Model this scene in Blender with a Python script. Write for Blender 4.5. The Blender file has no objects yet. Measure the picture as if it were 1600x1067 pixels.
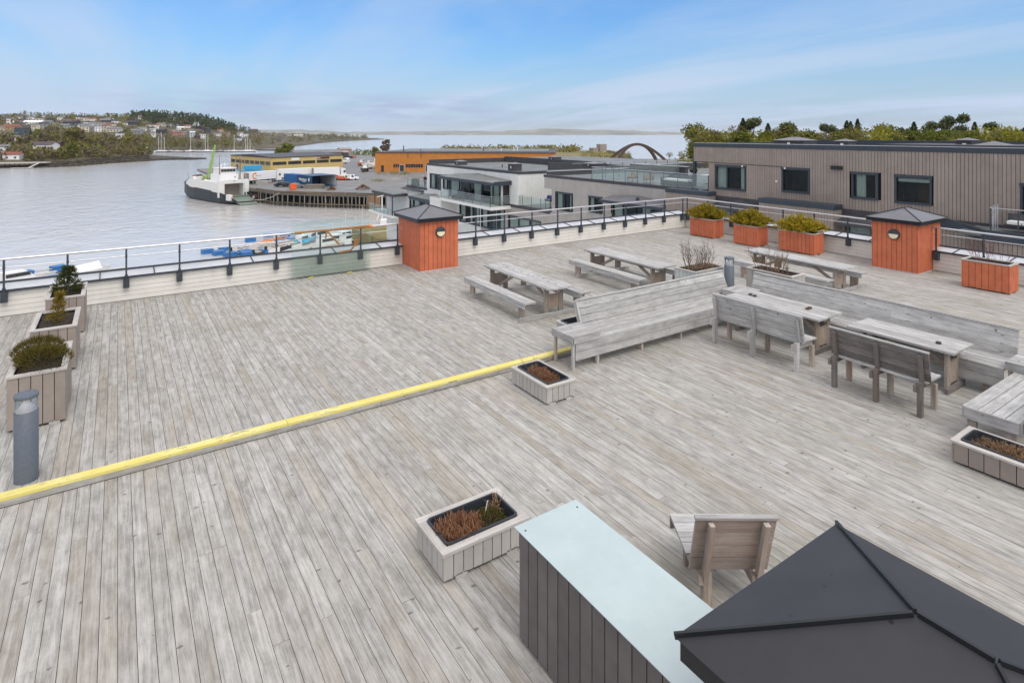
import bpy, math, random
from mathutils import Vector, Matrix
R = math.radians
rng = random.Random(7)
SC = bpy.context.scene

# ------------------------------------------------------------------ camera
CAM_H = 4.0
YAW = 33.75
cam = bpy.data.cameras.new('camera'); camo = bpy.data.objects.new('camera', cam)
SC.collection.objects.link(camo); SC.camera = camo
camo.location = (0, 0, CAM_H); camo.rotation_euler = (R(90), 0, -R(YAW))
cam.sensor_width = 36; cam.lens = 36 * 922 / 1600
cam.shift_y = -(533.5 - 209) / 1600
cam.clip_start = 0.1; cam.clip_end = 60000

# ------------------------------------------------------------------ world
SUN_AZ = 176.0      # degrees from +Y towards +X
SUN_EL = 54.0
w = bpy.data.worlds.new('World'); SC.world = w; w.use_nodes = True
nt = w.node_tree; N = nt.nodes; L = nt.links
for n in list(N): N.remove(n)
def nd(t, **k):
    n = N.new(t)
    for a, b in k.items(): setattr(n, a, b)
    return n
def mth(op, a, b=None, c=None, clamp=False):
    n = N.new('ShaderNodeMath'); n.operation = op; n.use_clamp = clamp
    for i, x in enumerate((a, b, c)):
        if x is None: continue
        if isinstance(x, (int, float)): n.inputs[i].default_value = x
        else: L.new(x, n.inputs[i])
    return n.outputs[0]
def sstep(x, lo, hi):
    n = N.new('ShaderNodeMapRange'); n.interpolation_type = 'SMOOTHSTEP'
    L.new(x, n.inputs[0]); n.inputs[1].default_value = lo; n.inputs[2].default_value = hi
    return n.outputs[0]
def mixc(f, a, b):
    n = N.new('ShaderNodeMix'); n.data_type = 'RGBA'
    for i, x in ((0, f), (6, a), (7, b)):
        if isinstance(x, (int, float)): n.inputs[i].default_value = x
        elif isinstance(x, tuple): n.inputs[i].default_value = (*x, 1)
        else: L.new(x, n.inputs[i])
    return n.outputs[2]
sky = nd('ShaderNodeTexSky', sky_type='NISHITA', sun_disc=False)
sky.sun_elevation = R(SUN_EL); sky.sun_rotation = R(SUN_AZ)
sky.air_density = 1.3; sky.dust_density = 1.2; sky.ozone_density = 1.2
bg = nd('ShaderNodeBackground'); bg.inputs[1].default_value = 0.1
out = nd('ShaderNodeOutputWorld')
tc = nd('ShaderNodeTexCoord'); sep = nd('ShaderNodeSeparateXYZ'); L.new(tc.outputs['Generated'], sep.inputs[0])
dx, dy, dz = sep.outputs
zc = mth('MAXIMUM', dz, 0.0)
den = mth('ADD', zc, 0.10)
cx_ = mth('DIVIDE', dx, den); cy_ = mth('DIVIDE', dy, den)
comb = nd('ShaderNodeCombineXYZ'); L.new(cx_, comb.inputs[0]); L.new(cy_, comb.inputs[1])
mp = nd('ShaderNodeMapping'); L.new(comb.outputs[0], mp.inputs[0])
mp.inputs['Rotation'].default_value = (0, 0, R(52)); mp.inputs['Scale'].default_value = (0.55, 0.16, 1)
n1 = nd('ShaderNodeTexNoise'); L.new(mp.outputs[0], n1.inputs['Vector'])
n1.inputs['Scale'].default_value = 1.5; n1.inputs['Detail'].default_value = 7; n1.inputs['Roughness'].default_value = 0.55
n1.inputs['Distortion'].default_value = 0.5
n2 = nd('ShaderNodeTexNoise'); L.new(comb.outputs[0], n2.inputs['Vector'])
n2.inputs['Scale'].default_value = 0.45; n2.inputs['Detail'].default_value = 5
# high thin cirrus, with brighter cloud added above the frame to light deck and water
cir = sstep(n1.outputs[0], 0.40, 0.66)
veil = sstep(n2.outputs[0], 0.30, 0.75)
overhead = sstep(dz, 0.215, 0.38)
low = mth('SUBTRACT', 1.0, sstep(dz, 0.0, 0.20))
cov = mth('ADD', mth('MULTIPLY', cir, 0.46), mth('MULTIPLY', veil, 0.18))
cov = mth('ADD', cov, mth('MULTIPLY', low, 0.55))
cov = mth('ADD', cov, mth('MULTIPLY', overhead, 0.75), None, True)
skyc = mixc(1.0, sky.outputs[0], sky.outputs[0])
gain = N.new('ShaderNodeMix'); gain.data_type = 'RGBA'; gain.blend_type = 'MULTIPLY'
gain.inputs[0].default_value = 1.0; L.new(sky.outputs[0], gain.inputs[6]); gain.inputs[7].default_value = (0.58, 1.05, 1.66, 1)
behind = sstep(mth('ADD', mth('MULTIPLY', dx, -0.35), mth('MULTIPLY', dy, -0.93)), 0.05, 0.7)  # brighter sky added behind the camera, out of view, to light upright faces
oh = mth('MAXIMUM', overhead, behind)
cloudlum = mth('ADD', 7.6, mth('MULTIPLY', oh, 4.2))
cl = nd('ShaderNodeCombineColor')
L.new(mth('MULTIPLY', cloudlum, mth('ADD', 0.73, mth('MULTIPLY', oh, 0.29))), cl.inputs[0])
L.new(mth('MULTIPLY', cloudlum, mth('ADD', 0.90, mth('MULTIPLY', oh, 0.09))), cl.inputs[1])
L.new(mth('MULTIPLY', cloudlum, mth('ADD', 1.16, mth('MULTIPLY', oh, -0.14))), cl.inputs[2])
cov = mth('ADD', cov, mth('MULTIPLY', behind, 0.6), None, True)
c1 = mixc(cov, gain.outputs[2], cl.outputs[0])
# low grey-violet bank of cloud over the fjord
az = mth('ARCTAN2', dx, dy)
bn = nd('ShaderNodeTexNoise'); bc = nd('ShaderNodeCombineXYZ')
L.new(mth('MULTIPLY', az, 9.0), bc.inputs[0]); L.new(mth('MULTIPLY', dz, 70.0), bc.inputs[1])
L.new(bc.outputs[0], bn.inputs['Vector']); bn.inputs['Scale'].default_value = 1.0; bn.inputs['Detail'].default_value = 6
bandz = mth('MULTIPLY', sstep(dz, 0.006, 0.03), mth('SUBTRACT', 1.0, sstep(dz, 0.048, 0.072)))
banda = mth('MULTIPLY', sstep(az, -0.10, 0.12), mth('SUBTRACT', 1.0, sstep(az, 0.50, 0.68)))
bank = mth('MULTIPLY', mth('MULTIPLY', bandz, banda), sstep(bn.outputs[0], 0.38, 0.62))
c2 = mixc(mth('MULTIPLY', bank, 0.95), c1, (4.3, 5.4, 7.6))
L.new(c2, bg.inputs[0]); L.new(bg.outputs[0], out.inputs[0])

# ------------------------------------------------------------------ sun
sl = bpy.data.lights.new('sun', 'SUN'); so = bpy.data.objects.new('sun', sl); SC.collection.objects.link(so)
sl.energy = 1.7; sl.angle = R(36); sl.color = (1.0, 0.95, 0.88)
sd = Vector((math.sin(R(SUN_AZ)) * math.cos(R(SUN_EL)), math.cos(R(SUN_AZ)) * math.cos(R(SUN_EL)), math.sin(R(SUN_EL))))
so.rotation_euler = sd.to_track_quat('Z', 'Y').to_euler()
SC.view_settings.view_transform = 'Standard'; SC.view_settings.look = 'None'
SC.view_settings.exposure = 0.0; SC.view_settings.gamma = 1.0
SC.cycles.max_bounces = 8; SC.cycles.transparent_max_bounces = 16
SC.cycles.volume_bounces = 0
SC.cycles.sample_clamp_indirect = 6

# ------------------------------------------------------------------ helpers
C_ = SC.collection.objects
S_Y, C_Y = math.sin(R(YAW)), math.cos(R(YAW))
def at(px, py, z):
    """a point of the place at height z, surveyed from the photograph (1600 px wide)"""
    d = 922 * (CAM_H - z) / (py - 209); r = (px - 800) / 922 * d
    return Vector((S_Y * d + C_Y * r, C_Y * d - S_Y * r, z))
def atd(px, d, z=0.0):
    r = (px - 800) / 922 * d
    return Vector((S_Y * d + C_Y * r, C_Y * d - S_Y * r, z))
def interp(tab, x):
    if x <= tab[0][0]: return tab[0][1]
    for (a, b), (c, d) in zip(tab, tab[1:]):
        if x <= c: return b + (d - b) * (x - a) / (c - a)
    return tab[-1][1]

class MB:
    def __init__(s): s.v = []; s.f = []; s.m = []; s.uv = []; s.r = []; s.sm = []
    def add(s, vs, fs, mat=0, uvs=None, rnd=None, smooth=False):
        b = len(s.v); s.v += [tuple(p) for p in vs]
        rn = rng.random() if rnd is None else rnd
        s.r += [rn] * len(vs)
        for i, f in enumerate(fs):
            s.f.append([b + k for k in f]); s.m.append(mat); s.sm.append(smooth)
            s.uv += uvs[i] if uvs else [(0.0, 0.0)] * len(f)
    def hexa(s, c, mat=0, rnd=None):
        """c: 8 corners, bottom 0-3, top 4-7 (counter-clockwise)"""
        fs = [(3, 2, 1, 0), (4, 5, 6, 7), (0, 1, 5, 4), (1, 2, 6, 5), (2, 3, 7, 6), (3, 0, 4, 7)]
        c = [Vector(p) for p in c]
        ax = [c[1] - c[0], c[3] - c[0], c[4] - c[0]]
        order = sorted(range(3), key=lambda i: -ax[i].length)
        la = ax[order[0]].normalized() if ax[order[0]].length > 1e-9 else Vector((1, 0, 0))
        o = (rng.random() * 40, rng.random() * 40)
        uvs = []
        for f in fs:
            n = (c[f[1]] - c[f[0]]).cross(c[f[2]] - c[f[1]])
            n = n.normalized() if n.length > 1e-12 else Vector((0, 0, 1))
            if abs(n.dot(la)) > 0.7:
                e1 = ax[order[1]].normalized() if ax[order[1]].length > 1e-9 else Vector((0, 1, 0))
                e2 = n.cross(e1)
                uvs.append([(c[k].dot(e1) * 0.06 + o[0], c[k].dot(e2) + o[1]) for k in f])
            else:
                e2 = n.cross(la)
                uvs.append([((c[k] - c[0]).dot(la) + o[0], (c[k] - c[0]).dot(e2) + o[1] + abs(n.z) * 3) for k in f])
        s.add(c, fs, mat, uvs, rnd)
    def box(s, x0, x1, y0, y1, z0, z1, mat=0, rnd=None, M=None):
        c = [(x0, y0, z0), (x1, y0, z0), (x1, y1, z0), (x0, y1, z0), (x0, y0, z1), (x1, y0, z1), (x1, y1, z1), (x0, y1, z1)]
        if M is not None: c = [M @ Vector(p) for p in c]
        s.hexa(c, mat, rnd)
    def beam(s, p0, p1, wd, h, mat=0, up=(0, 0, 1), rnd=None):
        p0, p1 = Vector(p0), Vector(p1); d = (p1 - p0).normalized(); u = Vector(up)
        if abs(d.dot(u)) > 0.98: u = Vector((1, 0, 0))
        sd_ = d.cross(u).normalized(); u = sd_.cross(d).normalized()
        a, b = sd_ * wd / 2, u * h / 2
        s.hexa([p0 + a - b, p1 + a - b, p1 - a - b, p0 - a - b, p0 + a + b, p1 + a + b, p1 - a + b, p0 - a + b], mat, rnd)
    def tube(s, p0, p1, r0, r1=None, n=8, mat=0, caps=True, rnd=None, smooth=True):
        r1 = r0 if r1 is None else r1
        p0, p1 = Vector(p0), Vector(p1); d = (p1 - p0).normalized()
        u = Vector((0, 0, 1)) if abs(d.z) < 0.95 else Vector((1, 0, 0))
        a = d.cross(u).normalized(); b = d.cross(a)
        vs = []
        for p, r in ((p0, r0), (p1, r1)):
            for i in range(n):
                t = 2 * math.pi * i / n; vs.append(p + (a * math.cos(t) + b * math.sin(t)) * r)
        fs = [(i, (i + 1) % n, n + (i + 1) % n, n + i) for i in range(n)]
        s.add(vs, [f[::-1] for f in fs], mat, None, rnd, smooth)
        if caps: s.add(vs, [tuple(range(n)), tuple(range(2 * n - 1, n - 1, -1))], mat, None, rnd)
    def lathe(s, c, prof, n=24, mat=0, rnd=None):
        c = Vector(c); vs = []
        for (r, z) in prof:
            for i in range(n):
                t = 2 * math.pi * i / n; vs.append(c + Vector((r * math.cos(t), r * math.sin(t), z)))
        fs = []
        for k in range(len(prof) - 1):
            for i in range(n):
                j = (i + 1) % n; fs.append((k * n + i, k * n + j, (k + 1) * n + j, (k + 1) * n + i))
        s.add(vs, fs, mat, None, rnd, True)
    def prism(s, pts, z0, z1, mat=0, rnd=None):
        n = len(pts); vs = [(p[0], p[1], z0) for p in pts] + [(p[0], p[1], z1) for p in pts]
        fs = [tuple(range(n - 1, -1, -1)), tuple(range(n, 2 * n))] + [(i, (i + 1) % n, n + (i + 1) % n, n + i) for i in range(n)]
        s.add(vs, fs, mat, None, rnd)
    def quad(s, a, b, c, d, mat=0, rnd=None): s.add([a, b, c, d], [(0, 1, 2, 3)], mat, [[(0, 0), (1, 0), (1, 1), (0, 1)]], rnd)
    def tri(s, a, b, c, mat=0, rnd=None): s.add([a, b, c], [(0, 1, 2)], mat, None, rnd)
    def build(s, name, mats, parent=None, M=None):
        me = bpy.data.meshes.new(name)
        vs = s.v if M is None else [tuple(M @ Vector(p)) for p in s.v]
        me.from_pydata(vs, [], s.f)
        mats = mats if isinstance(mats, (list, tuple)) else [mats]
        for m in mats: me.materials.append(m)
        me.polygons.foreach_set('material_index', s.m)
        me.polygons.foreach_set('use_smooth', s.sm)
        ul = me.uv_layers.new(name='UVMap'); ul.data.foreach_set('uv', [q for p in s.uv for q in p])
        at_ = me.attributes.new('rnd', 'FLOAT', 'POINT'); at_.data.foreach_set('value', s.r)
        me.update()
        o = bpy.data.objects.new(name, me); C_.link(o)
        if parent is not None: o.parent = parent
        return o
def tag(o, label=None, cat=None, group=None, kind=None):
    if label: o['label'] = label
    if cat: o['category'] = cat
    if group: o['group'] = group
    if kind: o['kind'] = kind
    return o
def empty(name, loc=(0, 0, 0), rz=0.0, label=None, cat=None, group=None):
    o = bpy.data.objects.new(name, None); C_.link(o); o.location = loc; o.rotation_euler = (0, 0, rz)
    o.empty_display_size = 0.2
    return tag(o, label, cat, group)
def dup(o, parent=None):
    c = o.copy(); C_.link(c)
    if parent is not None: c.parent = parent
    for ch in [x for x in bpy.data.objects if x.parent == o]: dup(ch, c)
    return c
ORD = ['first', 'second', 'third', 'fourth', 'fifth', 'sixth', 'seventh', 'eighth', 'ninth', 'tenth', 'eleventh', 'twelfth', 'thirteenth', 'fourteenth',
       'fifteenth', 'sixteenth', 'seventeenth', 'eighteenth', 'nineteenth', 'twentieth']
TENS = {20: 'twenty', 30: 'thirty', 40: 'forty', 50: 'fifty', 60: 'sixty', 70: 'seventy', 80: 'eighty'}
TENTH = {30: 'thirtieth', 40: 'fortieth', 50: 'fiftieth', 60: 'sixtieth', 70: 'seventieth', 80: 'eightieth'}
def ordn(i):
    n = i + 1
    if n <= 20: return ORD[n - 1]
    return TENTH[n] if n % 10 == 0 else TENS[n // 10 * 10] + '-' + ORD[n % 10 - 1]

# ------------------------------------------------------------------ materials
MATS = {}
class NT:
    def __init__(s, name):
        s.m = bpy.data.materials.new(name); s.m.use_nodes = True; s.t = s.m.node_tree
        s.b = s.t.nodes['Principled BSDF']; MATS[name] = s.m
    def n(s, t, **k):
        q = s.t.nodes.new(t)
        for a, b in k.items(): setattr(q, a, b)
        return q
    def l(s, a, b): s.t.links.new(a, b)
    def math(s, op, a, b=None, c=None, clamp=False):
        q = s.n('ShaderNodeMath', operation=op, use_clamp=clamp)
        for i, x in enumerate((a, b, c)):
            if x is None: continue
            if isinstance(x, (int, float)): q.inputs[i].default_value = x
            else: s.l(x, q.inputs[i])
        return q.outputs[0]
    def mix(s, f, a, b, mode='MIX'):
        q = s.n('ShaderNodeMix', data_type='RGBA', blend_type=mode)
        for i, x in ((0, f), (6, a), (7, b)):
            if isinstance(x, (int, float)): q.inputs[i].default_value = x
            elif isinstance(x, (tuple, list)): q.inputs[i].default_value = (*x[:3], 1)
            else: s.l(x, q.inputs[i])
        return q.outputs[2]
    def ramp(s, x, lo, hi, a=0.0, b=1.0):
        q = s.n('ShaderNodeMapRange'); q.interpolation_type = 'SMOOTHSTEP'; s.l(x, q.inputs[0])
        for i, v in enumerate((lo, hi, a, b)): q.inputs[i + 1].default_value = v
        return q.outputs[0]
    def noise(s, vec, scale, detail=4, rough=0.5, dist=0.0):
        q = s.n('ShaderNodeTexNoise'); q.inputs['Scale'].default_value = scale; q.inputs['Detail'].default_value = detail
        q.inputs['Roughness'].default_value = rough; q.inputs['Distortion'].default_value = dist
        if vec is not None: s.l(vec, q.inputs['Vector'])
        return q.outputs[0]
    def mapped(s, vec, scale=(1, 1, 1), loc=(0, 0, 0)):
        q = s.n('ShaderNodeMapping'); s.l(vec, q.inputs[0]); q.inputs['Scale'].default_value = scale; q.inputs['Location'].default_value = loc
        return q.outputs[0]
    def bump(s, h, strength=0.3, dist=0.01, nrm=None):
        q = s.n('ShaderNodeBump'); q.inputs['Strength'].default_value = strength; q.inputs['Distance'].default_value = dist
        s.l(h, q.inputs['Height'])
        if nrm is not None: s.l(nrm, q.inputs['Normal'])
        return q.outputs[0]
    def set(s, **k):
        for a, b in k.items():
            i = s.b.inputs[a.replace('_', ' ')]
            if isinstance(b, (int, float)): i.default_value = b
            elif isinstance(b, (tuple, list)): i.default_value = (*b, 1)
            else: s.l(b, i)
        return s.m
    @property
    def pos(s): return s.n('ShaderNodeNewGeometry').outputs['Position']
    @property
    def uv(s): return s.n('ShaderNodeUVMap').outputs[0]
    @property
    def rnd(s): return s.n('ShaderNodeAttribute', attribute_name='rnd').outputs['Fac']

def wood(name, light, dark, warm=None, tone=0.35, stain=0.4, knots=1.0, green=0.0, rough=0.85):
    s = NT(name); uv = s.uv; rd = s.rnd
    cmb = s.n('ShaderNodeCombineXYZ'); sp = s.n('ShaderNodeSeparateXYZ'); s.l(uv, sp.inputs[0])
    s.l(sp.outputs[0], cmb.inputs[0]); s.l(sp.outputs[1], cmb.inputs[1]); s.l(s.math('MULTIPLY', rd, 37.0), cmb.inputs[2])
    v = cmb.outputs[0]
    wob = s.noise(s.mapped(v, (2.2, 6, 1)), 1.0, 2)
    gv = s.n('ShaderNodeCombineXYZ'); s.l(sp.outputs[0], gv.inputs[0])
    s.l(s.math('ADD', sp.outputs[1], s.math('MULTIPLY', wob, 0.05)), gv.inputs[1]); s.l(s.math('MULTIPLY', rd, 37.0), gv.inputs[2])
    g1 = s.noise(s.mapped(gv.outputs[0], (1.1, 38, 1)), 1.0, 5, 0.6)
    g2 = s.noise(s.mapped(gv.outputs[0], (5, 190, 1)), 1.0, 3, 0.6)
    blot = s.noise(s.mapped(v, (3.5, 9, 1)), 1.0, 6, 0.68)
    grain = s.math('ADD', s.math('MULTIPLY', g1, 0.42), s.math('ADD', s.math('MULTIPLY', g2, 0.25), s.math('MULTIPLY', blot, 0.48)))
    col = s.mix(s.ramp(grain, 0.38, 0.76), dark, light)
    if warm is not None:
        wv = s.noise(s.mapped(v, (0.35, 1.2, 1)), 1.0, 3)
        wf = s.math('MULTIPLY', s.ramp(s.math('ADD', wv, s.math('MULTIPLY', s.math('FRACT', s.math('MULTIPLY', rd, 7.3)), 0.20)), 0.54, 0.86), stain)
        col = s.mix(wf, col, warm)
    if green:
        gn = s.noise(s.pos, 0.42, 5, 0.6)
        col = s.mix(s.math('MULTIPLY', s.ramp(gn, 0.52, 0.72), green), col, (0.20, 0.195, 0.13))
    # tone of each board
    tn = s.math('ADD', 1.0 - tone / 2, s.math('MULTIPLY', rd, tone))
    hv = s.n('ShaderNodeHueSaturation'); s.l(col, hv.inputs['Color']); s.l(tn, hv.inputs['Value']); col = hv.outputs[0]
    if knots:
        vo = s.n('ShaderNodeTexVoronoi'); vo.inputs['Scale'].default_value = 1.0; vo.inputs['Randomness'].default_value = 1.0
        s.l(s.mapped(v, (7.5, 5.2, 1)), vo.inputs['Vector'])
        wobk = s.noise(s.mapped(v, (60, 40, 1)), 1.0, 2)
        dk = s.math('ADD', vo.outputs['Distance'], s.math('MULTIPLY', s.math('SUBTRACT', wobk, 0.5), 0.24))
        sel = s.n('ShaderNodeSeparateColor'); s.l(vo.outputs['Color'], sel.inputs[0])
        size = s.math('MULTIPLY', s.ramp(sel.outputs[0], 0.35, 1.0), 0.125)
        kf = s.math('SUBTRACT', 1.0, s.ramp(s.math('SUBTRACT', dk, size), -0.02, 0.035))
        kf = s.math('MULTIPLY', kf, s.ramp(sel.outputs[0], 0.45, 0.5))
        col = s.mix(s.math('MULTIPLY', kf, 0.62 * knots), col, tuple(x * 0.32 for x in dark))
    hgt = s.math('ADD', s.math('MULTIPLY', g2, 0.6), s.math('MULTIPLY', g1, 0.6))
    s.set(Base_Color=col, Roughness=rough, Normal=s.bump(hgt, 0.35, 0.004)); s.b.inputs['Specular IOR Level'].default_value = 0.25
    return s.m
def paint(name, col, rough=0.5, var=0.12, scale=3.0, metal=0.0, spec=0.4, dirt=0.0, bump=0.0, rndv=0.0):
    s = NT(name)
    nz = s.noise(s.pos, scale, 5, 0.6)
    a = tuple(x * (1 - var) for x in col); b = tuple(min(1, x * (1 + var)) for x in col)
    c = s.mix(s.ramp(nz, 0.3, 0.7), a, b)
    if rndv:
        hv = s.n('ShaderNodeHueSaturation'); s.l(c, hv.inputs['Color'])
        s.l(s.math('ADD', 1 - rndv / 2, s.math('MULTIPLY', s.rnd, rndv)), hv.inputs['Value']); c = hv.outputs[0]
    if dirt:
        d = s.noise(s.mapped(s.pos, (5, 5, 0.8)), 1.0, 6, 0.65)
        c = s.mix(s.math('MULTIPLY', s.ramp(d, 0.52, 0.75), dirt), c, tuple(x * 0.45 + 0.02 for x in col))
    s.set(Base_Color=c, Roughness=rough, Metallic=metal); s.b.inputs['Specular IOR Level'].default_value = spec
    if bump: s.l(s.bump(s.noise(s.pos, 60.0, 3), bump, 0.003), s.b.inputs['Normal'])
    return s.m
def foliage(name, a, b, c=None, trans=0.25):
    s = NT(name); rd = s.rnd
    col = s.mix(rd, a, b)
    if c is not None: col = s.mix(s.ramp(rd, 0.8, 1.0), col, c)
    oi = s.n('ShaderNodeObjectInfo'); hv = s.n('ShaderNodeHueSaturation'); s.l(col, hv.inputs['Color'])
    s.l(s.math('ADD', 0.8, s.math('MULTIPLY', oi.outputs['Random'], 0.4)), hv.inputs['Value'])
    s.set(Base_Color=hv.outputs[0], Roughness=0.75); s.b.inputs['Specular IOR Level'].default_value = 0.15
    tr = s.n('ShaderNodeBsdfTranslucent'); s.l(hv.outputs[0], tr.inputs[0])
    mx = s.n('ShaderNodeMixShader'); mx.inputs[0].default_value = trans
    s.l(s.b.outputs[0], mx.inputs[1]); s.l(tr.outputs[0], mx.inputs[2])
    s.l(mx.outputs[0], s.t.nodes['Material Output'].inputs[0])
    return s.m
def glassm(name, tint, gloss=0.12, alpha=0.8):
    s = NT(name)
    tr = s.n('ShaderNodeBsdfTransparent'); tr.inputs[0].default_value = (*tint, 1)
    gl = s.n('ShaderNodeBsdfGlossy'); gl.inputs[0].default_value = (0.9, 0.95, 0.95, 1); gl.inputs['Roughness'].default_value = 0.03
    df = s.n('ShaderNodeBsdfDiffuse'); df.inputs[0].default_value = tuple(x * 0.9 for x in tint) + (1,)
    m1 = s.n('ShaderNodeMixShader'); m1.inputs[0].default_value = 1 - alpha
    s.l(tr.outputs[0], m1.inputs[1]); s.l(df.outputs[0], m1.inputs[2])
    fr = s.n('ShaderNodeFresnel'); fr.inputs[0].default_value = 1.45
    m2 = s.n('ShaderNodeMixShader'); s.l(s.math('MAXIMUM', fr.outputs[0], gloss), m2.inputs[0])
    s.l(m1.outputs[0], m2.inputs[1]); s.l(gl.outputs[0], m2.inputs[2])
    s.l(m2.outputs[0], s.t.nodes['Material Output'].inputs[0])
    return s.m

M_DECK = wood('weathered_deck_wood', (0.485, 0.477, 0.452), (0.210, 0.202, 0.186), (0.28, 0.235, 0.16), 0.12, 0.36, 1.0, 0.3)
M_BENCH = wood('weathered_bench_wood', (0.52, 0.52, 0.51), (0.255, 0.254, 0.252), (0.33, 0.28, 0.23), 0.30, 0.2, 1.2)
M_DARKWOOD = wood('darker_bench_wood', (0.23, 0.21, 0.198), (0.10, 0.092, 0.087), (0.18, 0.135, 0.10), 0.30, 0.5, 1.0)
M_LEG = wood('stained_leg_wood', (0.45, 0.40, 0.35), (0.245, 0.20, 0.165), (0.26, 0.15, 0.085), 0.4, 0.45, 0.6)
M_CHAIR = wood('brown_chair_wood', (0.55, 0.49, 0.44), (0.32, 0.275, 0.245), (0.33, 0.23, 0.16), 0.3, 0.4, 0.9)
M_RIM = wood('planter_rim_wood', (0.55, 0.53, 0.50), (0.36, 0.34, 0.32), None, 0.2, 0, 0.4)
def yellow_mat():
    s = NT('worn_yellow_paint'); uv = s.uv
    n1 = s.noise(s.mapped(uv, (7, 26, 1)), 1.0, 7, 0.7); n2 = s.noise(s.mapped(uv, (1.5, 4, 1)), 1.0, 4)
    f = s.ramp(s.math('ADD', n1, s.math('MULTIPLY', n2, 0.6)), 0.88, 1.0)
    c = s.mix(s.ramp(n2, 0.3, 0.7), (0.66, 0.56, 0.12), (0.72, 0.66, 0.27))
    s.set(Base_Color=s.mix(f, c, (0.25, 0.21, 0.12)), Roughness=0.7); return s.m
M_YEL = yellow_mat()
M_TAUPE = paint('taupe_painted_board', (0.285, 0.245, 0.215), 0.65, 0.08, 4, dirt=0.2, rndv=0.12)
M_GREY = paint('grey_painted_board', (0.42, 0.405, 0.375), 0.65, 0.08, 4, dirt=0.2, rndv=0.12)
M_PALE = paint('pale_green_grey_board', (0.52, 0.55, 0.53), 0.65, 0.08, 4, dirt=0.2, rndv=0.1)
M_GROOVE = paint('dark_board_gap', (0.035, 0.035, 0.035), 0.9, 0.1)
M_ORANGE = paint('orange_painted_board', (0.52, 0.145, 0.068), 0.6, 0.10, 5, dirt=0.12, rndv=0.14, bump=0.2)
M_ORGAP = paint('dark_orange_gap', (0.07, 0.016, 0.008), 0.9, 0.1)
M_SHEET = paint('dark_grey_sheet_metal', (0.030, 0.030, 0.034), 0.5, 0.14, 2.0, 0.0, 0.4, 0.15, 0.15)
def specks(m, thr=.10):
    t_ = m.node_tree; b_ = t_.nodes['Principled BSDF']; src = b_.inputs['Base Color'].links[0].from_socket
    g_ = t_.nodes.new('ShaderNodeNewGeometry'); v_ = t_.nodes.new('ShaderNodeTexVoronoi'); v_.inputs['Scale'].default_value = 9.0; t_.links.new(g_.outputs['Position'], v_.inputs['Vector'])
    c_ = t_.nodes.new('ShaderNodeSeparateColor'); t_.links.new(v_.outputs['Color'], c_.inputs[0])
    a_ = t_.nodes.new('ShaderNodeMath'); a_.operation = 'LESS_THAN'; t_.links.new(v_.outputs['Distance'], a_.inputs[0]); a_.inputs[1].default_value = thr
    d_ = t_.nodes.new('ShaderNodeMath'); d_.operation = 'GREATER_THAN'; t_.links.new(c_.outputs[0], d_.inputs[0]); d_.inputs[1].default_value = .72
    e_ = t_.nodes.new('ShaderNodeMath'); e_.operation = 'MULTIPLY'; t_.links.new(a_.outputs[0], e_.inputs[0]); t_.links.new(d_.outputs[0], e_.inputs[1])
    x_ = t_.nodes.new('ShaderNodeMix'); x_.data_type = 'RGBA'; t_.links.new(e_.outputs[0], x_.inputs[0]); t_.links.new(src, x_.inputs[6]); x_.inputs[7].default_value = (.012, .011, .010, 1)
    t_.links.new(x_.outputs[2], b_.inputs['Base Color'])
specks(M_SHEET)
M_SHEETL = paint('grey_roof_sheet', (0.13, 0.13, 0.145), 0.42, 0.10, 2.0, 0.0, 0.5, 0.1)
M_BLACK = paint('black_metal', (0.012, 0.014, 0.017), 0.4, 0.1)
M_STEEL = paint('galvanised_steel', (0.62, 0.62, 0.63), 0.32, 0.06, 8, 0.75, 0.5)
M_POST = paint('anthracite_paint', (0.045, 0.055, 0.07), 0.5, 0.12, 12)
M_BOLL = paint('grey_bollard_paint', (0.105, 0.125, 0.155), 0.55, 0.1, 40, bump=0.25)
M_CAP = paint('zinc_capping', (0.56, 0.58, 0.61), 0.45, 0.08, 1.5, 0.3, 0.5, 0.2)
M_SIDING = paint('off_white_siding', (0.70, 0.685, 0.635), 0.6, 0.05, 2, dirt=0.18, rndv=0.05)
M_SIDGAP = paint('siding_gap', (0.12, 0.12, 0.115), 0.9, 0.1)
M_SOIL = paint('potting_soil', (0.030, 0.024, 0.018), 0.95, 0.5, 30, bump=1.0)
M_DRY = foliage('dry_brown_plant', (0.17, 0.075, 0.04), (0.32, 0.17, 0.10), (0.36, 0.23, 0.14), 0.1)
M_STRAW = foliage('dry_straw', (0.20, 0.13, 0.08), (0.33, 0.22, 0.13), None, 0.1)
M_TWIG = paint('bare_twig_bark', (0.15, 0.115, 0.095), 0.85, 0.3, 20)
M_LINER = paint('dark_plastic_liner', (0.022, 0.027, 0.034), 0.45, 0.1)
M_JUN = foliage('golden_juniper', (0.17, 0.14, 0.012), (0.50, 0.385, 0.034), (0.62, 0.48, 0.06), 0.25)
M_HEATH = foliage('heather_green', (0.065, 0.058, 0.012), (0.155, 0.125, 0.025), (0.19, 0.13, 0.03), 0.15)
M_YEW = foliage('yew_green', (0.028, 0.042, 0.010), (0.085, 0.10, 0.025), (0.16, 0.14, 0.03), 0.15)
M_YGR = foliage('yellow_green_conifer', (0.14, 0.105, 0.012), (0.30, 0.22, 0.03), None, 0.15)
M_LENS = paint('opal_lamp_glass', (0.78, 0.72, 0.50), 0.25, 0.03)
M_PGLASS = glassm('clear_lamp_glass', (0.94, 0.95, 0.96), 0.04, 0.97)
M_GPANEL = glassm('green_glass_panel', (0.945, 0.99, 0.968), 0.025, 0.985)
M_RAILGL = glassm('balcony_glass', (0.72, 0.82, 0.79), 0.10, 0.88)
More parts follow.
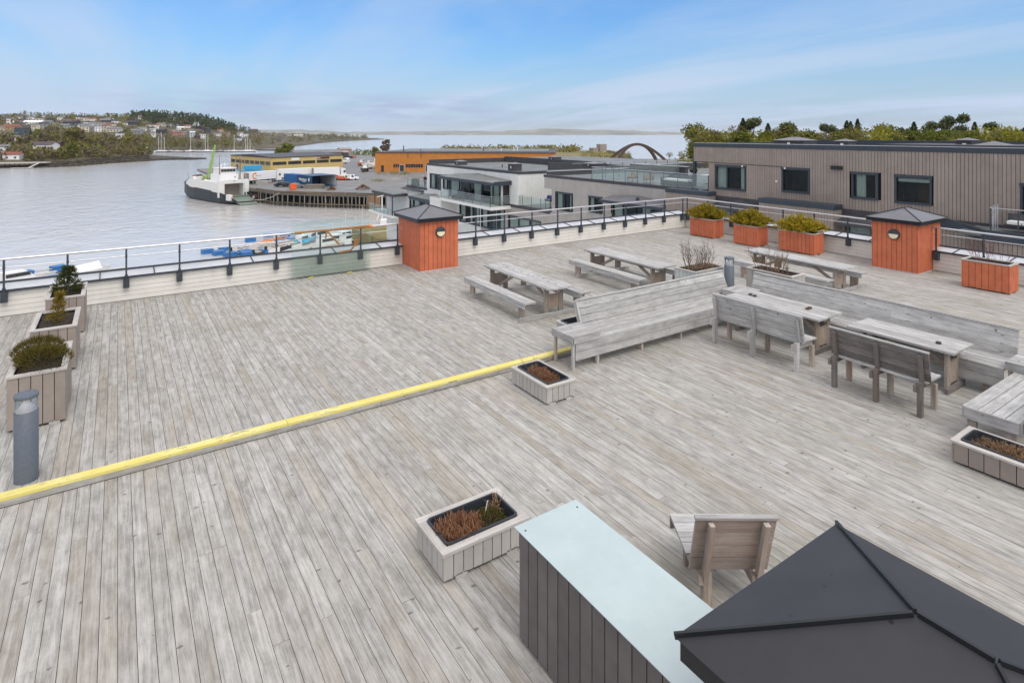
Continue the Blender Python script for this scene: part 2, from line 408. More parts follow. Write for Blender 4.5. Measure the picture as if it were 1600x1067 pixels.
M_STRAP = paint('orange_strap', (0.78, 0.27, 0.06), 0.6, 0.1, 20)
M_YSTRAP = paint('yellow_strap', (0.70, 0.58, 0.06), 0.6, 0.1, 20)
M_CLADD = paint('brown_grey_cladding', (0.125, 0.112, 0.108), 0.6, 0.10, 6, dirt=0.12, rndv=0.25)
def mint():
    s = NT('pale_blue_sheet'); nz = s.noise(s.pos, 1.6, 6, 0.65); n2 = s.noise(s.pos, 14, 4, 0.7)
    c = s.mix(s.ramp(nz, 0.35, 0.7), (0.40, 0.49, 0.495), (0.46, 0.55, 0.555))
    c = s.mix(s.math('MULTIPLY', s.ramp(n2, 0.55, 0.8), 0.35), c, (0.54, 0.62, 0.63))
    s.set(Base_Color=c, Roughness=s.ramp(nz, 0.3, 0.7, 0.35, 0.55)); return s.m
M_MINT = mint()

# ================================================================== ROOF DECK (setting)
PITCH = 0.129
def deck_boards(mb, x0, x1, y0, y1, ztop):
    k = math.floor(x0 / PITCH)
    while k * PITCH < x1:
        a, b = k * PITCH + 0.0022, (k + 1) * PITCH - 0.0022
        k += 1
        if a < x0 - 0.06 or b > x1 + 0.06: continue
        y = y0
        first = True
        while y < y1 - 0.02:
            ln = rng.uniform(1.6, 5.8) if first else rng.uniform(4.4, 6.0); first = False
            e = min(y + ln, y1)
            if y1 - e < 0.5: e = y1
            dzz = rng.uniform(-0.0012, 0.0012)
            mb.box(a, b, y + 0.0015, e - 0.0015, ztop - 0.028, ztop + dzz)
            y = e
mb = MB()
deck_boards(mb, -7.0, 20.30, 8.634, 16.90, 0.0)
deck_boards(mb, 12.95, 20.10, -5.0, 8.655, 0.0)
deck_boards(mb, -7.0, 12.90, -5.0, 8.478, -0.1)
tag(mb.build('deck', M_DECK), kind='structure')
mb = MB(); mb.box(-7.2, 20.45, -5.2, 17.25, -0.6, -0.135); mb.box(-7.2, 20.45, 8.503, 17.25, -0.134, -0.034); mb.box(12.92, 20.45, -5.2, 8.49, -0.134, -0.034)
tag(mb.build('deck_base', M_GROOVE), kind='structure')
# yellow nosing along the single step
es = empty('step_nosing', (0, 8.5, 0), 0, 'long yellow painted board along the edge of the low deck step', 'step edge')
mb = MB()
for a, b in ((-7, -3.2), (-3.195, 1.95), (1.955, 5.4), (5.405, 9.1), (9.105, 12.9)): mb.box(a, b, -0.012, 0.128, -0.03, 0.005)
mb.build('board', M_YEL, es)
mb = MB()
for a, b in ((-7, -1.1), (-1.095, 3.3), (3.305, 7.2), (7.205, 12.9)): mb.box(a, b, -0.008, 0.0, -0.1, -0.0305)
mb.build('riser', M_DECK, es)

# ------------------------------------------------------------------ parapets and railings
def parapet(name_label, L_, M, rail_label, posts, rails, seams):
    t = empty('parapet_wall', label=name_label, cat='low wall'); t.matrix_world = M
    mb = MB(); mb.box(0, L_, 0.022, 0.36, -0.13, 0.555); mb.build('core', M_SIDGAP, t)
    mb = MB(); z = 0.012
    for k in range(5):
        x = 0
        while x < L_:
            e = min(L_, x + rng.uniform(3.4, 4.8)); mb.box(x, e - 0.002, 0.0, 0.0215, z, z + 0.1025); x = e
        z += 0.109
    mb.build('siding', M_SIDING, t)
    mb = MB()
    mb.hexa([(0, -0.045, 0.578), (L_, -0.045, 0.578), (L_, 0.42, 0.648), (0, 0.42, 0.648), (0, -0.045, 0.585), (L_, -0.045, 0.585), (L_, 0.42, 0.655), (0, 0.42, 0.655)])
    c = mb.build('capping', M_CAP, t)
    mb = MB(); mb.box(0, L_, -0.06, -0.046, 0.545, 0.597); mb.box(0, L_, 0.421, 0.445, 0.60, 0.70); mb.build('edge_trim', M_POST, t)
    mb = MB()
    for u in seams: mb.hexa([(u - .012, -0.044, .586), (u + .012, -0.044, .586), (u + .012, .419, .656), (u - .012, .419, .656), (u - .012, -0.044, .607), (u + .012, -0.044, .607), (u + .012, .419, .677), (u - .012, .419, .677)])
    mb.build('cap_seam', M_POST, t)
    g = empty('roof_railing', label=rail_label, cat='railing'); g.matrix_world = M
    for u in posts:
        mb = MB(); mb.box(u - .019, u + .019, -0.105, -0.067, 0.36, 1.245); mb.tube((u, -0.086, 0.60), (u, -0.086, 0.64), 0.033, n=10); mb.tube((u, -.086, 1.05), (u, -.086, 1.11), .026, n=10)
        p = mb.build('post', M_POST, g)
        mb = MB(); mb.box(u - .062, u + .062, -0.115, -0.001, 0.325, 0.54)
        for a in (-.035, .035):
            for zz in (.37, .49): mb.tube((u + a, -0.122, zz), (u + a, -0.116, zz), 0.012, n=6)
        mb.build('bracket', M_POST, p)
    for a, b in rails:
        mb = MB(); mb.tube((a, -0.086, 1.267), (b, -0.086, 1.267), 0.026, n=12); mb.build('handrail', M_STEEL, g)
        mb = MB(); mb.tube((a, -0.086, 1.083), (b, -0.086, 1.083), 0.012, n=8); mb.build('midrail', M_STEEL, g)
    return t
MA = Matrix.Translation((-7, 16.9, 0))
pa = [x + 7 for x in (-6.6, -5.46, -4.32, -3.2, -2.06, -0.95, 0.17, 1.28, 2.42, 3.57, 4.74, 5.91, 7.06, 9.8, 10.93, 12.08, 13.22, 14.33, 15.48, 16.61, 17.73, 18.83, 19.96)]
parapet('long off-white boarded parapet with zinc capping along the water side of the deck', 27.25, MA,
        'steel handrail on dark posts along the water side parapet', pa, [(0, 14.22), (15.52, 27.17)],
        [x + 7 for x in (-4.9, -2.6, -0.35, 0.75, 3.0, 5.2, 6.55, 8.9, 10.35, 11.6, 12.75, 13.9, 15.05, 16.2, 17.3, 18.4, 19.6)])
ang = math.atan2(-11.38, -0.46)
MBx = Matrix.Translation((20.25, 16.9, 0)) @ Matrix.Rotation(ang, 4, 'Z')
parapet('off-white boarded parapet with zinc capping along the right side of the deck', 21.5, MBx,
        'steel handrail on dark posts along the right side parapet', [.16, 1.25, 2.38, 3.5, 4.63, 5.8, 6.95, 9.5, 10.65, 11.8, 12.95, 14.1, 15.2, 16.4, 17.5], [(0.086, 8.3), (9.3, 21.5)],
        [.9, 2.0, 3.1, 4.3, 5.4, 6.5, 7.6, 9.9, 11.2, 12.4, 13.6, 14.8])
# loose glass pane leaning against the water side railing
g = empty('glass_pane', (5.05, 16.72, 0), 0, 'large loose green glass pane strapped upright against the water side railing', 'glass pane')
mb = MB(); mb.box(-1.11, 1.11, 0, 0.012, 0.02, 1.60)
o = mb.build('pane', M_GPANEL, g)
t = empty('ratchet_strap', (0, 0, 0), 0, 'orange ratchet strap wound round the handrail over the glass pane', 'strap')
mb = MB()
mb.tube((4.05, 16.806, 1.267), (4.9, 16.806, 1.267), 0.030, n=8); mb.tube((4.9, 16.806, 1.262), (5.3, 16.806, 1.265), 0.029, n=8); mb.tube((5.3, 16.806, 1.267), (6.2, 16.806, 1.267), 0.036, 0.042, n=8)
for p, q in (((4.92, 16.80, 1.25), (5.30, 16.84, 0.80)), ((4.92, 16.80, 1.25), (4.90, 16.84, 1.03)), ((6.05, 16.83, 1.12), (5.60, 16.78, 0.62)), ((5.60, 16.79, 0.625), (5.25, 16.79, 0.605))):
    mb.beam(p, q, 0.05, 0.008, up=(0, 1, 0))
mb.build('webbing', M_STRAP, t)
mb = MB(); mb.box(5.70, 5.80, 16.74, 16.80, 0.74, 0.92); mb.tube((6.17, 16.806, 1.267), (6.25, 16.806, 1.267), 0.05, n=8); mb.build('buckle', M_STRAP, t)
for i, (x, lb) in enumerate(((4.42, 'short yellow wedge at the foot of the glass pane, the left one'), (5.5, 'short yellow wedge at the foot of the glass pane, the right one'))):
    mb = MB(); mb.beam((x - .07, 16.62, 0.012), (x + .10, 16.70, 0.03), 0.03, 0.016)
    tag(mb.build('yellow_wedge', M_YSTRAP), lb, 'wedge', 'wedges under the glass pane')

# ------------------------------------------------------------------ orange vent housings
def housing(x0, x1, y0, y1, z0, lamp, label, hi=1.44, roof=M_SHEET):
    t = empty('vent_housing', ((x0 + x1) / 2, (y0 + y1) / 2, z0), 0, label, 'vent housing', 'orange vent housings on the roof deck')
    hx, hy = (x1 - x0) / 2, (y1 - y0) / 2; H = hi - z0
    mb = MB(); mb.box(-hx + .03, hx - .03, -hy + .03, hy - .03, 0.0, H, 1)
    def side(n, ln, f):
        k = max(1, round(ln / 0.138)); wv = ln / k
        for i in range(k): f(i * wv + 0.0055 - ln / 2, (i + 1) * wv - 0.0055 - ln / 2)
    for sgn in (-1, 1):
        side(0, 2 * hx, lambda a, b: mb.box(a, b, sgn * hy - .02 if sgn > 0 else -hy, hy if sgn > 0 else -hy + .02, 0.02, H))
        side(0, 2 * hy - .044, lambda a, b: mb.box(hx - .02 if sgn > 0 else -hx, hx if sgn > 0 else -hx + .02, a, b, 0.02, H))
    mb.build('cladding', [M_ORANGE, M_ORGAP], t)
    mb = MB(); mb.box(-hx - .02, hx + .02, -hy - .02, hy + .02, 0.001, 0.018); mb.build('plinth_strip', M_CAP, t)
    ex, ey = hx + .11, hy + .11; ez = H + 0.10; ap = ez + 0.29
    mb = MB(); mb.box(-ex, ex, -ey, ey, H + 0.0, ez)
    mb.build('fascia', M_BLACK, t)
    r = min(ex, ey); e2 = [(-ex - .02, -ey - .02), (ex + .02, -ey - .02), (ex + .02, ey + .02), (-ex - .02, ey + .02)]
    rx, ry = max(ex - r, 0), max(ey - r, 0)
    if rx < .01 and ry < .01: ry = .01
    if ry > 0: A, B = (0, -ry, ap), (0, ry, ap)
    else: A, B = (-rx, 0, ap), (rx, 0, ap)
    P4 = [Vector((p[0], p[1], ez + 0.012)) for p in e2]; A, B = Vector(A), Vector(B)
    mb = MB()
    if ry > 0:
        mb.tri(P4[0], P4[1], A); mb.quad(P4[1], P4[2], B, A); mb.tri(P4[2], P4[3], B); mb.quad(P4[3], P4[0], A, B)
        hips = [(P4[0], A), (P4[1], A), (P4[2], B), (P4[3], B), (A, B)]
    else:
        mb.tri(P4[3], P4[0], A); mb.quad(P4[0], P4[1], B, A); mb.tri(P4[1], P4[2], B); mb.quad(P4[2], P4[3], A, B)
        hips = [(P4[0], A), (P4[3], A), (P4[1], B), (P4[2], B), (A, B)]
    mb.quad(P4[3], P4[2], P4[1], P4[0])
    rf = mb.build('roof', roof, t)
    mb = MB()
    for p, q in hips: mb.beam(p + (q - p) * .0 + Vector((0, 0, .006)), q - (q - p) * .015 + Vector((0, 0, .006)), 0.016, 0.030)
    mb.build('ridge_seam', M_BLACK, rf)
    if lamp:
        ax, lx, lz = lamp
        lp = empty('wall_lamp'); lp.parent = t
        if ax == 'y': lp.location = (lx - (x0 + x1) / 2, -hy - .001, lz - z0)
        else: lp.location = (-hx - .001, lx - (y0 + y1) / 2, lz - z0); lp.rotation_euler = (0, 0, -math.pi / 2)
        mb = MB(); n = 28
        ring = [(0.155, 0), (0.155, .045), (.13, .06)]
        vs = []; 
        for rr, yy in ring:
            for i in range(n):
                a = 2 * math.pi * i / n; vs.append((rr * math.cos(a), -yy, rr * math.sin(a)))
        fs = [(k * n + i, k * n + (i + 1) % n, (k + 1) * n + (i + 1) % n, (k + 1) * n + i) for k in range(2) for i in range(n)]
        mb.add(vs, fs, 0, None, None, True)
        # dark visor over the upper half
        vv = [(0.132 * math.cos(math.pi * i / 14), -.072, 0.012 + 0.12 * math.sin(math.pi * i / 14)) for i in range(15)]
        vb = [(p[0], -.05, p[2]) for p in vv]
        mb.add(vv + vb, [tuple(range(14, -1, -1))] + [(i, i + 1, 16 + i, 15 + i) for i in range(14)] + [(14, 0, 15, 29)])
        mb.build('shade', M_POST, lp)
        mb = MB(); vs = []
        for rr, yy in ((.131, .058), (.10, .067), (.05, .070), (0.0, .071)):
            for i in range(n):
                a = 2 * math.pi * i / n; vs.append((rr * math.cos(a), -yy, rr * math.sin(a)))
        mb.add(vs, [(k * n + i, k * n + (i + 1) % n, (k + 1) * n + (i + 1) % n, (k + 1) * n + i) for k in range(3) for i in range(n)], 0, None, None, True)
        mb.build('diffuser', M_LENS, lp)
    return t
housing(7.25, 8.50, 15.63, 17.2, 0.0, ('y', 7.90, 1.11), 'orange boarded vent housing with hipped dark roof on the water side parapet', roof=M_SHEETL)
housing(18.88, 20.35, 7.52, 8.76, 0.0, ('x', 8.14, 1.06), 'orange boarded vent housing with hipped dark roof on the right parapet', hi=1.40, roof=M_SHEETL)
housing(2.43, 3.70, 0.30, 1.86, -0.1, None, 'vent housing nearest the camera, seen mostly as a wet black hipped roof', hi=1.39)

# ------------------------------------------------------------------ planters
def card(mb, c, d, up, ln, wd, rnd=None, mat=0):
    c = Vector(c); d = Vector(d).normalized(); s_ = d.cross(Vector(up))
    s_ = s_.normalized() if s_.length > 1e-4 else Vector((1, 0, 0))
    mb.add([c - s_ * wd / 2, c + s_ * wd / 2, c + d * ln + s_ * wd * .2, c + d * ln - s_ * wd * .2], [(0, 1, 2, 3)], mat, None, rng.random() if rnd is None else rnd)
def rdir(zmin=-1.0):
    while True:
        v = Vector((rng.uniform(-1, 1), rng.uniform(-1, 1), rng.uniform(zmin, 1)))
        if 0.05 < v.length <= 1: return v.normalized()
def fronds(mb, base, nb, rad, h, droop=0.2, blade=(0.09, 0.014), spread=1.0):
    for _ in range(nb):
        a = rng.uniform(0, 2 * math.pi); q = rng.random() ** 0.6
        p = Vector(base) + Vector((math.cos(a) * rad[0] * 0.55 * rng.random(), math.sin(a) * rad[1] * 0.55 * rng.random(), 0))
        e = Vector(base) + Vector((math.cos(a) * rad[0] * q * spread, math.sin(a) * rad[1] * q * spread, h * (1.0 - 0.48 * q * q) * rng.uniform(0.75, 1.12)))
        cr = rng.random(); ns = 9
        d0 = (e - p)
        for i in range(ns):
            t = 0.25 + 0.75 * i / (ns - 1)
            c = p + d0 * t + Vector((0, 0, -droop * h * t * t * q))
            for _k in range(7):
                dd = (d0.normalized() * 0.55 + rdir(-.3) * 0.9)
                card(mb, c, dd, rdir(), blade[0] * rng.uniform(.6, 1.25), blade[1] * rng.uniform(.8, 1.5), min(1, max(0, cr * .55 + rng.random() * .45)))
def planter(x0, x1, y0, y1, z0, h, board, gap, rimw, label, group, rot=0.0, pitch=0.125, feet=True, liner=False, rim=M_RIM, rt=0.03, soil_drop=0.06):
    t = empty('planter_box', ((x0 + x1) / 2, (y0 + y1) / 2, z0), rot, label, 'planter', group)
    hx, hy = (x1 - x0) / 2, (y1 - y0) / 2; fb = 0.03 if feet else 0.004
    mb = MB(); mb.box(-hx + .022, hx - .022, -hy + .022, -hy + .03, fb + .01, h - rt, 1); mb.box(-hx + .022, hx - .022, hy - .03, hy - .022, fb + .01, h - rt, 1)
    mb.box(-hx + .022, -hx + .03, -hy + .03, hy - .03, fb + .01, h - rt, 1); mb.box(hx - .03, hx - .022, -hy + .03, hy - .03, fb + .01, h - rt, 1)
    def run(ln, f):
        k = max(2, round(ln / pitch)); wv = ln / k
        for i in range(k): f(i * wv + .0045 - ln / 2, (i + 1) * wv - .0045 - ln / 2)
    run(2 * hx, lambda a, b: mb.box(a, b, -hy, -hy + .021, fb + rng.uniform(0, .006), h - rt)); run(2 * hx, lambda a, b: mb.box(a, b, hy - .021, hy, fb, h - rt))
    run(2 * hy - .044, lambda a, b: mb.box(-hx, -hx + .021, a, b, fb + rng.uniform(0, .006), h - rt)); run(2 * hy - .044, lambda a, b: mb.box(hx - .021, hx, a, b, fb, h - rt))
    mb.build('cladding', [board, gap], t)
    o = .014
    mb = MB(); mb.box(-hx - o, hx + o, -hy - o, -hy - o + rimw, h - rt + .001, h); mb.box(-hx - o, hx + o, hy + o - rimw, hy + o, h - rt + .001, h)
    mb.box(-hx - o, -hx - o + rimw, -hy - o + rimw + .001, hy + o - rimw - .001, h - rt + .001, h - .0015); mb.box(hx + o - rimw, hx + o, -hy - o + rimw + .001, hy + o - rimw - .001, h - rt + .001, h - .0015)
    mb.build('rim', rim, t)
    if feet:
        for sx in (-.6, .6):
            for sy in (-1, 1):
                mb = MB(); mb.box(hx * sx - .06, hx * sx + .06, hy * sy - .05 * sy - .05, hy * sy - .05 * sy + .05, 0, fb + .012); mb.build('foot', M_RIM, t)
    ix, iy = hx - rimw + .008, hy - rimw + .008
    if liner:
        lx, ly = ix + .012, iy + .012; mb = MB(); n = 6; rr = .05
        def rring(a, b, z, rr):
            pts = []
            for cxx, cyy, a0 in ((a - rr, b - rr, 0), (-a + rr, b - rr, 90), (-a + rr, -b + rr, 180), (a - rr, -b + rr, 270)):
                for i in range(n + 1):
                    tt = R(a0 + 90 * i / n); pts.append((cxx + rr * math.cos(tt), cyy + rr * math.sin(tt), z))
            return pts
        rings = [rring(lx, ly, h + .001, rr), rring(lx, ly, h + .016, rr), rring(lx - .022, ly - .022, h + .018, rr * .8), rring(lx - .026, ly - .026, h + .004, rr * .8), rring(lx - .05, ly - .05, h - .14, rr * .7)]
        m = len(rings[0]); vs = [p for r_ in rings for p in r_]
        mb.add(vs, [(k * m + i, k * m + (i + 1) % m, (k + 1) * m + (i + 1) % m, (k + 1) * m + i) for k in range(len(rings) - 1) for i in range(m)])
        mb.build('liner', M_LINER, t); ix, iy = lx - .04, ly - .04; soil_drop = max(soil_drop, .09)
    mb = MB(); nx, ny = 14, 14; vs = []
    for j in range(ny + 1):
        for i in range(nx + 1): vs.append((-ix + 2 * ix * i / nx, -iy + 2 * iy * j / ny, h - soil_drop + rng.uniform(-.012, .016)))
    mb.add(vs, [(j * (nx + 1) + i, j * (nx + 1) + i + 1, (j + 1) * (nx + 1) + i + 1, (j + 1) * (nx + 1) + i) for j in range(ny) for i in range(nx)])
    mb.build('soil', M_SOIL, t)
    return t
def plant(name, t_loc, h, mat, label, cat, fn, extra=None):
    o = empty(name, t_loc, rng.uniform(0, .3), label, cat)
    mb = MB(); fn(mb); mb.build('foliage', mat, o)
    if extra:
        mb = MB(); extra(mb); mb.build('stem', M_TWIG, o)
    return o
def twigs(mb, rx, ry, h, n, fork=3, r0=0.006):
    for _ in range(n):
        p = Vector((rng.uniform(-rx, rx), rng.uniform(-ry, ry), 0)); d = Vector((p.x / max(rx, .1) * .35 + rng.uniform(-.25, .25), p.y / max(ry, .1) * .35 + rng.uniform(-.25, .25), 1)).normalized()
        hh = h * rng.uniform(.55, 1.0)
        q = p; seg = 4
        for k in range(seg):
            q2 = q + d * hh / seg; mb.tube(q, q2, r0 * (1 - k * .2), r0 * (1 - (k + 1) * .2), n=4, caps=False)
            if k >= 1:
                for _f in range(fork):
                    dd = (d + rdir(-.1) * .75).normalized(); ln = hh * rng.uniform(.15, .42)
                    mb.tube(q2, q2 + dd * ln, r0 * .5, r0 * .18, n=3, caps=False)
            q = q2; d = (d + rdir(-.2) * .22).normalized()
GL = 'taupe planters along the left of the deck'
planter(-1.235, -0.60, 10.28, 11.55, 0, .75, M_TAUPE, M_GROOVE, .075, 'taupe planter with low brownish heather cushions, behind the bollard lamp', GL)
planter(-1.20, -0.585, 12.45, 13.68, 0, .76, M_TAUPE, M_GROOVE, .075, 'taupe planter with one thin yellowish conifer, middle of the left row', GL)
planter(-1.18, -0.56, 14.68, 15.88, 0, .76, M_TAUPE, M_GROOVE, .075, 'taupe planter with a dark green yew, nearest the water side parapet', GL)
def heath(mb):
    for (cx, cy, rx, ry, hh) in ((-.02, -.24, .31, .42, .21), (.03, .28, .31, .35, .21), (-.05, .02, .25, .25, .15)):
        for _ in range(1500):
            a = rng.uniform(0, 6.283); q = math.sqrt(rng.random())
            x, y = cx + math.cos(a) * rx * q, cy + math.sin(a) * ry * q
            z = hh * math.sqrt(max(0, 1 - q * q)) * rng.uniform(.75, 1.08)
            card(mb, (x, y, z), Vector((math.cos(a) * q, math.sin(a) * q, .8)) + rdir() * .5, rdir(), rng.uniform(.035, .075), .008)
plant('heather_cushion', (-0.92, 10.90, .735), .2, M_HEATH, 'low brownish green heather cushions filling the nearest taupe planter', 'plant', heath)
def yg(mb):
    for k in range(260):
        z = rng.random() ** .8 * .5; r_ = .15 * (1 - z / .62) + .01; a = rng.uniform(0, 6.28)
        for _ in range(3): card(mb, (math.cos(a) * r_ * rng.random() + z * .12, math.sin(a) * r_ * rng.random(), z), Vector((math.cos(a), math.sin(a), 1.0)) + rdir() * .4, rdir(), rng.uniform(.04, .085), .012)
plant('thin_conifer', (-0.90, 13.05, .69), .5, M_YGR, 'thin yellowish conifer standing in the middle taupe planter', 'plant', yg, lambda mb: mb.tube((0, 0, 0), (.05, 0, .45), .012, .004, 5))
def yewf(mb):
    for k in range(620):
        z = rng.random() ** 1.1 * .55; r_ = .27 * (1 - (z / .62) ** 1.2) + .02; a = rng.uniform(0, 6.28); q = math.sqrt(rng.random())
        for _ in range(3): card(mb, (math.cos(a) * r_ * q, math.sin(a) * r_ * q, z), Vector((math.cos(a), math.sin(a), .7)) + rdir() * .6, rdir(), rng.uniform(.04, .09), .014)
plant('yew_shrub', (-0.86, 15.3, .69), .6, M_YEW, 'dark green yew bush in the planter by the water side parapet', 'plant', yewf, lambda mb: mb.tube((0, 0, 0), (0, 0, .4), .012, .004, 5))
GO = 'orange planters along the right parapet'
OR = [(18.80, 19.42, 14.38, 15.48, 'orange planter with golden juniper, nearest the far corner of the deck', 'golden juniper spilling over the orange planter nearest the far corner'),
      (18.70, 19.33, 12.46, 13.43, 'orange planter with golden juniper, middle one of the three in a row', 'golden juniper in the middle one of three orange planters'),
      (18.93, 19.50, 10.55, 11.80, 'orange planter with golden juniper, the one behind the right picnic table', 'golden juniper in the orange planter behind the right picnic table')]
for i, (a, b, c, d, lb, pl) in enumerate(OR):
    planter(a, b, c, d, 0, .72, M_ORANGE, M_ORGAP, .05, lb, GO, pitch=.13)
    nb = (270, 280, 290)[i]
    plant('golden_juniper', ((a + b) / 2, (c + d) / 2, .64), .6, M_JUN, pl, 'shrub', lambda mb: fronds(mb, (0, 0, 0), nb, (.60, .88), .60, .20, (.066, .014)), lambda mb: twigs(mb, .2, .3, .3, 8, 1, .008))
planter(18.37, 18.98, 5.30, 6.31, 0, .73, M_ORANGE, M_ORGAP, .06, 'orange planter with bare reddish twigs, right of the right vent housing', GO, pitch=.13)
o = empty('bare_shrub', (18.68, 5.8, .66), 0, 'bare reddish twigs in the orange planter beside the right vent housing', 'shrub'); mb = MB(); twigs(mb, .2, .35, .55, 26, 3, .005); mb.build('twigs', paint('reddish_twig', (.16, .075, .075), .8, .2, 20), o)
planter(11.45, 12.58, 9.26, 9.90, 0, .70, M_PALE, M_SIDGAP, .06, 'pale green-grey planter with bare twigs behind the long bench back', 'pale planters behind the corner benches', pitch=.12)
o = empty('bare_shrub', (12.0, 9.58, .62), 0, 'bare branching shrub in the pale green-grey planter', 'shrub'); mb = MB(); twigs(mb, .40, .2, .66, 40, 3, .007); mb.build('twigs', M_TWIG, o)
mb = MB()
for _ in range(320): card(mb, (rng.uniform(-.45, .45), rng.uniform(-.2, .2), rng.uniform(0, .12)), rdir(-.1), rdir(), rng.uniform(.05, .12), .012)
mb.build('dead_leaves', M_STRAW, o)
planter(12.93, 13.50, 7.74, 8.92, 0, .70, M_GREY, M_GROOVE, .06, 'grey planter with upright bare stems at the corner of the right bench back', 'pale planters behind the corner benches', pitch=.15)
o = empty('bare_shrub', (13.2, 8.3, .62), 0, 'upright tan bare stems in the grey corner planter', 'shrub'); mb = MB(); twigs(mb, .16, .42, .62, 26, 2, .009); mb.build('twigs', M_STRAW, o)
GP = 'low grey planters with black liners'
planter(2.46, 3.40, 4.80, 5.38, -0.1, .285, M_GREY, M_GROOVE, .085, 'low grey planter with dry bracken and a plant tag, nearest the camera', GP, liner=True, pitch=.105)
planter(5.37, 5.915, 7.09, 8.04, -0.1, .285, M_GREY, M_GROOVE, .075, 'low grey planter with dry plants by the yellow step edge', GP, liner=True, pitch=.105)
planter(8.66, 9.24, 1.95, 3.08, -0.1, .285, M_TAUPE, M_GROOVE, .085, 'low grey planter with dry straw beside the right hand bench end', GP, liner=True, pitch=.165)
planter(7.25, 8.2, 8.74, 9.27, 0, .285, M_GREY, M_GROOVE, .07, 'low grey planter half hidden behind the long bench back', GP, liner=True, pitch=.105)
def dry(mb, rx, ry, n, ln=.16, lean=(0, 0)):
    for _ in range(n):
        a = rng.uniform(0, 6.28); q = rng.random() ** .6; x, y = rx * q * math.cos(a), ry * q * math.sin(a)
        d = Vector((math.cos(a) * (.9 - 1.3 * q) + lean[0], math.sin(a) * (.9 - 1.3 * q) + lean[1], rng.uniform(.1, .9))) + rdir() * .7
        card(mb, (x, y, rng.uniform(0, .05)), d, rdir(), ln * rng.uniform(.5, 1.2), .010)
        if rng.random() < .4:
            c = Vector((x, y, .03)) + d.normalized() * ln * .5
            for _k in range(3): card(mb, c, d.normalized() + rdir() * .9, rdir(), .05, .008)
o = empty('dead_bracken', (2.76, 5.06, .11), 0, 'rust brown dead bracken in the nearest low planter', 'plant'); mb = MB(); dry(mb, .23, .17, 1100, .115); mb.build('foliage', M_DRY, o)
o = empty('moss_clump', (3.13, 5.10, .10), 0, 'olive green moss clump in the nearest low planter', 'plant'); mb = MB()
for _ in range(900):
    a = rng.uniform(0, 6.28); q = math.sqrt(rng.random()); card(mb, (math.cos(a) * .17 * q, math.sin(a) * .16 * q, .07 * (1 - q * q)), rdir(.1), rdir(), .03, .008)
mb.build('foliage', foliage('dry_moss', (.05, .045, .012), (.13, .11, .035)), o)
mb = MB(); mb.beam((3.10, 5.14, .12), (3.13, 5.13, .27), .022, .003, up=(.5, -.8, 0)); tag(mb.build('plant_tag', paint('white_plastic', (.8, .8, .8), .4, .03)), 'white plastic plant tag stuck in the nearest low planter', 'plant tag')
mb = MB(); dry(mb, .06, .05, 26, .12); tag(mb.build('dry_leaf_curl', M_STRAW), 'tan curled dead leaves at the right end of the nearest low planter', 'plant').location = (3.26, 5.17, .13)
o = empty('dead_bracken', (5.64, 7.56, .10), 0, 'brown dead plants in the low planter by the yellow step', 'plant'); mb = MB(); dry(mb, .14, .32, 700, .10); mb.build('foliage', M_DRY, o); mb = MB(); twigs(mb, .1, .3, .34, 5, 2, .004); mb.build('stem', M_TWIG, o)
o = empty('dead_straw', (8.95, 2.5, .10), 0, 'pale dry straw in the low planter at the right edge', 'plant'); mb = MB(); dry(mb, .15, .40, 900, .11); mb.build('foliage', M_STRAW, o)
# moss-stained bases, bollards
def bollard(x, y, z, label):
    t = empty('bollard_lamp', (x, y, z), 0, label, 'bollard lamp', 'bollard lamps on the deck')
    mb = MB(); mb.lathe((0, 0, 0), [(.115, 0), (.115, .80), (.11, .802)], 28); mb.build('post', M_BOLL, t)
    mb = MB(); mb.lathe((0, 0, 0), [(.105, .802), (.03, .90), (.03, .96)], 24); mb.build('reflector', M_STEEL if False else paint('white_reflector', (.88, .88, .89), .4, .02), t)
    mb = MB(); mb.lathe((0, 0, 0), [(.106, .803), (.106, .955)], 24); mb.build('lamp_glass', M_PGLASS, t)
    mb = MB(); mb.lathe((0, 0, 0), [(0, .956), (.115, .956), (.116, .965), (.116, .985), (.11, .995), (0, 1.0)], 28); mb.build('cap', M_BOLL, t)
bollard(-0.88, 8.80, 0, 'grey bollard lamp at the yellow step edge on the left')
bollard(12.37, 9.0, 0, 'grey bollard lamp between the two twig planters')

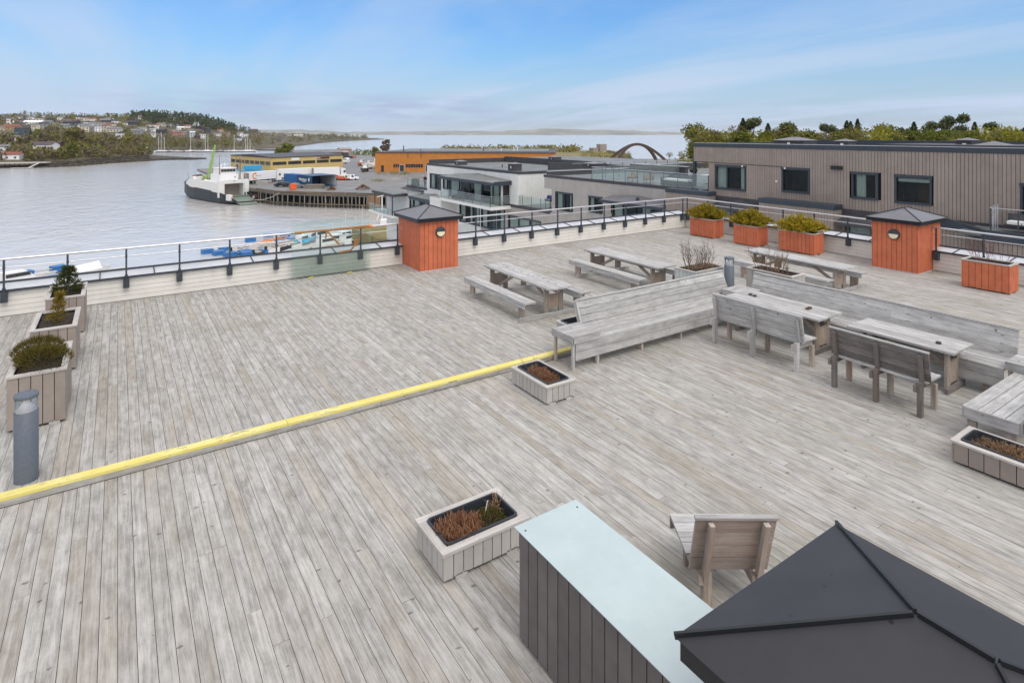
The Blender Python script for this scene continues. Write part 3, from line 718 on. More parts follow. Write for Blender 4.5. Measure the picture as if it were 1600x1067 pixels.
# ================================================================== DECK FURNITURE
def planks(mb, x0, x1, y0, y1, z0, z1, n, along, gap=.006):
    """n planks side by side filling the rectangle; along = 'x' or 'y'"""
    if along == 'x':
        wv = (y1 - y0) / n
        for i in range(n): mb.box(x0, x1, y0 + i * wv + (gap / 2 if i else 0), y0 + (i + 1) * wv - (gap / 2 if i < n - 1 else 0), z0, z1 + rng.uniform(-.0015, .0015))
    else:
        wv = (x1 - x0) / n
        for i in range(n): mb.box(x0 + i * wv + (gap / 2 if i else 0), x0 + (i + 1) * wv - (gap / 2 if i < n - 1 else 0), y0, y1, z0, z1 + rng.uniform(-.0015, .0015))
def picnic():
    """table along y, origin at the middle of the table on the floor"""
    t = empty('picnic_table')
    L2 = 1.43
    mb = MB(); planks(mb, -.335, .335, -L2, L2, .60, .635, 5, 'y', .005); mb.build('tabletop', M_BENCH, t)
    mb = MB(); mb.box(-.04, .04, -L2 + .12, L2 - .12, .50, .598); 
    for y in (-L2 + .20, L2 - .20): mb.box(-.33, .33, y - .022, y + .022, .575, .599)
    mb.build('underframe', M_LEG, t)
    for y in (-L2 + .26, L2 - .26):
        for x in (-.225, .165):
            mb = MB(); mb.box(x - .06, x + .06, y - .024, y + .024, 0.0, .574); mb.build('leg', M_LEG, t)
        mb = MB(); mb.box(-.164, .104, y - .012, y + .012, .15, .45); mb.build('leg_panel', M_LEG, t)
        sg = 1 if y < 0 else -1
        mb = MB(); mb.beam((-.03, y + sg * .03, .16), (-.03, y + sg * .80, .56), .04, .07); mb.build('brace', M_LEG, t)
    for y in (-L2 + .20, L2 - .46):
        mb = MB(); mb.box(-1.03, .93, y - .1, y - .055, 0, .095); mb.build('foot_rail', M_BENCH, t)
    for x in (-.80, .70):
        mb = MB(); planks(mb, x - .145, x + .145, -L2 + .03, L2 - .08, .385, .42, 2, 'y'); mb.box(x - .145, x - .11, -L2 + .03, L2 - .08, .29, .384); mb.build('bench_seat', M_BENCH, t)
        for y in (-L2 + .20, L2 - .46):
            mb = MB(); mb.box(x - .10, x - .055, y - .053, y + .15, 0, .384); mb.box(x - .054, x + .10, y - .02, y + .02, .30, .384); mb.build('bench_leg', M_LEG, t)
    return t
p0 = picnic()
for i, (x, y, lb) in enumerate(((8.10, 11.55, 'weathered picnic table with knot-holed top, nearest the orange water side housing'), (11.58, 11.68, 'weathered picnic table in the middle, left of the bare pale planter'),
                               (15.35, 9.02, 'pale weathered picnic table behind the long corner bench'))):
    o = p0 if i == 0 else dup(p0)
    o.location = (x, y, 0); o.rotation_euler = (0, 0, (-.025, -.015, -.05)[i]); tag(o, lb, 'picnic table', 'picnic tables on the upper deck')
# knocked-out knots on the first table top
t0_ = p0
mb = MB()
for k in range(9):
    y = -1.15 + k * .29 + rng.uniform(-.08, .08); x = .1 + rng.uniform(-.06, .06)
    mb.prism([(x + .012 * math.cos(a) * 1.0, y + .045 * math.sin(a)) for a in [i * .785 for i in range(8)]], .636, .6375)
mb.build('knot_hole', M_GROOVE, t0_)

# built-in corner bench (lower deck)
ZL = -0.1
def back_panel(mb, p0, p1, nrm, z0, z1, lean, n, th=.028):
    """planked reclining back from p0 to p1 (floor points of the base), leaning along nrm"""
    p0, p1, nrm = Vector(p0), Vector(p1), Vector(nrm)
    for i in range(n):
        a, b = i / n, (i + 1) / n - .028
        za, zb = z0 + (z1 - z0) * a, z0 + (z1 - z0) * b; oa, ob = nrm * lean * a, nrm * lean * b
        q = nrm * th; ln = (p1 - p0).length; x = 0
        while x < ln:
            e = min(ln, x + rng.uniform(2.2, 3.6))
            if ln - e < .6: e = ln
            A = p0 + (p1 - p0) * (x / ln); B = p0 + (p1 - p0) * ((e - .002) / ln); x = e
            mb.hexa([A + oa + Vector((0, 0, za)), B + oa + Vector((0, 0, za)), B + oa + q + Vector((0, 0, za)), A + oa + q + Vector((0, 0, za)),
                     A + ob + Vector((0, 0, zb)), B + ob + Vector((0, 0, zb)), B + ob + q + Vector((0, 0, zb)), A + ob + q + Vector((0, 0, zb))])
    # top cap
    A, B = p0 + nrm * lean, p1 + nrm * lean
    mb.hexa([A - nrm * .012 + Vector((0, 0, z1)), B - nrm * .012 + Vector((0, 0, z1)), B + nrm * .05 + Vector((0, 0, z1)), A + nrm * .05 + Vector((0, 0, z1)),
             A - nrm * .012 + Vector((0, 0, z1 + .022)), B - nrm * .012 + Vector((0, 0, z1 + .022)), B + nrm * .05 + Vector((0, 0, z1 + .022)), A + nrm * .05 + Vector((0, 0, z1 + .022))])
def side_table(name, x0, x1, y0, y1, label, along='x'):
    t = empty(name, label=label, cat='side table')
    mb = MB(); planks(mb, x0, x1, y0, y1, .465, .49, 5, along, .008); mb.build('tabletop', M_BENCH, t)
    mb = MB(); mb.box(x0 + .012, x1 - .012, y0 + .004, y0 + .028, .362, .464); mb.box(x0 + .012, x1 - .012, y1 - .028, y1 - .004, .362, .464)
    mb.box(x0, x0 + .025, y0 + .004, y1 - .004, .362, .464); mb.box(x1 - .025, x1, y0 + .03, y1 - .03, .362, .464); mb.build('apron', M_BENCH, t)
    for x in (x0 + .04, x1 - .05):
        for y in (y0 + .03, y1 - .08):
            zb = ZL if y < 8.45 else 0.0
            mb = MB(); mb.box(x - .012, x + .03, y, y + .05, ZL, .362); mb.build('leg', M_LEG if y > y0 + .2 else M_BENCH, t)
    return t
side_table('side_table', 6.52, 7.165, 7.87, 8.47, 'low weathered end table joined to the left end of the long bench')
def long_bench(label, seat, fr, legs, back, group='built-in corner bench'):
    t = empty('deck_bench', label=label, cat='bench', group=group)
    x0, x1, y0, y1, al = seat
    mb = MB(); planks(mb, x0, x1, y0, y1, .335, .365, 4, al, .012); mb.build('seat', M_BENCH, t)
    mb = MB()
    for b in fr: mb.box(*b)
    mb.build('front_board', M_BENCH, t)
    for b in legs:
        mb = MB(); mb.box(*b); mb.build('leg', M_LEG, t)
    mb = MB(); back_panel(mb, *back); mb.build('backrest', M_BENCH, t)
    return t
t = long_bench('long weathered bench with high plank back, from end table to the corner', (7.17, 11.36, 7.915, 8.47, 'x'),
               [(6.60, 11.36, 7.888, 7.913, .208, .361), (6.60, 11.36, 7.8885, 7.9125, .06, .20)],
               [(x, x + .045, 7.93, 8.12, ZL, .06) for x in (7.15, 8.25, 9.35, 10.45)],
               ((7.29, 8.49, 0), (11.70, 8.49, 0), (0, 1, 0), .30, .80, .20, 4))
mb = MB(); mb.hexa([(7.245, 8.47, .30), (7.285, 8.47, .30), (7.285, 8.56, .30), (7.245, 8.56, .30), (7.245, 8.66, .80), (7.285, 8.66, .80), (7.285, 8.75, .80), (7.245, 8.75, .80)]); mb.build('end_post', M_BENCH, t)
mb = MB()
for x in (7.4, 8.9, 10.4, 11.62): mb.hexa([(x, 8.55, .005), (x + .045, 8.55, .005), (x + .045, 8.64, .005), (x, 8.64, .005), (x, 8.70, .74), (x + .045, 8.70, .74), (x + .045, 8.76, .74), (x, 8.76, .74)])
mb.build('back_post', M_LEG, t)
side_table('corner_table', 11.37, 12.02, 7.93, 8.47, 'square weathered corner table where the two long benches meet')
t = long_bench('long weathered bench with grey plank back along the right, behind both tables', (11.40, 12.02, 3.36, 7.92, 'y'),
               [(11.372, 11.397, 3.36, 7.92, .205, .362), (11.3725, 11.3965, 3.36, 7.92, .06, .20)],
               [(11.42, 11.6, y, y + .045, ZL, .06) for y in (3.6, 4.7, 5.8, 6.9)],
               ((12.04, 8.20, 0), (12.04, 3.39, 0), (1, 0, 0), .30, .80, .14, 4))
mb = MB()
for y in (3.6, 5.0, 6.4, 7.8): mb.hexa([(12.10, y, ZL), (12.2, y, ZL), (12.2, y + .045, ZL), (12.10, y + .045, ZL), (12.20, y, .74), (12.26, y, .74), (12.26, y + .045, .74), (12.20, y + .045, .74)])
mb.build('back_post', M_LEG, t)
side_table('end_table', 11.38, 12.05, 2.66, 3.345, 'square weathered end table at the right end of the long bench', 'y')
t = long_bench('short weathered bench at the right edge, facing the tables', (9.42, 11.36, 2.62, 3.20, 'x'),
               [(9.395, 9.42, 2.62, 3.20, .215, .362), (9.42, 11.36, 3.201, 3.225, .215, .362), (9.42, 11.36, 2.598, 2.619, .215, .362)],
               [(9.45, 9.5, 3.08, 3.18, ZL, .335), (9.45, 9.5, 2.66, 2.76, ZL, .335), (10.4, 10.45, 3.08, 3.18, ZL, .335), (11.25, 11.3, 3.08, 3.18, ZL, .335)],
               ((9.50, 2.60, 0), (11.36, 2.60, 0), (0, -1, 0), .28, .80, .16, 4), 'built-in corner bench')
mb = MB()
for x in (9.44, 10.4, 11.25): mb.hexa([(x, 2.52, .2), (x + .05, 2.52, .2), (x + .05, 2.59, .2), (x, 2.59, .2), (x, 2.38, .82), (x + .05, 2.38, .82), (x + .05, 2.46, .82), (x, 2.46, .82)])
mb.build('back_post', M_BENCH, t)

# two free standing high-backed benches and their tables
def back_bench(xr, y0, y1, yl, label, mat, legm, zt=.855):
    t = empty('backed_bench', ((xr + .3), (y0 + y1) / 2, ZL), 0, label, 'bench', 'free standing benches with plank backs'); yc = (y0 + y1) / 2
    mb = MB(); planks(mb, .085, .60 - .02, y0 - .03 - yc, y1 + .03 - yc, .465 - .0, .49, 4, 'y', .006); o = mb.build('seat', M_BENCH, t, Matrix.Translation((-.3, 0, 0)))
    mb = MB(); n = 4
    for i in range(n):
        a, b = i / n, (i + 1) / n - .012
        za, zb = .505 + (zt + .1 - .505) * a, .505 + (zt + .1 - .505) * b; oa, ob = .09 - .085 * a, .09 - .085 * b
        mb.hexa([(oa, y1 + .08 - yc, za), (oa, y0 - .08 - yc, za), (oa + .027, y0 - .08 - yc, za), (oa + .027, y1 + .08 - yc, za), (ob, y1 + .08 - yc, zb), (ob, y0 - .08 - yc, zb), (ob + .027, y0 - .08 - yc, zb), (ob + .027, y1 + .08 - yc, zb)])
    mb.build('backrest', mat, t, Matrix.Translation((-.3, 0, 0)))
    mb = MB(); zc_ = zt + .1 - .008; mb.box(-.01, .045, y0 - .085 - yc, y1 + .085 - yc, zc_, zc_ + .02); mb.build('top_rail', M_BENCH, t, Matrix.Translation((-.3, 0, 0)))
    for y in yl:
        y -= yc
        mb = MB(); mb.box(-.045, .045, y - .028, y + .028, 0, .50); mb.hexa([(.03, y - .028, .50), (.088, y - .028, .50), (.088, y + .028, .50), (.03, y + .028, .50), (-.045, y - .028, zt + .05), (.004, y - .028, zt + .05), (.004, y + .028, zt + .05), (-.045, y + .028, zt + .05)])
        mb.build('back_leg', mat, t, Matrix.Translation((-.3, 0, 0)))
        mb = MB(); mb.box(.43, .50, y - .035, y + .035, 0, .375); mb.build('front_leg', legm, t, Matrix.Translation((-.3, 0, 0)))
        mb = MB(); mb.box(-.075, .54, y + .03, y + .065, .36, .462); mb.build('seat_bearer', mat, t, Matrix.Translation((-.3, 0, 0)))
    return t
back_bench(9.72, 5.72, 7.38, (5.72, 6.57, 7.40), 'pale weathered plank-backed bench pulled up to the left table', M_BENCH, M_LEG)
back_bench(9.66, 3.80, 5.06, (3.82, 4.42, 5.05), 'dark brown plank-backed bench pulled up to the right table', M_DARKWOOD, M_LEG, .845)
def table(x0, x1, y0, y1, label):
    xc, yc = (x0 + x1) / 2, (y0 + y1) / 2
    t = empty('deck_table', (xc, yc, ZL), 0, label, 'table', 'tables in front of the corner bench'); hx, hy = (x1 - x0) / 2, (y1 - y0) / 2
    mb = MB(); planks(mb, -hx, hx, -hy, hy, .655, .69, 5, 'y', .005); mb.build('tabletop', M_BENCH, t)
    mb = MB(); mb.box(-.04, .04, -hy + .1, hy - .1, .56, .654); mb.build('underframe', M_LEG, t)
    for y in (-hy + .16, hy - .2):
        for x in (-.19, .19):
            mb = MB(); mb.box(x - .06, x + .06, y - .02, y + .02, 0, .654); mb.build('leg', M_LEG, t)
        mb = MB(); mb.box(-.129, .129, y - .018, y + .018, .12, .46); mb.build('leg_panel', M_LEG, t)
        mb = MB(); mb.box(-hx + .04, hx - .06, y - .066, y - .021, 0, .09); mb.build('foot_rail', M_DARKWOOD, t)
        sg = 1 if y < 0 else -1
        mb = MB(); mb.beam((-.0, y + sg * .03, .30), (-.0, y + sg * .5, .60), .04, .08); mb.build('brace', M_LEG, t)
    return t
table(10.66, 11.50, 5.86, 7.86, 'pale plank table with four ashtrays in front of the corner bench')
table(10.78, 11.56, 3.80, 5.42, 'pale plank table with one dark ashtray, the right one by the bench')
M_ASH = paint('dark_ashtray', (.035, .04, .038), .4, .1); M_ASH2 = paint('rusty_ashtray', (.10, .05, .035), .6, .3, 30)
for i, (px, py, m, lb) in enumerate(((1172.6, 460.5, M_ASH, 'small dark glass ashtray, leftmost on the left table'), (1179.3, 462.5, M_ASH, 'small greenish ashtray next to the leftmost ashtray'),
                          (1262.0, 482.7, M_ASH2, 'rusty tin ashtray lying in front on the left table'), (1265.4, 481.2, M_ASH2, 'rusty tin ashtray behind another on the left table'), (1466.5, 536.0, M_ASH, 'small dark ashtray on the right table'))):
    q = at(px, py, .60); mb = MB(); mb.lathe((q.x, q.y, .591), [(0, .004), (.038, .004), (.042, .028), (.034, .03), (.030, .012), (0, .012)], 14)
    tag(mb.build('ashtray', m), lb, 'ashtray', 'ashtrays on the tables')

# single plank chair near the camera
ch = empty('plank_chair', (4.43, 3.235, ZL), -R(YAW), 'single brown plank chair seen from behind beside the pale blue counter', 'chair')
mb = MB()
for i in range(4):
    a, b = i / 4, (i + 1) / 4 - .012
    za, zb = .30 + .57 * a, .30 + .57 * b; oa, ob = .0 - .20 * a, .0 - .20 * b
    mb.hexa([(-.34, oa + .025, za), (-.34, oa, za), (.34, oa, za), (.34, oa + .025, za), (-.34, ob + .025, zb), (-.34, ob, zb), (.34, ob, zb), (.34, ob + .025, zb)][::1])
mb.build('backrest', M_CHAIR, ch)
mb = MB(); mb.box(-.35, .35, -.215, -.168, .866, .886); mb.build('top_rail', M_BENCH, ch)
mb = MB(); planks(mb, -.36, .36, .03, .56, .40, .425, 4, 'x', .006); mb.build('seat', M_BENCH, ch)
mb = MB(); mb.box(-.36, .36, .535, .56, .30, .399); mb.build('front_board', M_LEG, ch)
for x in (-.22, .24):
    mb = MB(); mb.hexa([(x - .022, -.075, .22), (x - .022, -.005, .22), (x + .022, -.005, .22), (x + .022, -.075, .22), (x - .022, -.265, .845), (x - .022, -.205, .845), (x + .022, -.205, .845), (x + .022, -.265, .845)][::1]); mb.build('back_stile', M_CHAIR, ch)
    mb = MB(); mb.box(x - .022, x + .022, -.075, .0, 0, .22); mb.box(x + .023, x + .06, -.06, .03, 0, .30); mb.build('rear_leg', M_LEG, ch)
    mb = MB(); mb.box(x - .06, x - .023, -.08, .53, .22, .30); mb.build('seat_bearer', M_CHAIR, ch)
    mb = MB(); mb.box(x - .03, x + .03, .44, .50, 0, .398); mb.build('front_leg', M_LEG, ch)

# clad counter with pale blue sheet top
t = empty('clad_counter', label='long brown clad counter with a pale blue sheet top beside the black roof', cat='counter')
mb = MB(); X0, X1, Y0, Y1 = 2.71, 3.30, 1.93, 3.95
mb.box(X0 + .03, X1 - .03, Y0 + .03, Y1 - .03, ZL + .005, .80, 1)
k = 16; wv = (Y1 - Y0) / k
for i in range(k):
    a, b = Y0 + i * wv + .005, Y0 + (i + 1) * wv - .005; mb.box(X0, X0 + .024, a, b, ZL + .02, .80); mb.box(X1 - .024, X1, a, b, ZL + .02, .80)
for i in range(4):
    wv2 = (X1 - X0 - .06) / 4; a, b = X0 + .03 + i * wv2 + .003, X0 + .03 + (i + 1) * wv2 - .003; mb.box(a, b, Y1 - .024, Y1, ZL + .02, .80); mb.box(a, b, Y0, Y0 + .024, ZL + .02, .80)
mb.build('cladding', [M_CLADD, M_BLACK], t)
mb = MB(); mb.box(X0 - .03, X1 + .03, Y0 - .0, Y1 + .03, .801, .806); mb.build('top_sheet', M_MINT, t)
mb = MB()
for x in (X0 + .02, X1 - .03):
    for y in (Y1 - .06,): mb.tube((x, y, .807), (x, y, .8085), .008, n=8)
mb.build('screw', M_GROOVE, t)

# ================================================================== WATER, GROUND, HILLS
Z_SEA, Z_Q = -16.0, -12.0
def water_mat():
    s = NT('fjord_water'); p = s.pos
    b1 = s.noise(s.mapped(p, (.9, .9, .9)), 1.0, 3, 0.6); b2 = s.noise(s.mapped(p, (.30, .20, .1)), 1.0, 5, 0.62)
    calm = s.noise(s.mapped(p, (.006, .012, .1)), 1.0, 4, 0.55)
    h = s.math('ADD', s.math('MULTIPLY', b1, .35), s.math('MULTIPLY', b2, 2.2))
    bp = s.n('ShaderNodeBump'); bp.inputs['Distance'].default_value = .55
    s.l(s.ramp(calm, .35, .65, .18, .55), bp.inputs['Strength']); s.l(h, bp.inputs['Height'])
    s.set(Base_Color=(.52, .51, .49), Roughness=.12, Normal=bp.outputs[0]); s.b.inputs['IOR'].default_value = 1.33
    s.b.inputs['Specular IOR Level'].default_value = .8
    return s.m
M_WATER = water_mat()
mb = MB(); S = 12100
mb.quad((-9400, -3900, Z_SEA), (S, -3900, Z_SEA), (S, S, Z_SEA), (-9400, S, Z_SEA))
tag(mb.build('water', M_WATER), kind='structure')
def ground_mat(name, a, b, c=None, sc=.05, rough=.9, wet=True):
    s = NT(name); p = s.pos
    n1 = s.noise(s.mapped(p, (1, 1, 1)), sc, 7, .65); n2 = s.noise(p, sc * 14, 5, .7)
    col = s.mix(s.ramp(n1, .35, .65), a, b); col = s.mix(s.math('MULTIPLY', s.ramp(n2, .5, .75), .5), col, tuple(x * .6 for x in a))
    if c is not None: col = s.mix(s.ramp(s.noise(s.mapped(p, (1, 1, 1), (31, 7, 0)), sc * 1.7, 6, .6), .55, .68), col, c)
    s.set(Base_Color=col, Roughness=(s.ramp(n1, .5, .62, .5, .95) if wet else rough)); return s.m
M_YARD = ground_mat('gravel_yard', (.125, .122, .115), (.20, .195, .185), (.27, .265, .255), .035)
M_HILL = ground_mat('brown_green_hillside', (.055, .05, .026), (.10, .085, .045), (.13, .105, .065), .02, wet=False)
M_SHORE = ground_mat('dark_shore_rock', (.035, .03, .022), (.08, .068, .048), None, .25, wet=False)
M_GRASSB = ground_mat('dry_grass', (.16, .14, .045), (.24, .19, .075), (.10, .12, .03), .03, wet=False)
M_ROCK = paint('grey_rock', (.15, .14, .13), .9, .35, .8, rndv=.5)
# quay ground (one sheet), beside the neighbour blocks too
qe = [(33.4, 184.0), (36.4, 172.8), (42.8, 164.2), (53.2, 153.2), (59.7, 146.9), (90.0, 118.0), (120, 112), (300, 112), (400, 180), (272, 268), (372, 405), (391, 505), (264, 503), (167, 441), (146, 438), (100, 450), (76, 415), (61, 390), (44, 306), (30, 302), (30.5, 200)]
mb = MB(); mb.prism(qe, -12.9, Z_Q); tag(mb.build('ground', M_YARD), kind='structure')
mb = MB(); mb.prism([(33.6, -90), (420, -90), (420, 106), (96, 106), (70, 100), (33.6, 100)], -17.0, Z_Q - .3); tag(mb.build('ground_inland', M_GRASSB), kind='structure')
# far shore hillside
DS = [(-220, 330), (-60, 338), (0, 341), (60, 345), (120, 362), (180, 401), (232, 429), (238, 640), (258, 690), (300, 700), (380, 720), (440, 800), (480, 1024), (520, 1418), (590, 1941), (600, 1990)]
DC = [(-220, 950), (300, 980), (370, 1150), (420, 1900), (470, 2150), (600, 2060)]
YC = [(-220, 182), (0, 183), (40, 181), (100, 182), (160, 182), (210, 183), (260, 182.5), (300, 186), (330, 191), (352, 198), (370, 203), (385, 206), (430, 208.5), (480, 210.5), (530, 212.5), (575, 215.5), (592, 218.2), (600, 219)]
def hill_z(px, d):
    ds, dc = interp(DS, px), interp(DC, px); zc_ = CAM_H - (interp(YC, px) - 209) * dc / 922
    t = (d - ds) / (dc - ds)
    if t < 0: return Z_SEA - 1.5
    if t > 1: return zc_ - (t - 1) * (zc_ + 18) * 1.2
    bank_ = 3.2 * min(1, t / .03)
    hump = math.sin(px * .11) * 1.2 * min(1, t * 6) * (1 - t) + math.sin(px * .045 + d * .01) * 2.0 * t * (1 - t)
    return Z_SEA - .3 + bank_ + (zc_ + 16 - bank_) * t ** 1.05 + hump
def hill_at(px, py):
    """first point of the hillside seen at pixel px,py"""
    ds, dc = interp(DS, px), interp(DC, px); best = dc
    for k in range(121):
        d = ds + (dc - ds) * k / 120; z = hill_z(px, d)
        if 209 + 922 * (CAM_H - z) / d <= py: best = d; break
    return atd(px, best, hill_z(px, best)), best
mb = MB(); cols = [-220 + 5 * i for i in range(165)]; T = [0, .004, .012, .03, .06] + [.1 + .05 * i for i in range(19)] + [1.1, 1.25, 1.5, 1.8]
vs = []
for px in cols:
    ds, dc = interp(DS, px), interp(DC, px)
    for t in T:
        d = ds + (dc - ds) * t; z = hill_z(px, d) if t > 0 else Z_SEA - 1.2
        vs.append(atd(px, d, max(z, -17.5)))
n = len(T)
fs = [(i * n + j, i * n + j + 1, (i + 1) * n + j + 1, (i + 1) * n + j) for i in range(len(cols) - 1) for j in range(n - 1)]
mb.add(vs, [f[::-1] for f in fs], 0, None, .5, True)
for k, f in enumerate(fs):
    if k % (n - 1) < 2: mb.m[k] = 1
tag(mb.build('hillside', [M_HILL, M_SHORE]), kind='structure')
# low spit of rock running out from the near shore
mb = MB(); vs = []; m_ = 26
for i in range(m_ + 1):
    px = 150 + (325 - 150) * i / m_; d0 = interp([(150, 384), (180, 400), (230, 430), (262, 447), (300, 451), (325, 462)], px); d1 = d0 + interp([(150, 60), (230, 70), (262, 62), (300, 46), (325, 6)], px)
    top = interp([(150, 3.4), (215, 3.4), (240, 2.4), (270, 1.3), (300, .7), (325, .1)], px)
    for t, zf in ((0, -.6), (.12, .55), (.35, 1), (.7, .9), (1, -.6)):
        dd = d0 + (d1 - d0) * t; vs.append(atd(px, dd, Z_SEA + (top * zf if zf > 0 else zf) + rng.uniform(-.15, .15)))
mb.add(vs, [(i * 5 + j + 1, i * 5 + j, (i + 1) * 5 + j, (i + 1) * 5 + j + 1)[::-1] for i in range(m_) for j in range(4)], 0, None, .5, True)
tag(mb.build('rocky_spit', M_SHORE), kind='structure')
# mountains over the fjord
def far_mat():
    s = NT('far_hills_ground'); n1 = s.noise(s.mapped(s.pos, (1, 1, 3)), .0022, 7, .62); n2 = s.noise(s.mapped(s.pos, (1, 1, 2)), .006, 5, .7)
    c = s.mix(s.ramp(n1, .38, .62), (.09, .11, .10), (.24, .24, .19)); c = s.mix(s.ramp(n2, .60, .70), c, (.62, .61, .58)); return s.set(Base_Color=c, Roughness=.95)
M_FAR = far_mat()
mb = MB(); vs = []; pxs = list(range(-260, 1900, 12)); YF = [(-260, 203), (380, 203), (440, 203.5), (500, 205), (560, 207), (600, 207.2), (660, 205.5), (720, 206), (780, 205), (830, 203.5), (872, 201.5), (910, 202.8), (960, 204.5), (1020, 206.2), (1080, 207.4), (1400, 206), (1900, 205)]
for px in pxs:
    D = 8200 if px > 520 else 6200 + max(0, px - 380) * 14
    yy = interp(YF, px) - .5 + .6 * math.sin(px * .05) + .45 * math.sin(px * .13 + 1) + .3 * math.sin(px * .29)
    for t, f in ((0, 0), (.10, .12), (.35, .45), (.65, .8), (1, 1), (1.3, .6)):
        d = D + t * 1500; zt_ = CAM_H - (yy - 209) * (D + 1500) / 922
        vs.append(atd(px, d, Z_SEA - 1 + (zt_ - Z_SEA) * f + (rng.uniform(-4, 4) if 0 < f < 1 else 0)))
mb.add(vs, [(i * 6 + j, i * 6 + j + 1, (i + 1) * 6 + j + 1, (i + 1) * 6 + j)[::-1] for i in range(len(pxs) - 1) for j in range(5)], 0, None, .5, True)
tag(mb.build('far_hills', M_FAR), kind='structure')
# grassy point with rock armour
gp = [at(x, y, -9) for x, y in ((800, 236.5), (880, 235.6), (950, 237), (978, 243), (966, 250), (930, 258), (890, 265), (800, 268))]
c0 = sum(gp, Vector()) / len(gp); mb = MB(); vs = []
for f, z in ((1.02, -16.5), (1.0, -9.6), (.9, -8.8), (.6, -8.3), (.25, -8.2)):
    for p in gp: q = c0 + (p - c0) * (f if f < 1.01 else 1.0) + ((p - c0).normalized() * 16 if f > 1.01 else Vector()); vs.append((q.x, q.y, z))
n = len(gp)
mb.add(vs, [(k * n + i, k * n + (i + 1) % n, (k + 1) * n + (i + 1) % n, (k + 1) * n + i)[::-1] for k in range(4) for i in range(n)] + [tuple(range(5 * n - 1, 4 * n - 1, -1))[::-1]], 0, None, .5, False)
tag(mb.build('grassy_bank', M_GRASSB), kind='structure')
mb = MB()
for i in range(1500):
    k = rng.choice((2, 3, 4, 5)); a, b = gp[k], gp[(k + 1) % n]; u = rng.random(); p = a + (b - a) * u; o_ = (p - c0).normalized(); q = rng.random()
    p = p + o_ * (q * 15 - 2); z = -9.3 - 6.9 * max(0, q * 1.1 - .12) + .3; s_ = rng.uniform(.6, 1.6)
    c8 = [Vector((sx * s_ * rng.uniform(.5, 1), sy * s_ * rng.uniform(.5, 1), sz * s_ * rng.uniform(.4, .8))) + Vector((p.x, p.y, z)) for sz in (-1, 1) for sx, sy in ((-1, -1), (1, -1), (1, 1), (-1, 1))]
    mb.hexa(c8)
tag(mb.build('breakwater_rocks', M_ROCK), kind='stuff')

# ================================================================== NEIGHBOUR BLOCKS
M_WHITEC = paint('white_cladding', (.70, .715, .70), .6, .04, 1.5, dirt=.10, rndv=.05)
M_GREYC = paint('warm_grey_cladding', (.40, .38, .355), .65, .06, 1.5, dirt=.12, rndv=.08)
M_BROWNC = paint('grey_brown_cladding', (.285, .24, .21), .65, .07, 1.5, dirt=.15, rndv=.12)
M_BGAP = paint('brown_gap', (.05, .043, .04), .9, .1); M_WGAP = paint('white_gap', (.26, .27, .265), .9, .1); M_GGAP = paint('grey_gap', (.13, .125, .12), .9, .1)
M_NAVY = paint('slate_blue_trim', (.038, .05, .065), .5, .1, 3); M_ROOFM = ground_mat('roof_membrane', (.115, .125, .12), (.16, .17, .165), (.21, .22, .215), .25)
M_UPST = paint('dark_roof_upstand', (.055, .055, .062), .6, .15, 2); M_IN = paint('dark_room', (.035, .035, .038), .9, .3, 1.2); M_CURT = paint('white_curtain', (.78, .79, .76), .8, .1, 9); M_WOODR = paint('brown_room_wall', (.11, .045, .022), .8, .2, 4)
def pane_mat():
    s = NT('window_glass'); tr = s.n('ShaderNodeBsdfTransparent'); tr.inputs[0].default_value = (.62, .70, .68, 1)
    gl = s.n('ShaderNodeBsdfGlossy'); gl.inputs['Roughness'].default_value = .02; gl.inputs[0].default_value = (.8, .88, .9, 1)
    fr = s.n('ShaderNodeFresnel'); fr.inputs[0].default_value = 1.5; mx = s.n('ShaderNodeMixShader'); s.l(s.math('MULTIPLY', fr.outputs[0], .75), mx.inputs[0]); s.l(tr.outputs[0], mx.inputs[1]); s.l(gl.outputs[0], mx.inputs[2])
    s.l(mx.outputs[0], s.t.nodes['Material Output'].inputs[0]); return s.m
M_PANE = pane_mat()
def clad_x(mb, X, y0, y1, z0, z1, pitch, holes=(), side=-1, th=.025):
    """upright boards on the plane x = X facing -x; holes are (y0, y1, z0, z1)"""
    k = max(1, round((y1 - y0) / pitch)); wv = (y1 - y0) / k
    for i in range(k):
        a, b = y0 + i * wv, y0 + (i + 1) * wv; segs = [(z0, z1)]
        for h in holes:
            if b > h[0] + .01 and a < h[1] - .01:
                ns = []
                for s0, s1 in segs:
                    if h[2] > s0: ns.append((s0, min(s1, h[2])))
                    if h[3] < s1: ns.append((max(s0, h[3]), s1))
                segs = [q for q in ns if q[1] - q[0] > .01]
        for s0, s1 in segs:
            mb.box(X - th, X, a + .010, b - .010, s0, s1); mb.box(X + .001, X + .012, a, b, s0, s1, 1, .5)
def clad_y(mb, Y, x0, x1, z0, z1, pitch, th=.025):
    k = max(1, round((x1 - x0) / pitch)); wv = (x1 - x0) / k
    for i in range(k):
        a, b = x0 + i * wv, x0 + (i + 1) * wv; mb.box(a + .01, b - .01, Y - th, Y, z0, z1); mb.box(a, b, Y + .001, Y + .012, z0, z1, 1, .5)
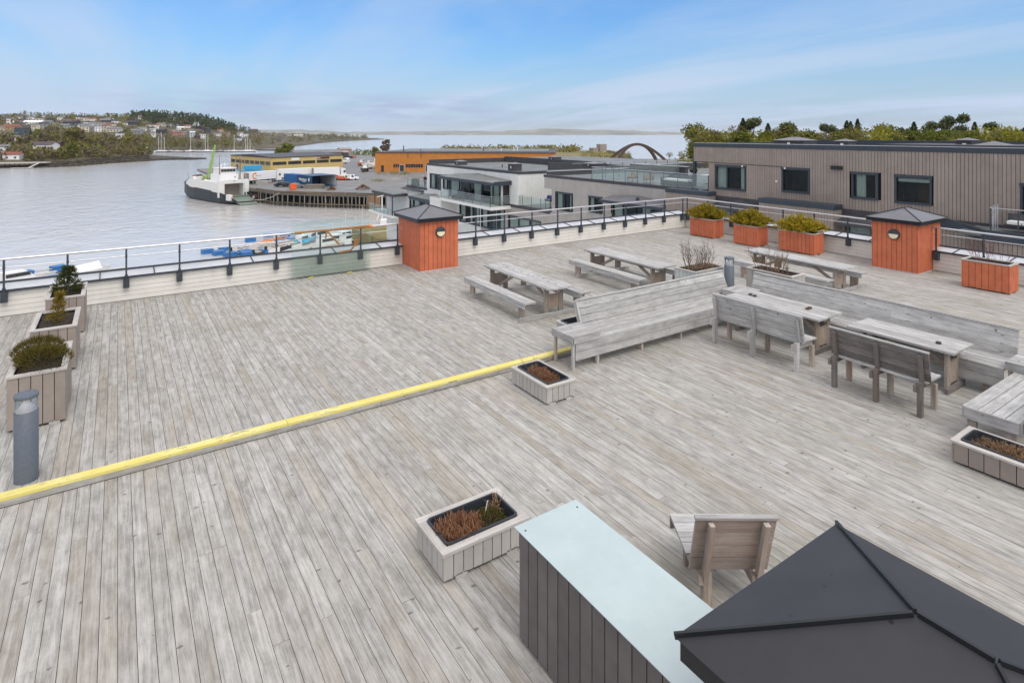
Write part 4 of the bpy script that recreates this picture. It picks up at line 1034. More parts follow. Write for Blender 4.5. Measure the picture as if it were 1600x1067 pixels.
def window_x(parent, X, y0, y1, z0, z1, kind=0, frame=M_NAVY, fw=.09, mull=(), name='window'):
    w_ = empty(name); w_.parent = parent
    mb = MB(); a, b = X - .06, X + .08
    mb.box(a, b, y0, y1, z0, z0 + fw); mb.box(a - .02, b, y0 - .03, y1 + .03, z1 - fw * 1.7, z1); mb.box(a, b, y0, y0 + fw, z0 + fw, z1 - fw * 1.7); mb.box(a, b, y1 - fw, y1, z0 + fw, z1 - fw * 1.7)
    for m in mull: mb.box(a + .01, b, m - .045, m + .045, z0 + fw, z1 - fw * 1.7)
    mb.box(X - .10, X - .061, y0 - .02, y1 + .02, z0 - .02, z0 + .02)
    mb.build('frame', frame, w_)
    mb = MB(); mb.quad((X + .03, y1 - fw * .6, z0 + fw * .6), (X + .03, y0 + fw * .6, z0 + fw * .6), (X + .03, y0 + fw * .6, z1 - fw), (X + .03, y1 - fw * .6, z1 - fw)); mb.build('pane', M_PANE, w_)
    mb = MB(); D = 1.6
    mb.quad((X + D, y1 + .3, z0 - .1), (X + D, y0 - .3, z0 - .1), (X + D, y0 - .3, z1), (X + D, y1 + .3, z1)); mb.quad((X + .09, y0, z0), (X + D, y0 - .3, z0), (X + D, y1 + .3, z0), (X + .09, y1, z0))
    mb.quad((X + .09, y0, z1), (X + .09, y1, z1), (X + D, y1 + .3, z1), (X + D, y0 - .3, z1)); mb.quad((X + .09, y0, z0), (X + .09, y0, z1), (X + D, y0 - .3, z1), (X + D, y0 - .3, z0)); mb.quad((X + .09, y1, z0), (X + D, y1 + .3, z0), (X + D, y1 + .3, z1), (X + .09, y1, z1))
    if kind == 3: mb.box(X + 1.0, X + 1.05, y0 + .1, y0 + (y1 - y0) * .62, z0, z0 + (z1 - z0) * .66, 1)
    mb.build('room', [M_IN, M_WOODR], w_)
    def curtain(ya, yb):
        mb = MB(); k = max(4, int((yb - ya) / .06)); 
        for i in range(k):
            t0, t1 = ya + (yb - ya) * i / k, ya + (yb - ya) * (i + 1) / k; o0, o1 = (.03 if i % 2 else 0), (0 if i % 2 else .03)
            mb.quad((X + .16 + o0, t1, z0 + .03), (X + .16 + o1, t0, z0 + .03), (X + .16 + o1, t0, z1 - .05), (X + .16 + o0, t1, z1 - .05))
        mb.build('curtain', M_CURT, w_)
    ln = y1 - y0
    if kind == 1: curtain(y1 - ln * .48, y1 - ln * .12); curtain(y0 + ln * .05, y0 + ln * .16)
    if kind == 2: curtain(y1 - ln * .3, y1 - .05); curtain(y0 + .05, y0 + ln * .2)
    if kind == 3: mb = MB(); mb.box(X + .10, X + .13, y0 + .1, y1 - .1, z1 - .38, z1 - .20); mb.build('blind', M_CURT, w_)
    if kind == 4: curtain(y0 + .1, y1 - .1)
    if kind == 5: curtain(y1 - ln * .22, y1 - ln * .02); curtain(y0 + ln * .38, y0 + ln * .5); curtain(y0 + ln * .06, y0 + ln * .2)
    return w_
def rail_y(parent, X, y0, y1, z0, h=1.0, step=1.2, glass=True, name='balcony_railing'):
    r_ = empty(name); r_.parent = parent
    mb = MB(); k = max(1, round((y1 - y0) / step))
    for i in range(k + 1): y = y0 + (y1 - y0) * i / k; mb.box(X - .02, X + .02, y - .02, y + .02, z0, z0 + h)
    mb.build('baluster', M_POST, r_)
    mb = MB(); mb.beam((X, y0 - .03, z0 + h + .02), (X, y1 + .03, z0 + h + .02), .05, .035); mb.build('handrail', M_STEEL, r_)
    if glass: mb = MB(); mb.quad((X - .03, y1, z0 + .08), (X - .03, y0, z0 + .08), (X - .03, y0, z0 + h - .06), (X - .03, y1, z0 + h - .06)); mb.build('glass', M_RAILGL, r_)
    return r_
def rail_x(parent, Y, x0, x1, z0, h=1.0, step=1.2, glass=True):
    r_ = empty('balcony_railing'); r_.parent = parent
    mb = MB(); k = max(1, round((x1 - x0) / step))
    for i in range(k + 1): x = x0 + (x1 - x0) * i / k; mb.box(x - .02, x + .02, Y - .02, Y + .02, z0, z0 + h)
    mb.build('baluster', M_POST, r_)
    mb = MB(); mb.beam((x0, Y, z0 + h + .02), (x1, Y, z0 + h + .02), .05, .035); mb.build('handrail', M_STEEL, r_)
    if glass: mb = MB(); mb.quad((x0, Y - .03, z0 + .08), (x1, Y - .03, z0 + .08), (x1, Y - .03, z0 + h - .06), (x0, Y - .03, z0 + h - .06)); mb.build('glass', M_RAILGL, r_)
def roof_cap(parent, x, y, z, lx, ly, h, mat=M_UPST):
    v_ = empty('roof_vent'); v_.parent = parent
    mb = MB(); mb.box(x - lx, x + lx, y - ly, y + ly, z, z + h); mb.box(x - lx - .012, x - lx - .001, y - .12, y + .06, z + h * .35, z + h * .7, 1); mb.build('box', [mat, M_CURT], v_)
    mb = MB(); e = .09; P4 = [(x - lx - e, y - ly - e, z + h + .002), (x + lx + e, y - ly - e, z + h + .002), (x + lx + e, y + ly + e, z + h + .002), (x - lx - e, y + ly + e, z + h + .002)]; m = min(lx, ly)
    A = (x, y - (ly - m) - .01, z + h + .18 * min(1, m / .7) + .05); B = (x, y + (ly - m) + .01, A[2])
    if lx > ly: A = (x - (lx - m) - .01, y, A[2]); B = (x + (lx - m) + .01, y, A[2]); mb.tri(P4[3], P4[0], A); mb.quad(P4[0], P4[1], B, A); mb.tri(P4[1], P4[2], B); mb.quad(P4[2], P4[3], A, B)
    else: mb.tri(P4[0], P4[1], A); mb.quad(P4[1], P4[2], B, A); mb.tri(P4[2], P4[3], B); mb.quad(P4[3], P4[0], A, B)
    mb.quad(P4[3], P4[2], P4[1], P4[0]); mb.build('cap', M_SHEETL, v_)
XF = 34.5
# --- grey-brown block on the right
t = empty('apartment_block', (0, 0, 0), 0, 'grey-brown boarded apartment block on the right with a dark roof edge', 'building', 'apartment blocks beyond the deck')
W = [(23.82, 26.19, .20, 1.87), (19.5, 21.27, .39, 1.92), (15.66, 17.06, .37, 1.86), (13.11, 14.83, .33, 1.84), (7.4, 9.56, -.35, 1.74)]
mb = MB(); clad_x(mb, XF, -20, 26.75, -.28, 3.05, .165, W); clad_x(mb, XF, 26.75, 28.06, 2.02, 3.05, .165); mb.box(XF + .02, XF + .9, 26.76, 28.05, 1.99, 2.015, 1)
clad_y(mb, -20, XF, 47, -.28, 3.05, .165); mb.box(XF + .013, XF + 3.0, 28.04, 28.06, 2.02, 3.05); mb.box(XF + .013, XF + 3.0, 26.76, 26.78, -.28, 2.0); mb.box(XF + .013, 47, 28.0, 28.04, 2.02, 3.05); mb.box(XF + 3, 47, 27.9, 27.99, -.28, 2.02)
clad_x(mb, XF, -20, 29.8, -12.2, -.60, .165, [(22.5, 26.0, -3.2, -.65), (13.4, 17.3, -3.2, -.75)]); mb.box(XF + 2.5, XF + 2.6, -19.9, 26.7, -.28, 2.6, 1)
mb.build('wall', [M_BROWNC, M_BGAP], t)
mb = MB(); mb.box(XF - .05, XF + .35, -20.05, 28.1, 3.051, 3.32); mb.box(XF + .351, 47, 27.85, 28.1, 3.051, 3.32); mb.box(46.7, 47, -20, 27.84, 3.051, 3.5); mb.build('roof_edge', M_NAVY, t)
mb = MB(); mb.box(XF - .06, XF + .36, -20, 28.11, 3.321, 3.335); mb.build('edge_capping', M_CAP, t)
mb = MB(); mb.box(XF + .351, 46.7, -20, 27.84, 3.02, 3.12); mb.build('roof', M_ROOFM, t)
for k_, (a, b, c, d) in enumerate(W): window_x(t, XF, a, b, c, d, (2, 0, 1, 3, 0)[k_], mull=((25.25,) if k_ == 0 else ()))
mb = MB(); mb.box(XF - .16, XF - .03, 17.55, 18.18, 1.93, 2.14); mb.build('wall_vent', M_BLACK, t)
for y, z in ((21.62, .95), (21.05, 1.80), (24.05, 1.78)): mb = MB(); mb.box(XF - .09, XF - .03, y - .05, y + .05, z, z + .1); mb.build('camera_box', M_CURT, t)
mb = MB(); mb.beam((XF - .035, 26.7, 2.0), (XF - .035, 21.3, 1.93), .02, .03); mb.build('wall_cable', M_BLACK, t)
roof_cap(t, 38, 22.5, 3.12, .8, 1.05, .42); roof_cap(t, 38, 19.2, 3.12, .45, .42, .40); roof_cap(t, 38, 12.8, 3.12, .45, .36, .52); roof_cap(t, 36.6, 11.2, 3.12, .6, .6, .30)
mb = MB(); mb.box(XF + .5, XF + 6, 8.5, 15.9, 3.125, 3.42); mb.build('roof_upstand', M_UPST, t)
for a, b, pr, zt_ in ((26.2, 29.83, .9, -.02), (17.62, 22.25, .9, -.05)):
    mb = MB(); clad_x(mb, XF - pr, a, b, -3.4, zt_ - .28, .165); mb.box(XF - pr, XF - .03, a - .025, a, -3.4, zt_ - .28); mb.box(XF - pr, XF - .03, b, b + .025, -3.4, zt_ - .28)
    by = mb.build('bay', [M_BROWNC, M_BGAP], t)
    mb = MB(); mb.box(XF - pr - .06, XF - .03, a - .06, b + .06, zt_ - .28, zt_); mb.build('bay_roof', M_NAVY, by)
mb = MB(); mb.box(XF - .06, XF + .2, -20, 26.19, -.60, -.285); mb.build('string_course', M_UPST, t)
window_x(t, XF - .03, 22.5, 26.0, -3.2, -.65, 2, name='window', mull=(24.2,)); window_x(t, XF - .03, 13.4, 17.3, -3.2, -.75, 2, name='window', mull=(14.7, 16))
for a, b in ((22.35, 26.12), (13.2, 17.5)):
    mb = MB(); A = (XF - .03, (a + b) / 2, -.42); c4 = [(XF - 1.0, a, -.95), (XF - 1.0, b, -.95)]
    mb.tri(c4[1], c4[0], A); mb.tri(c4[0], (XF - .03, a, -.75), A); mb.tri((XF - .03, b, -.75), c4[1], A); mb.box(XF - 1.03, XF - .2, a, b, -1.12, -.952); mb.build('canopy', M_UPST, t)
# balcony at the far right
mb = MB(); mb.box(XF - 2.2, XF - .03, 4.0, 11.2, -.62, -.42); mb.build('balcony_floor', M_ROOFM, t)
mb = MB(); mb.box(XF - 2.3, XF - 2.2, 4.0, 10.2, -.8, -.30); mb.beam((XF - 2.25, 10.2, -.55), (XF - .03, 13.0, -.35), .10, .5); mb.build('balcony_edge', M_NAVY, t)
mb = MB(); clad_x(mb, XF - 2.2, 4.0, 10.2, -3.5, -.82, .165); mb.build('balcony_wall', [M_BROWNC, M_BGAP], t)
rail_y(t, XF - 2.2, 4.2, 10.0, -.3, .98, .9, False); 
mb = MB(); mb.beam((XF - 2.2, 10.0, .70), (XF - .2, 10.35, .70), .05, .04); mb.beam((XF - 2.2, 10.0, .45), (XF - .2, 10.35, .45), .03, .03)
for u in (0.33, .66, .98): mb.box(XF - 2.2 + 2 * u - .02, XF - 2.2 + 2 * u + .02, 10.0 + .35 * u - .02, 10.0 + .35 * u + .02, -.42, .68)
mb.build('balcony_railing', M_STEEL, t)
b = empty('patio_bench', (XF - 1.0, 8.9, -.42), 0, 'dark patio bench with white cushions on the far right balcony', 'bench'); mb = MB(); mb.box(-.3, .3, -.9, .9, .28, .36); mb.box(.22, .3, -.9, .9, .361, .8); mb.build('frame', M_UPST, b)
for k in (-.55, 0, .55): mb = MB(); mb.box(-.28, .2, k - .25, k + .25, .362, .5); mb.build('cushion', M_CURT, b)
# --- warm grey block in the middle with the roof terrace
t = empty('apartment_block', (0, 0, 0), 0, 'warm grey boarded apartment block in the middle with a roof terrace', 'building', 'apartment blocks beyond the deck')
W = [(41.72, 44.12, -3.17, -1.45), (37.72, 39.45, -2.87, -1.44), (29.9, 36.48, -3.35, -1.46)]
mb = MB(); clad_x(mb, XF, 29.83, 44.75, -3.5, -.22, .165, W); clad_x(mb, XF, 44.75, 45.97, -1.27, -.22, .165); mb.box(XF, XF + 1.5, 44.78, 44.8, -3.4, -1.28); mb.box(XF, 46, 45.95, 45.97, -1.27, -.22); mb.box(XF + .02, XF + 1.6, 44.8, 45.94, -1.30, -1.272); mb.box(XF + 1.5, 46, 44.82, 44.86, -3.4, -1.272)
clad_x(mb, XF - .0, 45.0, 58.0, -12.2, -3.72, .165, [(46.5, 52.3, -6.2, -4.6), (53.0, 57.9, -6.6, -4.1)]); clad_x(mb, XF, 29.83, 45.0, -12.2, -3.52, .165)
mb.build('wall', [M_GREYC, M_GGAP], t)
mb = MB(); mb.box(XF - .05, XF + .3, 27.9, 46.02, -.219, .02); mb.box(XF + .301, 46, 45.7, 46.02, -.219, .02); mb.box(XF - .06, XF + .25, 45.0, 58.05, -3.719, -3.42); mb.build('roof_edge', M_UPST, t)
mb = MB(); mb.box(XF + .301, 60, 28.2, 45.69, -.30, -.12); mb.build('roof', M_ROOFM, t)
mb = MB(); mb.box(46.1, 46.5, 38.5, 46.0, -.12, .75); mb.box(XF + .6, 46.0, 46.021, 46.4, -.2, .28); mb.build('roof_upstand', M_UPST, t)
mb = MB(); mb.box(46.0, 46.6, 38.4, 46.1, .751, .775); mb.box(XF + .55, 46.0, 46.0, 46.45, .281, .30); mb.build('edge_capping', M_CAP, t)
window_x(t, XF, *W[0][:2], *W[0][2:], 2, mull=(42.9,)); window_x(t, XF, *W[1][:2], *W[1][2:], 2, mull=(38.7,)); window_x(t, XF, *W[2][:2], *W[2][2:], 5, mull=(35.2, 33.8, 32.0))
mb = MB(); A = (XF - .03, 33.6, -.92); a, b = 29.9, 36.6; c4 = [(XF - 1.3, a, -1.45), (XF - 1.3, b, -1.45)]
mb.tri(c4[1], c4[0], A); mb.tri(c4[0], (XF - .03, a, -1.2), A); mb.tri((XF - .03, b, -1.2), c4[1], A); mb.box(XF - 1.3, XF - .1, a, b, -1.47, -1.452); mb.build('canopy', M_SHEETL, t)
mb = MB(); mb.box(XF - 1.36, XF - 1.301, a - .05, b + .05, -1.66, -1.44); mb.tube((XF - .7, 32.9, -1.2), (XF - .7, 32.9, -1.0), .12, n=10); mb.build('canopy_edge', M_NAVY, t)
mb = MB(); mb.box(XF + .251, 46, 44.9, 58, -3.6, -3.45); mb.build('terrace_floor', M_ROOFM, t)
rail_y(t, XF + .1, 45.2, 57.5, -3.42, 1.05, 1.5); rail_y(t, XF + .12, 26.9, 39.2, .02, 1.02, 1.35, name='terrace_railing'); rail_x(t, 39.2, XF + .12, 46, .02, 1.02, 1.6)
rail_x(t, 46.6, XF + 4, 58, -.1, 1.02, 1.8, False)
window_x(t, XF - .0, 46.5, 52.3, -6.2, -4.6, 4, mull=(48.4, 50.4))
# pergola between the two blocks and terrace furniture
pg = empty('pergola', (0, 0, 0), 0, 'dark steel pergola post and beam beside the grey-brown block', 'pergola'); mb = MB(); mb.box(36.9, 37.1, 29.9, 30.1, -.1, 2.02); mb.build('post', M_NAVY, pg); mb = MB(); mb.box(36.88, 37.12, 28.07, 30.12, 2.021, 2.25); mb.box(37.12, 44, 29.9, 30.1, 2.021, 2.25); mb.build('beam', M_NAVY, pg)
sf = empty('garden_sofa', (37.0, 31.6, -.12), 0, 'dark rattan garden sofa with pale cushions on the grey roof terrace', 'sofa'); mb = MB(); mb.box(-.45, .4, -1.3, 1.3, 0, .38); mb.box(.401, .55, -1.3, 1.3, 0, .82); mb.box(-.45, .55, 1.301, 1.45, 0, .62); mb.build('frame', M_UPST, sf); mb = MB(); mb.box(-.42, .36, -1.25, 1.25, .381, .52); mb.build('cushion', M_CURT, sf)
for i, (y, lb) in enumerate(((36.2, 'wicker armchair on the roof terrace, the left one by the glass'), (34.4, 'wicker armchair on the roof terrace, the one nearer the sofa'))):
    a_ = empty('wicker_chair', (36.6, y, -.12), .4 * i, lb, 'armchair', 'wicker chairs on the roof terrace'); mb = MB(); mb.box(-.35, .35, -.35, .35, .3, .42); mb.build('seat', M_STRAW, a_)
    mb = MB(); n_ = 12
    for k in range(n_): a0 = -1.9 + 3.8 * k / (n_ - 1); mb.beam((.38 * math.cos(a0), .38 * math.sin(a0), .42), (.46 * math.cos(a0), .46 * math.sin(a0), .85 - .12 * abs(a0)), .07, .03)
    mb.build('backrest', M_STRAW, a_)
    for sx in (-.28, .28):
        for sy in (-.28, .28): mb = MB(); mb.box(sx - .02, sx + .02, sy - .02, sy + .02, 0, .3); mb.build('leg', M_STRAW, a_)
bb = empty('kettle_barbecue', (42.0, 34.2, -.12), 0, 'round dark kettle barbecue at the back of the grey roof terrace', 'barbecue'); mb = MB(); mb.lathe((0, 0, 0), [(0, .65), (.3, .75), (.38, .92), (.36, .95), (.25, 1.12), (0, 1.18)], 14); mb.build('bowl', M_BLACK, bb); mb = MB()
for a0 in (0, 2.1, 4.2): mb.tube((.15 * math.cos(a0), .15 * math.sin(a0), .7), (.32 * math.cos(a0), .32 * math.sin(a0), 0), .02, n=5)
mb.build('legs', M_BLACK, bb)
tb = empty('terrace_table', (40.2, 31.2, -.12), 0, 'pale round terrace table behind the garden sofa', 'table'); mb = MB(); mb.lathe((0, 0, 0), [(0, .70), (.7, .70), (.7, .74), (0, .74)], 18); mb.build('tabletop', M_CURT, tb); mb = MB(); mb.tube((0, 0, 0), (0, 0, .7), .05, n=8); mb.lathe((0, 0, 0), [(.3, 0), (.3, .03), (0, .05)], 12); mb.build('pedestal', M_UPST, tb)
mb = MB()
for _ in range(260): card(mb, (rng.uniform(-.7, .7), rng.uniform(-.3, .3), rng.uniform(.3, .85)), rdir(), rdir(), .16, .07)
o = empty('boxwood_plant', (46.8, 40.2, -.1), 0, 'round dark green potted bush on the terrace edge', 'plant'); mb.build('foliage', M_YEW, o); mb = MB(); mb.lathe((0, 0, 0), [(.2, 0), (.3, .4), (.26, .4), (.2, .3), (0, .3)], 12); mb.build('pot', M_UPST, o)
bq = empty('gas_barbecue', (35.6, 46.3, -3.45), 0, 'blue lidded gas barbecue on the terrace between white and grey blocks', 'barbecue'); mb = MB(); mb.box(-.35, .35, -.65, .65, .75, .95); mb.box(-.3, .3, -.4, .4, .1, .14); mb.build('cabinet', M_BLACK, bq); mb = MB(); mb.hexa([(-.32, -.4, .951), (.32, -.4, .951), (.32, .4, .951), (-.32, .4, .951), (-.2, -.38, 1.35), (.2, -.38, 1.35), (.2, .38, 1.35), (-.2, .38, 1.35)]); mb.build('lid', paint('blue_lid', (.02, .03, .14), .3, .05), bq)
for sx in (-.28, .28):
    for sy in (-.55, .55): mb = MB(); mb.box(sx - .025, sx + .025, sy - .025, sy + .025, 0, .75); mb.build('leg', M_BLACK, bq)
# --- white block
t = empty('apartment_block', (0, 0, 0), 0, 'white boarded apartment block with a glazed bay and flat roof', 'building', 'apartment blocks beyond the deck')
W = [(68.05, 71.19, -3.22, -1.24), (65.2, 67.47, -3.02, -1.34), (52.2, 64.41, -3.6, -1.3)]
mb = MB(); clad_x(mb, XF, 50.5, 72.1, -3.6, -.22, .20, W); clad_y(mb, 50.5, XF, 47, -3.45, -.22, .20); clad_x(mb, XF, 58, 78.8, -12.2, -3.62, .2, [(74, 77.8, -6.6, -4.9), (66.5, 73.7, -6.8, -4.9), (58.2, 63.0, -6.6, -4.1)]); clad_x(mb, XF, 78.8, 86.4, -12.2, -4.96, .2); clad_y(mb, 72.1 - .05, XF + .1, 47, -3.2, -.22, .2); mb.box(XF + 1.7, XF + 1.8, 50.6, 72, -3.5, -.3, 1)
clad_x(mb, XF - 2.3, 63.5, 66.5, -6.5, -3.78, .2); mb.box(XF - 2.3, XF, 63.475, 63.5, -6.5, -3.78); mb.box(XF - 2.3, XF, 66.5, 66.525, -6.5, -3.78)
mb.build('wall', [M_WHITEC, M_WGAP], t)
mb = MB(); mb.box(XF - .05, XF + .3, 50.4, 72.2, -.219, .03); mb.box(XF + .301, 47, 50.4, 50.7, -.219, .03); mb.box(XF - .06, XF + .3, 72.2, 78.85, -3.60, -3.35); mb.box(XF + .301, 47, 71.9, 72.2, -.219, .5); mb.box(46.7, 47.0, 50.71, 71.89, -.219, .7); mb.build('roof_edge', M_UPST, t)
mb = MB(); mb.box(40.5, 46.69, 53.0, 53.3, -.1, .68); mb.box(47.01, 60, 46.8, 72, -.1, .45); mb.build('roof_upstand', M_UPST, t)
mb = MB(); mb.box(XF + .301, 46.69, 50.71, 71.89, -.25, -.1); mb.box(47.01, 60, 46.8, 72, .451, .46); mb.build('roof', M_ROOFM, t)
mb = MB(); mb.tube((39, 60.5, -.1), (39, 60.5, .25), .07, n=8); mb.box(36.0, 36.06, 51, 71, -.099, -.07); mb.build('roof_pipe', M_UPST, t)
roof_cap(t, 37.5, 68.2, -.1, .6, .6, .45); roof_cap(t, 36.6, 54.2, -.1, .55, .55, .75); roof_cap(t, 44.5, 50.0, .3, .9, .9, .35); roof_cap(t, 47.5, 61.0, .45, .6, .6, .5)
window_x(t, XF, *W[0][:2], *W[0][2:], 2, M_NAVY, mull=(69.6,)); window_x(t, XF, *W[1][:2], *W[1][2:], 2, mull=(66.3,)); window_x(t, XF - .9, 52.4, 64.0, -3.6, -1.34, 5, mull=(61.5, 59, 56.2, 54))
mb = MB(); mb.box(XF - .9, XF, 52.37, 52.4, -3.6, -1.34); mb.box(XF - .9, XF, 64.0, 64.03, -3.6, -1.34); mb.build('bay', M_WHITEC, t)
mb = MB(); A = (XF - .03, 58.5, -.55); a, b = 51.7, 64.3; c4 = [(XF - 2.2, a, -1.12), (XF - 2.2, b, -1.12)]
mb.tri(c4[1], c4[0], A); mb.tri(c4[0], (XF - .03, a, -.95), A); mb.tri((XF - .03, b, -.95), c4[1], A); mb.box(XF - 2.2, XF - .03, a, b, -1.15, -1.122); mb.build('canopy', M_ROOFM, t)
mb = MB(); mb.box(XF - 2.26, XF - 2.201, a - .06, b + .06, -1.42, -1.10); mb.box(XF - 2.2, XF - .03, a - .06, a - .001, -1.42, -1.0); mb.box(XF - 2.2, XF - .03, b + .001, b + .06, -1.42, -1.0); mb.build('canopy_edge', M_NAVY, t)
mb = MB(); mb.box(XF - 2.5, XF, 51.8, 63.4, -3.95, -3.62); mb.build('balcony_floor', M_WHITEC, t)
rail_y(t, XF - 2.45, 52.0, 63.2, -3.6, 1.02, 1.9); rail_x(t, 52.0, XF - 2.45, XF - .1, -3.6, 1.02, 1.1)
window_x(t, XF - .03, 53.0, 57.9, -6.6, -4.1, 5, mull=(55, 56.5)); window_x(t, XF - .03, 58.2, 63.0, -6.6, -4.1, 5, mull=(59.8, 61.4)); window_x(t, XF, 74, 77.8, -6.6, -4.9, 2, mull=(76,)); window_x(t, XF - 1.4, 66.7, 73.5, -6.8, -4.75, 5, mull=(71, 69))
mb = MB(); A = (XF - .03, 69.5, -3.85); a, b = 66.4, 73.9; c4 = [(XF - 1.9, a, -4.35), (XF - 1.9, b, -4.35)]; mb.tri(c4[1], c4[0], A); mb.tri((XF - .03, b, -4.2), c4[1], A); mb.tri(c4[0], (XF - .03, a, -4.2), A); mb.build('canopy', M_ROOFM, t)
mb = MB(); mb.box(XF - 1.95, XF - .03, a, b, -4.72, -4.36); mb.build('canopy_edge', M_NAVY, t)
mb = MB(); mb.box(XF - 2.4, XF - .03, 78.4, 86.4, -4.95, -4.62); mb.build('canopy_edge', M_UPST, t); mb = MB(); mb.box(XF - 2.3, XF - .03, 78.5, 86.3, -4.61, -4.56); mb.build('canopy', M_ROOFM, t)
for y_ in (85.5, 78.68): mb = MB(); mb.box(XF - 2.3, XF - 2.2, y_ - .1, y_ + .1, -7.6, -4.96); mb.build('canopy_post', M_UPST, t)
mb = MB(); mb.box(XF - 2.5, XF - .03, 78.4, 87.5, -7.9, -7.6); mb.build('balcony_floor', M_WHITEC, t); rail_y(t, XF - 2.4, 78.5, 87.4, -7.6, 1.0, 1.5)
mb = MB(); mb.box(XF + .301, 47, 72.2, 78.8, -3.5, -3.4); mb.build('terrace_floor', M_ROOFM, t)
rail_y(t, XF + .1, 72.3, 78.7, -3.35, 1.0, 1.5); mb = MB(); mb.hexa([(XF - .8, 73, -3.9), (XF - .03, 73, -3.9), (XF - .03, 79.5, -3.9), (XF - .8, 79.5, -3.9), (XF - .06, 73, -3.75), (XF - .03, 73, -3.7), (XF - .03, 79, -3.55), (XF - .3, 79, -3.6)]); mb.build('ledge_roof', M_UPST, t)
hd = empty('terrace_hedge', (35.3, 77.6, -3.4), 0, 'clipped green hedge in a trough on the white block terrace', 'hedge'); mb = MB()
for _ in range(900): card(mb, (rng.uniform(-.3, .3), rng.uniform(-.9, .9), rng.uniform(.25, .95)), rdir(), rdir(), .16, .07)
mb.build('foliage', M_YEW, hd); mb = MB(); mb.box(-.3, .3, -.9, .9, 0, .28); mb.build('trough', M_UPST, hd)
bal = empty('balcony_chairs', (XF - 1.5, 60.8, -3.6), 0, 'dark lounge chair on the glazed balcony of the white block', 'armchair'); mb = MB(); mb.box(-.4, .4, -.9, .9, .28, .42); mb.hexa([(.35, -.9, .42), (.45, -.9, .42), (.45, .9, .42), (.35, .9, .42), (.5, -.9, .95), (.6, -.9, .95), (.6, .9, .95), (.5, .9, .95)]); mb.build('seat', M_UPST, bal)
for sy in (-.8, .8): mb = MB(); mb.box(-.35, .4, sy - .03, sy + .03, 0, .28); mb.build('leg', M_UPST, bal)

# ------------------------------------------------------------------ person on the terrace
def skin(name, verts, edges, radii, mat, parent=None, root=0, sub=2):
    me = bpy.data.meshes.new(name); me.from_pydata(verts, edges, []); me.materials.append(mat)
    o = bpy.data.objects.new(name, me); C_.link(o); o.parent = parent
    md = o.modifiers.new('skin', 'SKIN'); md.use_smooth_shade = True
    for i, r in enumerate(radii):
        q = me.skin_vertices[0].data[i]; q.radius = (r, r) if isinstance(r, (int, float)) else r; q.use_root = (i == root)
    sb = o.modifiers.new('sub', 'SUBSURF'); sb.levels = sb.render_levels = sub
    return o
M_SKIN = paint('skin', (.50, .30, .22), .6, .05); M_JACK = paint('black_jacket', (.02, .022, .03), .8, .1); M_JEAN = paint('dark_trousers', (.035, .04, .06), .8, .1); M_HAIR = paint('grey_hair', (.28, .24, .20), .8, .1)
pv = [(0, 0, .95), (0, 0, 1.18), (0, 0, 1.40), (0, 0, 1.52), (.01, 0, 1.62), (.02, 0, 1.74), (0, .19, 1.42), (-.02, .25, 1.14), (.10, .22, .92), (.17, .20, .86), (0, -.19, 1.42), (-.02, -.25, 1.14), (.10, -.22, .92), (.17, -.20, .86),
      (0, .10, .90), (.01, .11, .50), (-.01, .12, .08), (.14, .13, .03), (0, -.10, .90), (.02, -.11, .50), (0, -.12, .08), (.15, -.13, .03)]
pe = [(0, 1), (1, 2), (2, 3), (3, 4), (4, 5), (2, 6), (6, 7), (7, 8), (8, 9), (2, 10), (10, 11), (11, 12), (12, 13), (0, 14), (14, 15), (15, 16), (16, 17), (0, 18), (18, 19), (19, 20), (20, 21)]
pr = [(.14, .11), (.135, .10), (.16, .11), .055, .085, .075, .065, .05, .04, .035, .065, .05, .04, .035, .085, .06, .045, .04, .085, .06, .045, .04]
person = skin('person', pv, pe, pr, M_SKIN); person.location = (34.98, 73.75, -3.395); person.rotation_euler = (0, 0, R(200))
tag(person, 'person in a dark jacket standing at the glass rail of the white block terrace', 'person')
skin('jacket', [pv[i] for i in (0, 1, 2, 3, 6, 7, 8, 10, 11, 12)], [(0, 1), (1, 2), (2, 3), (2, 4), (4, 5), (5, 6), (2, 7), (7, 8), (8, 9)], [(.16, .13), (.155, .12), (.175, .125), .075, .08, .065, .052, .08, .065, .052], M_JACK, person)
skin('trousers', [pv[i] for i in (0, 14, 15, 16, 18, 19, 20)], [(0, 1), (1, 2), (2, 3), (0, 4), (4, 5), (5, 6)], [(.15, .125), .10, .075, .062, .10, .075, .062], M_JEAN, person)
skin('hair', [(-.02, 0, 1.68), (-.005, 0, 1.78)], [(0, 1)], [.085, .075], M_HAIR, person)

# ================================================================== HARBOUR
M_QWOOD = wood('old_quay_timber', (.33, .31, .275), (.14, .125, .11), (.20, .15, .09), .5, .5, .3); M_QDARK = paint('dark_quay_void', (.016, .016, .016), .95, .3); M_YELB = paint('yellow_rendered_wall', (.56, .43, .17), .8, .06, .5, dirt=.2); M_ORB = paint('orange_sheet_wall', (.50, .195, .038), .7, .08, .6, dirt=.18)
M_WHITE = paint('white_paint', (.72, .72, .70), .45, .04, 2, dirt=.12); M_WHITE2 = paint('clean_white_paint', (.78, .78, .78), .35, .03); M_BLUEF = paint('blue_float_plastic', (.03, .16, .42), .45, .08, 3); M_CYAN = paint('cyan_sheet', (.03, .32, .52), .5, .08, 2); M_CONTB = paint('blue_container', (.022, .085, .18), .5, .12, 1.5, dirt=.2); M_CONT2 = paint('bright_blue_container', (.03, .14, .36), .5, .1, 1.5, dirt=.15)
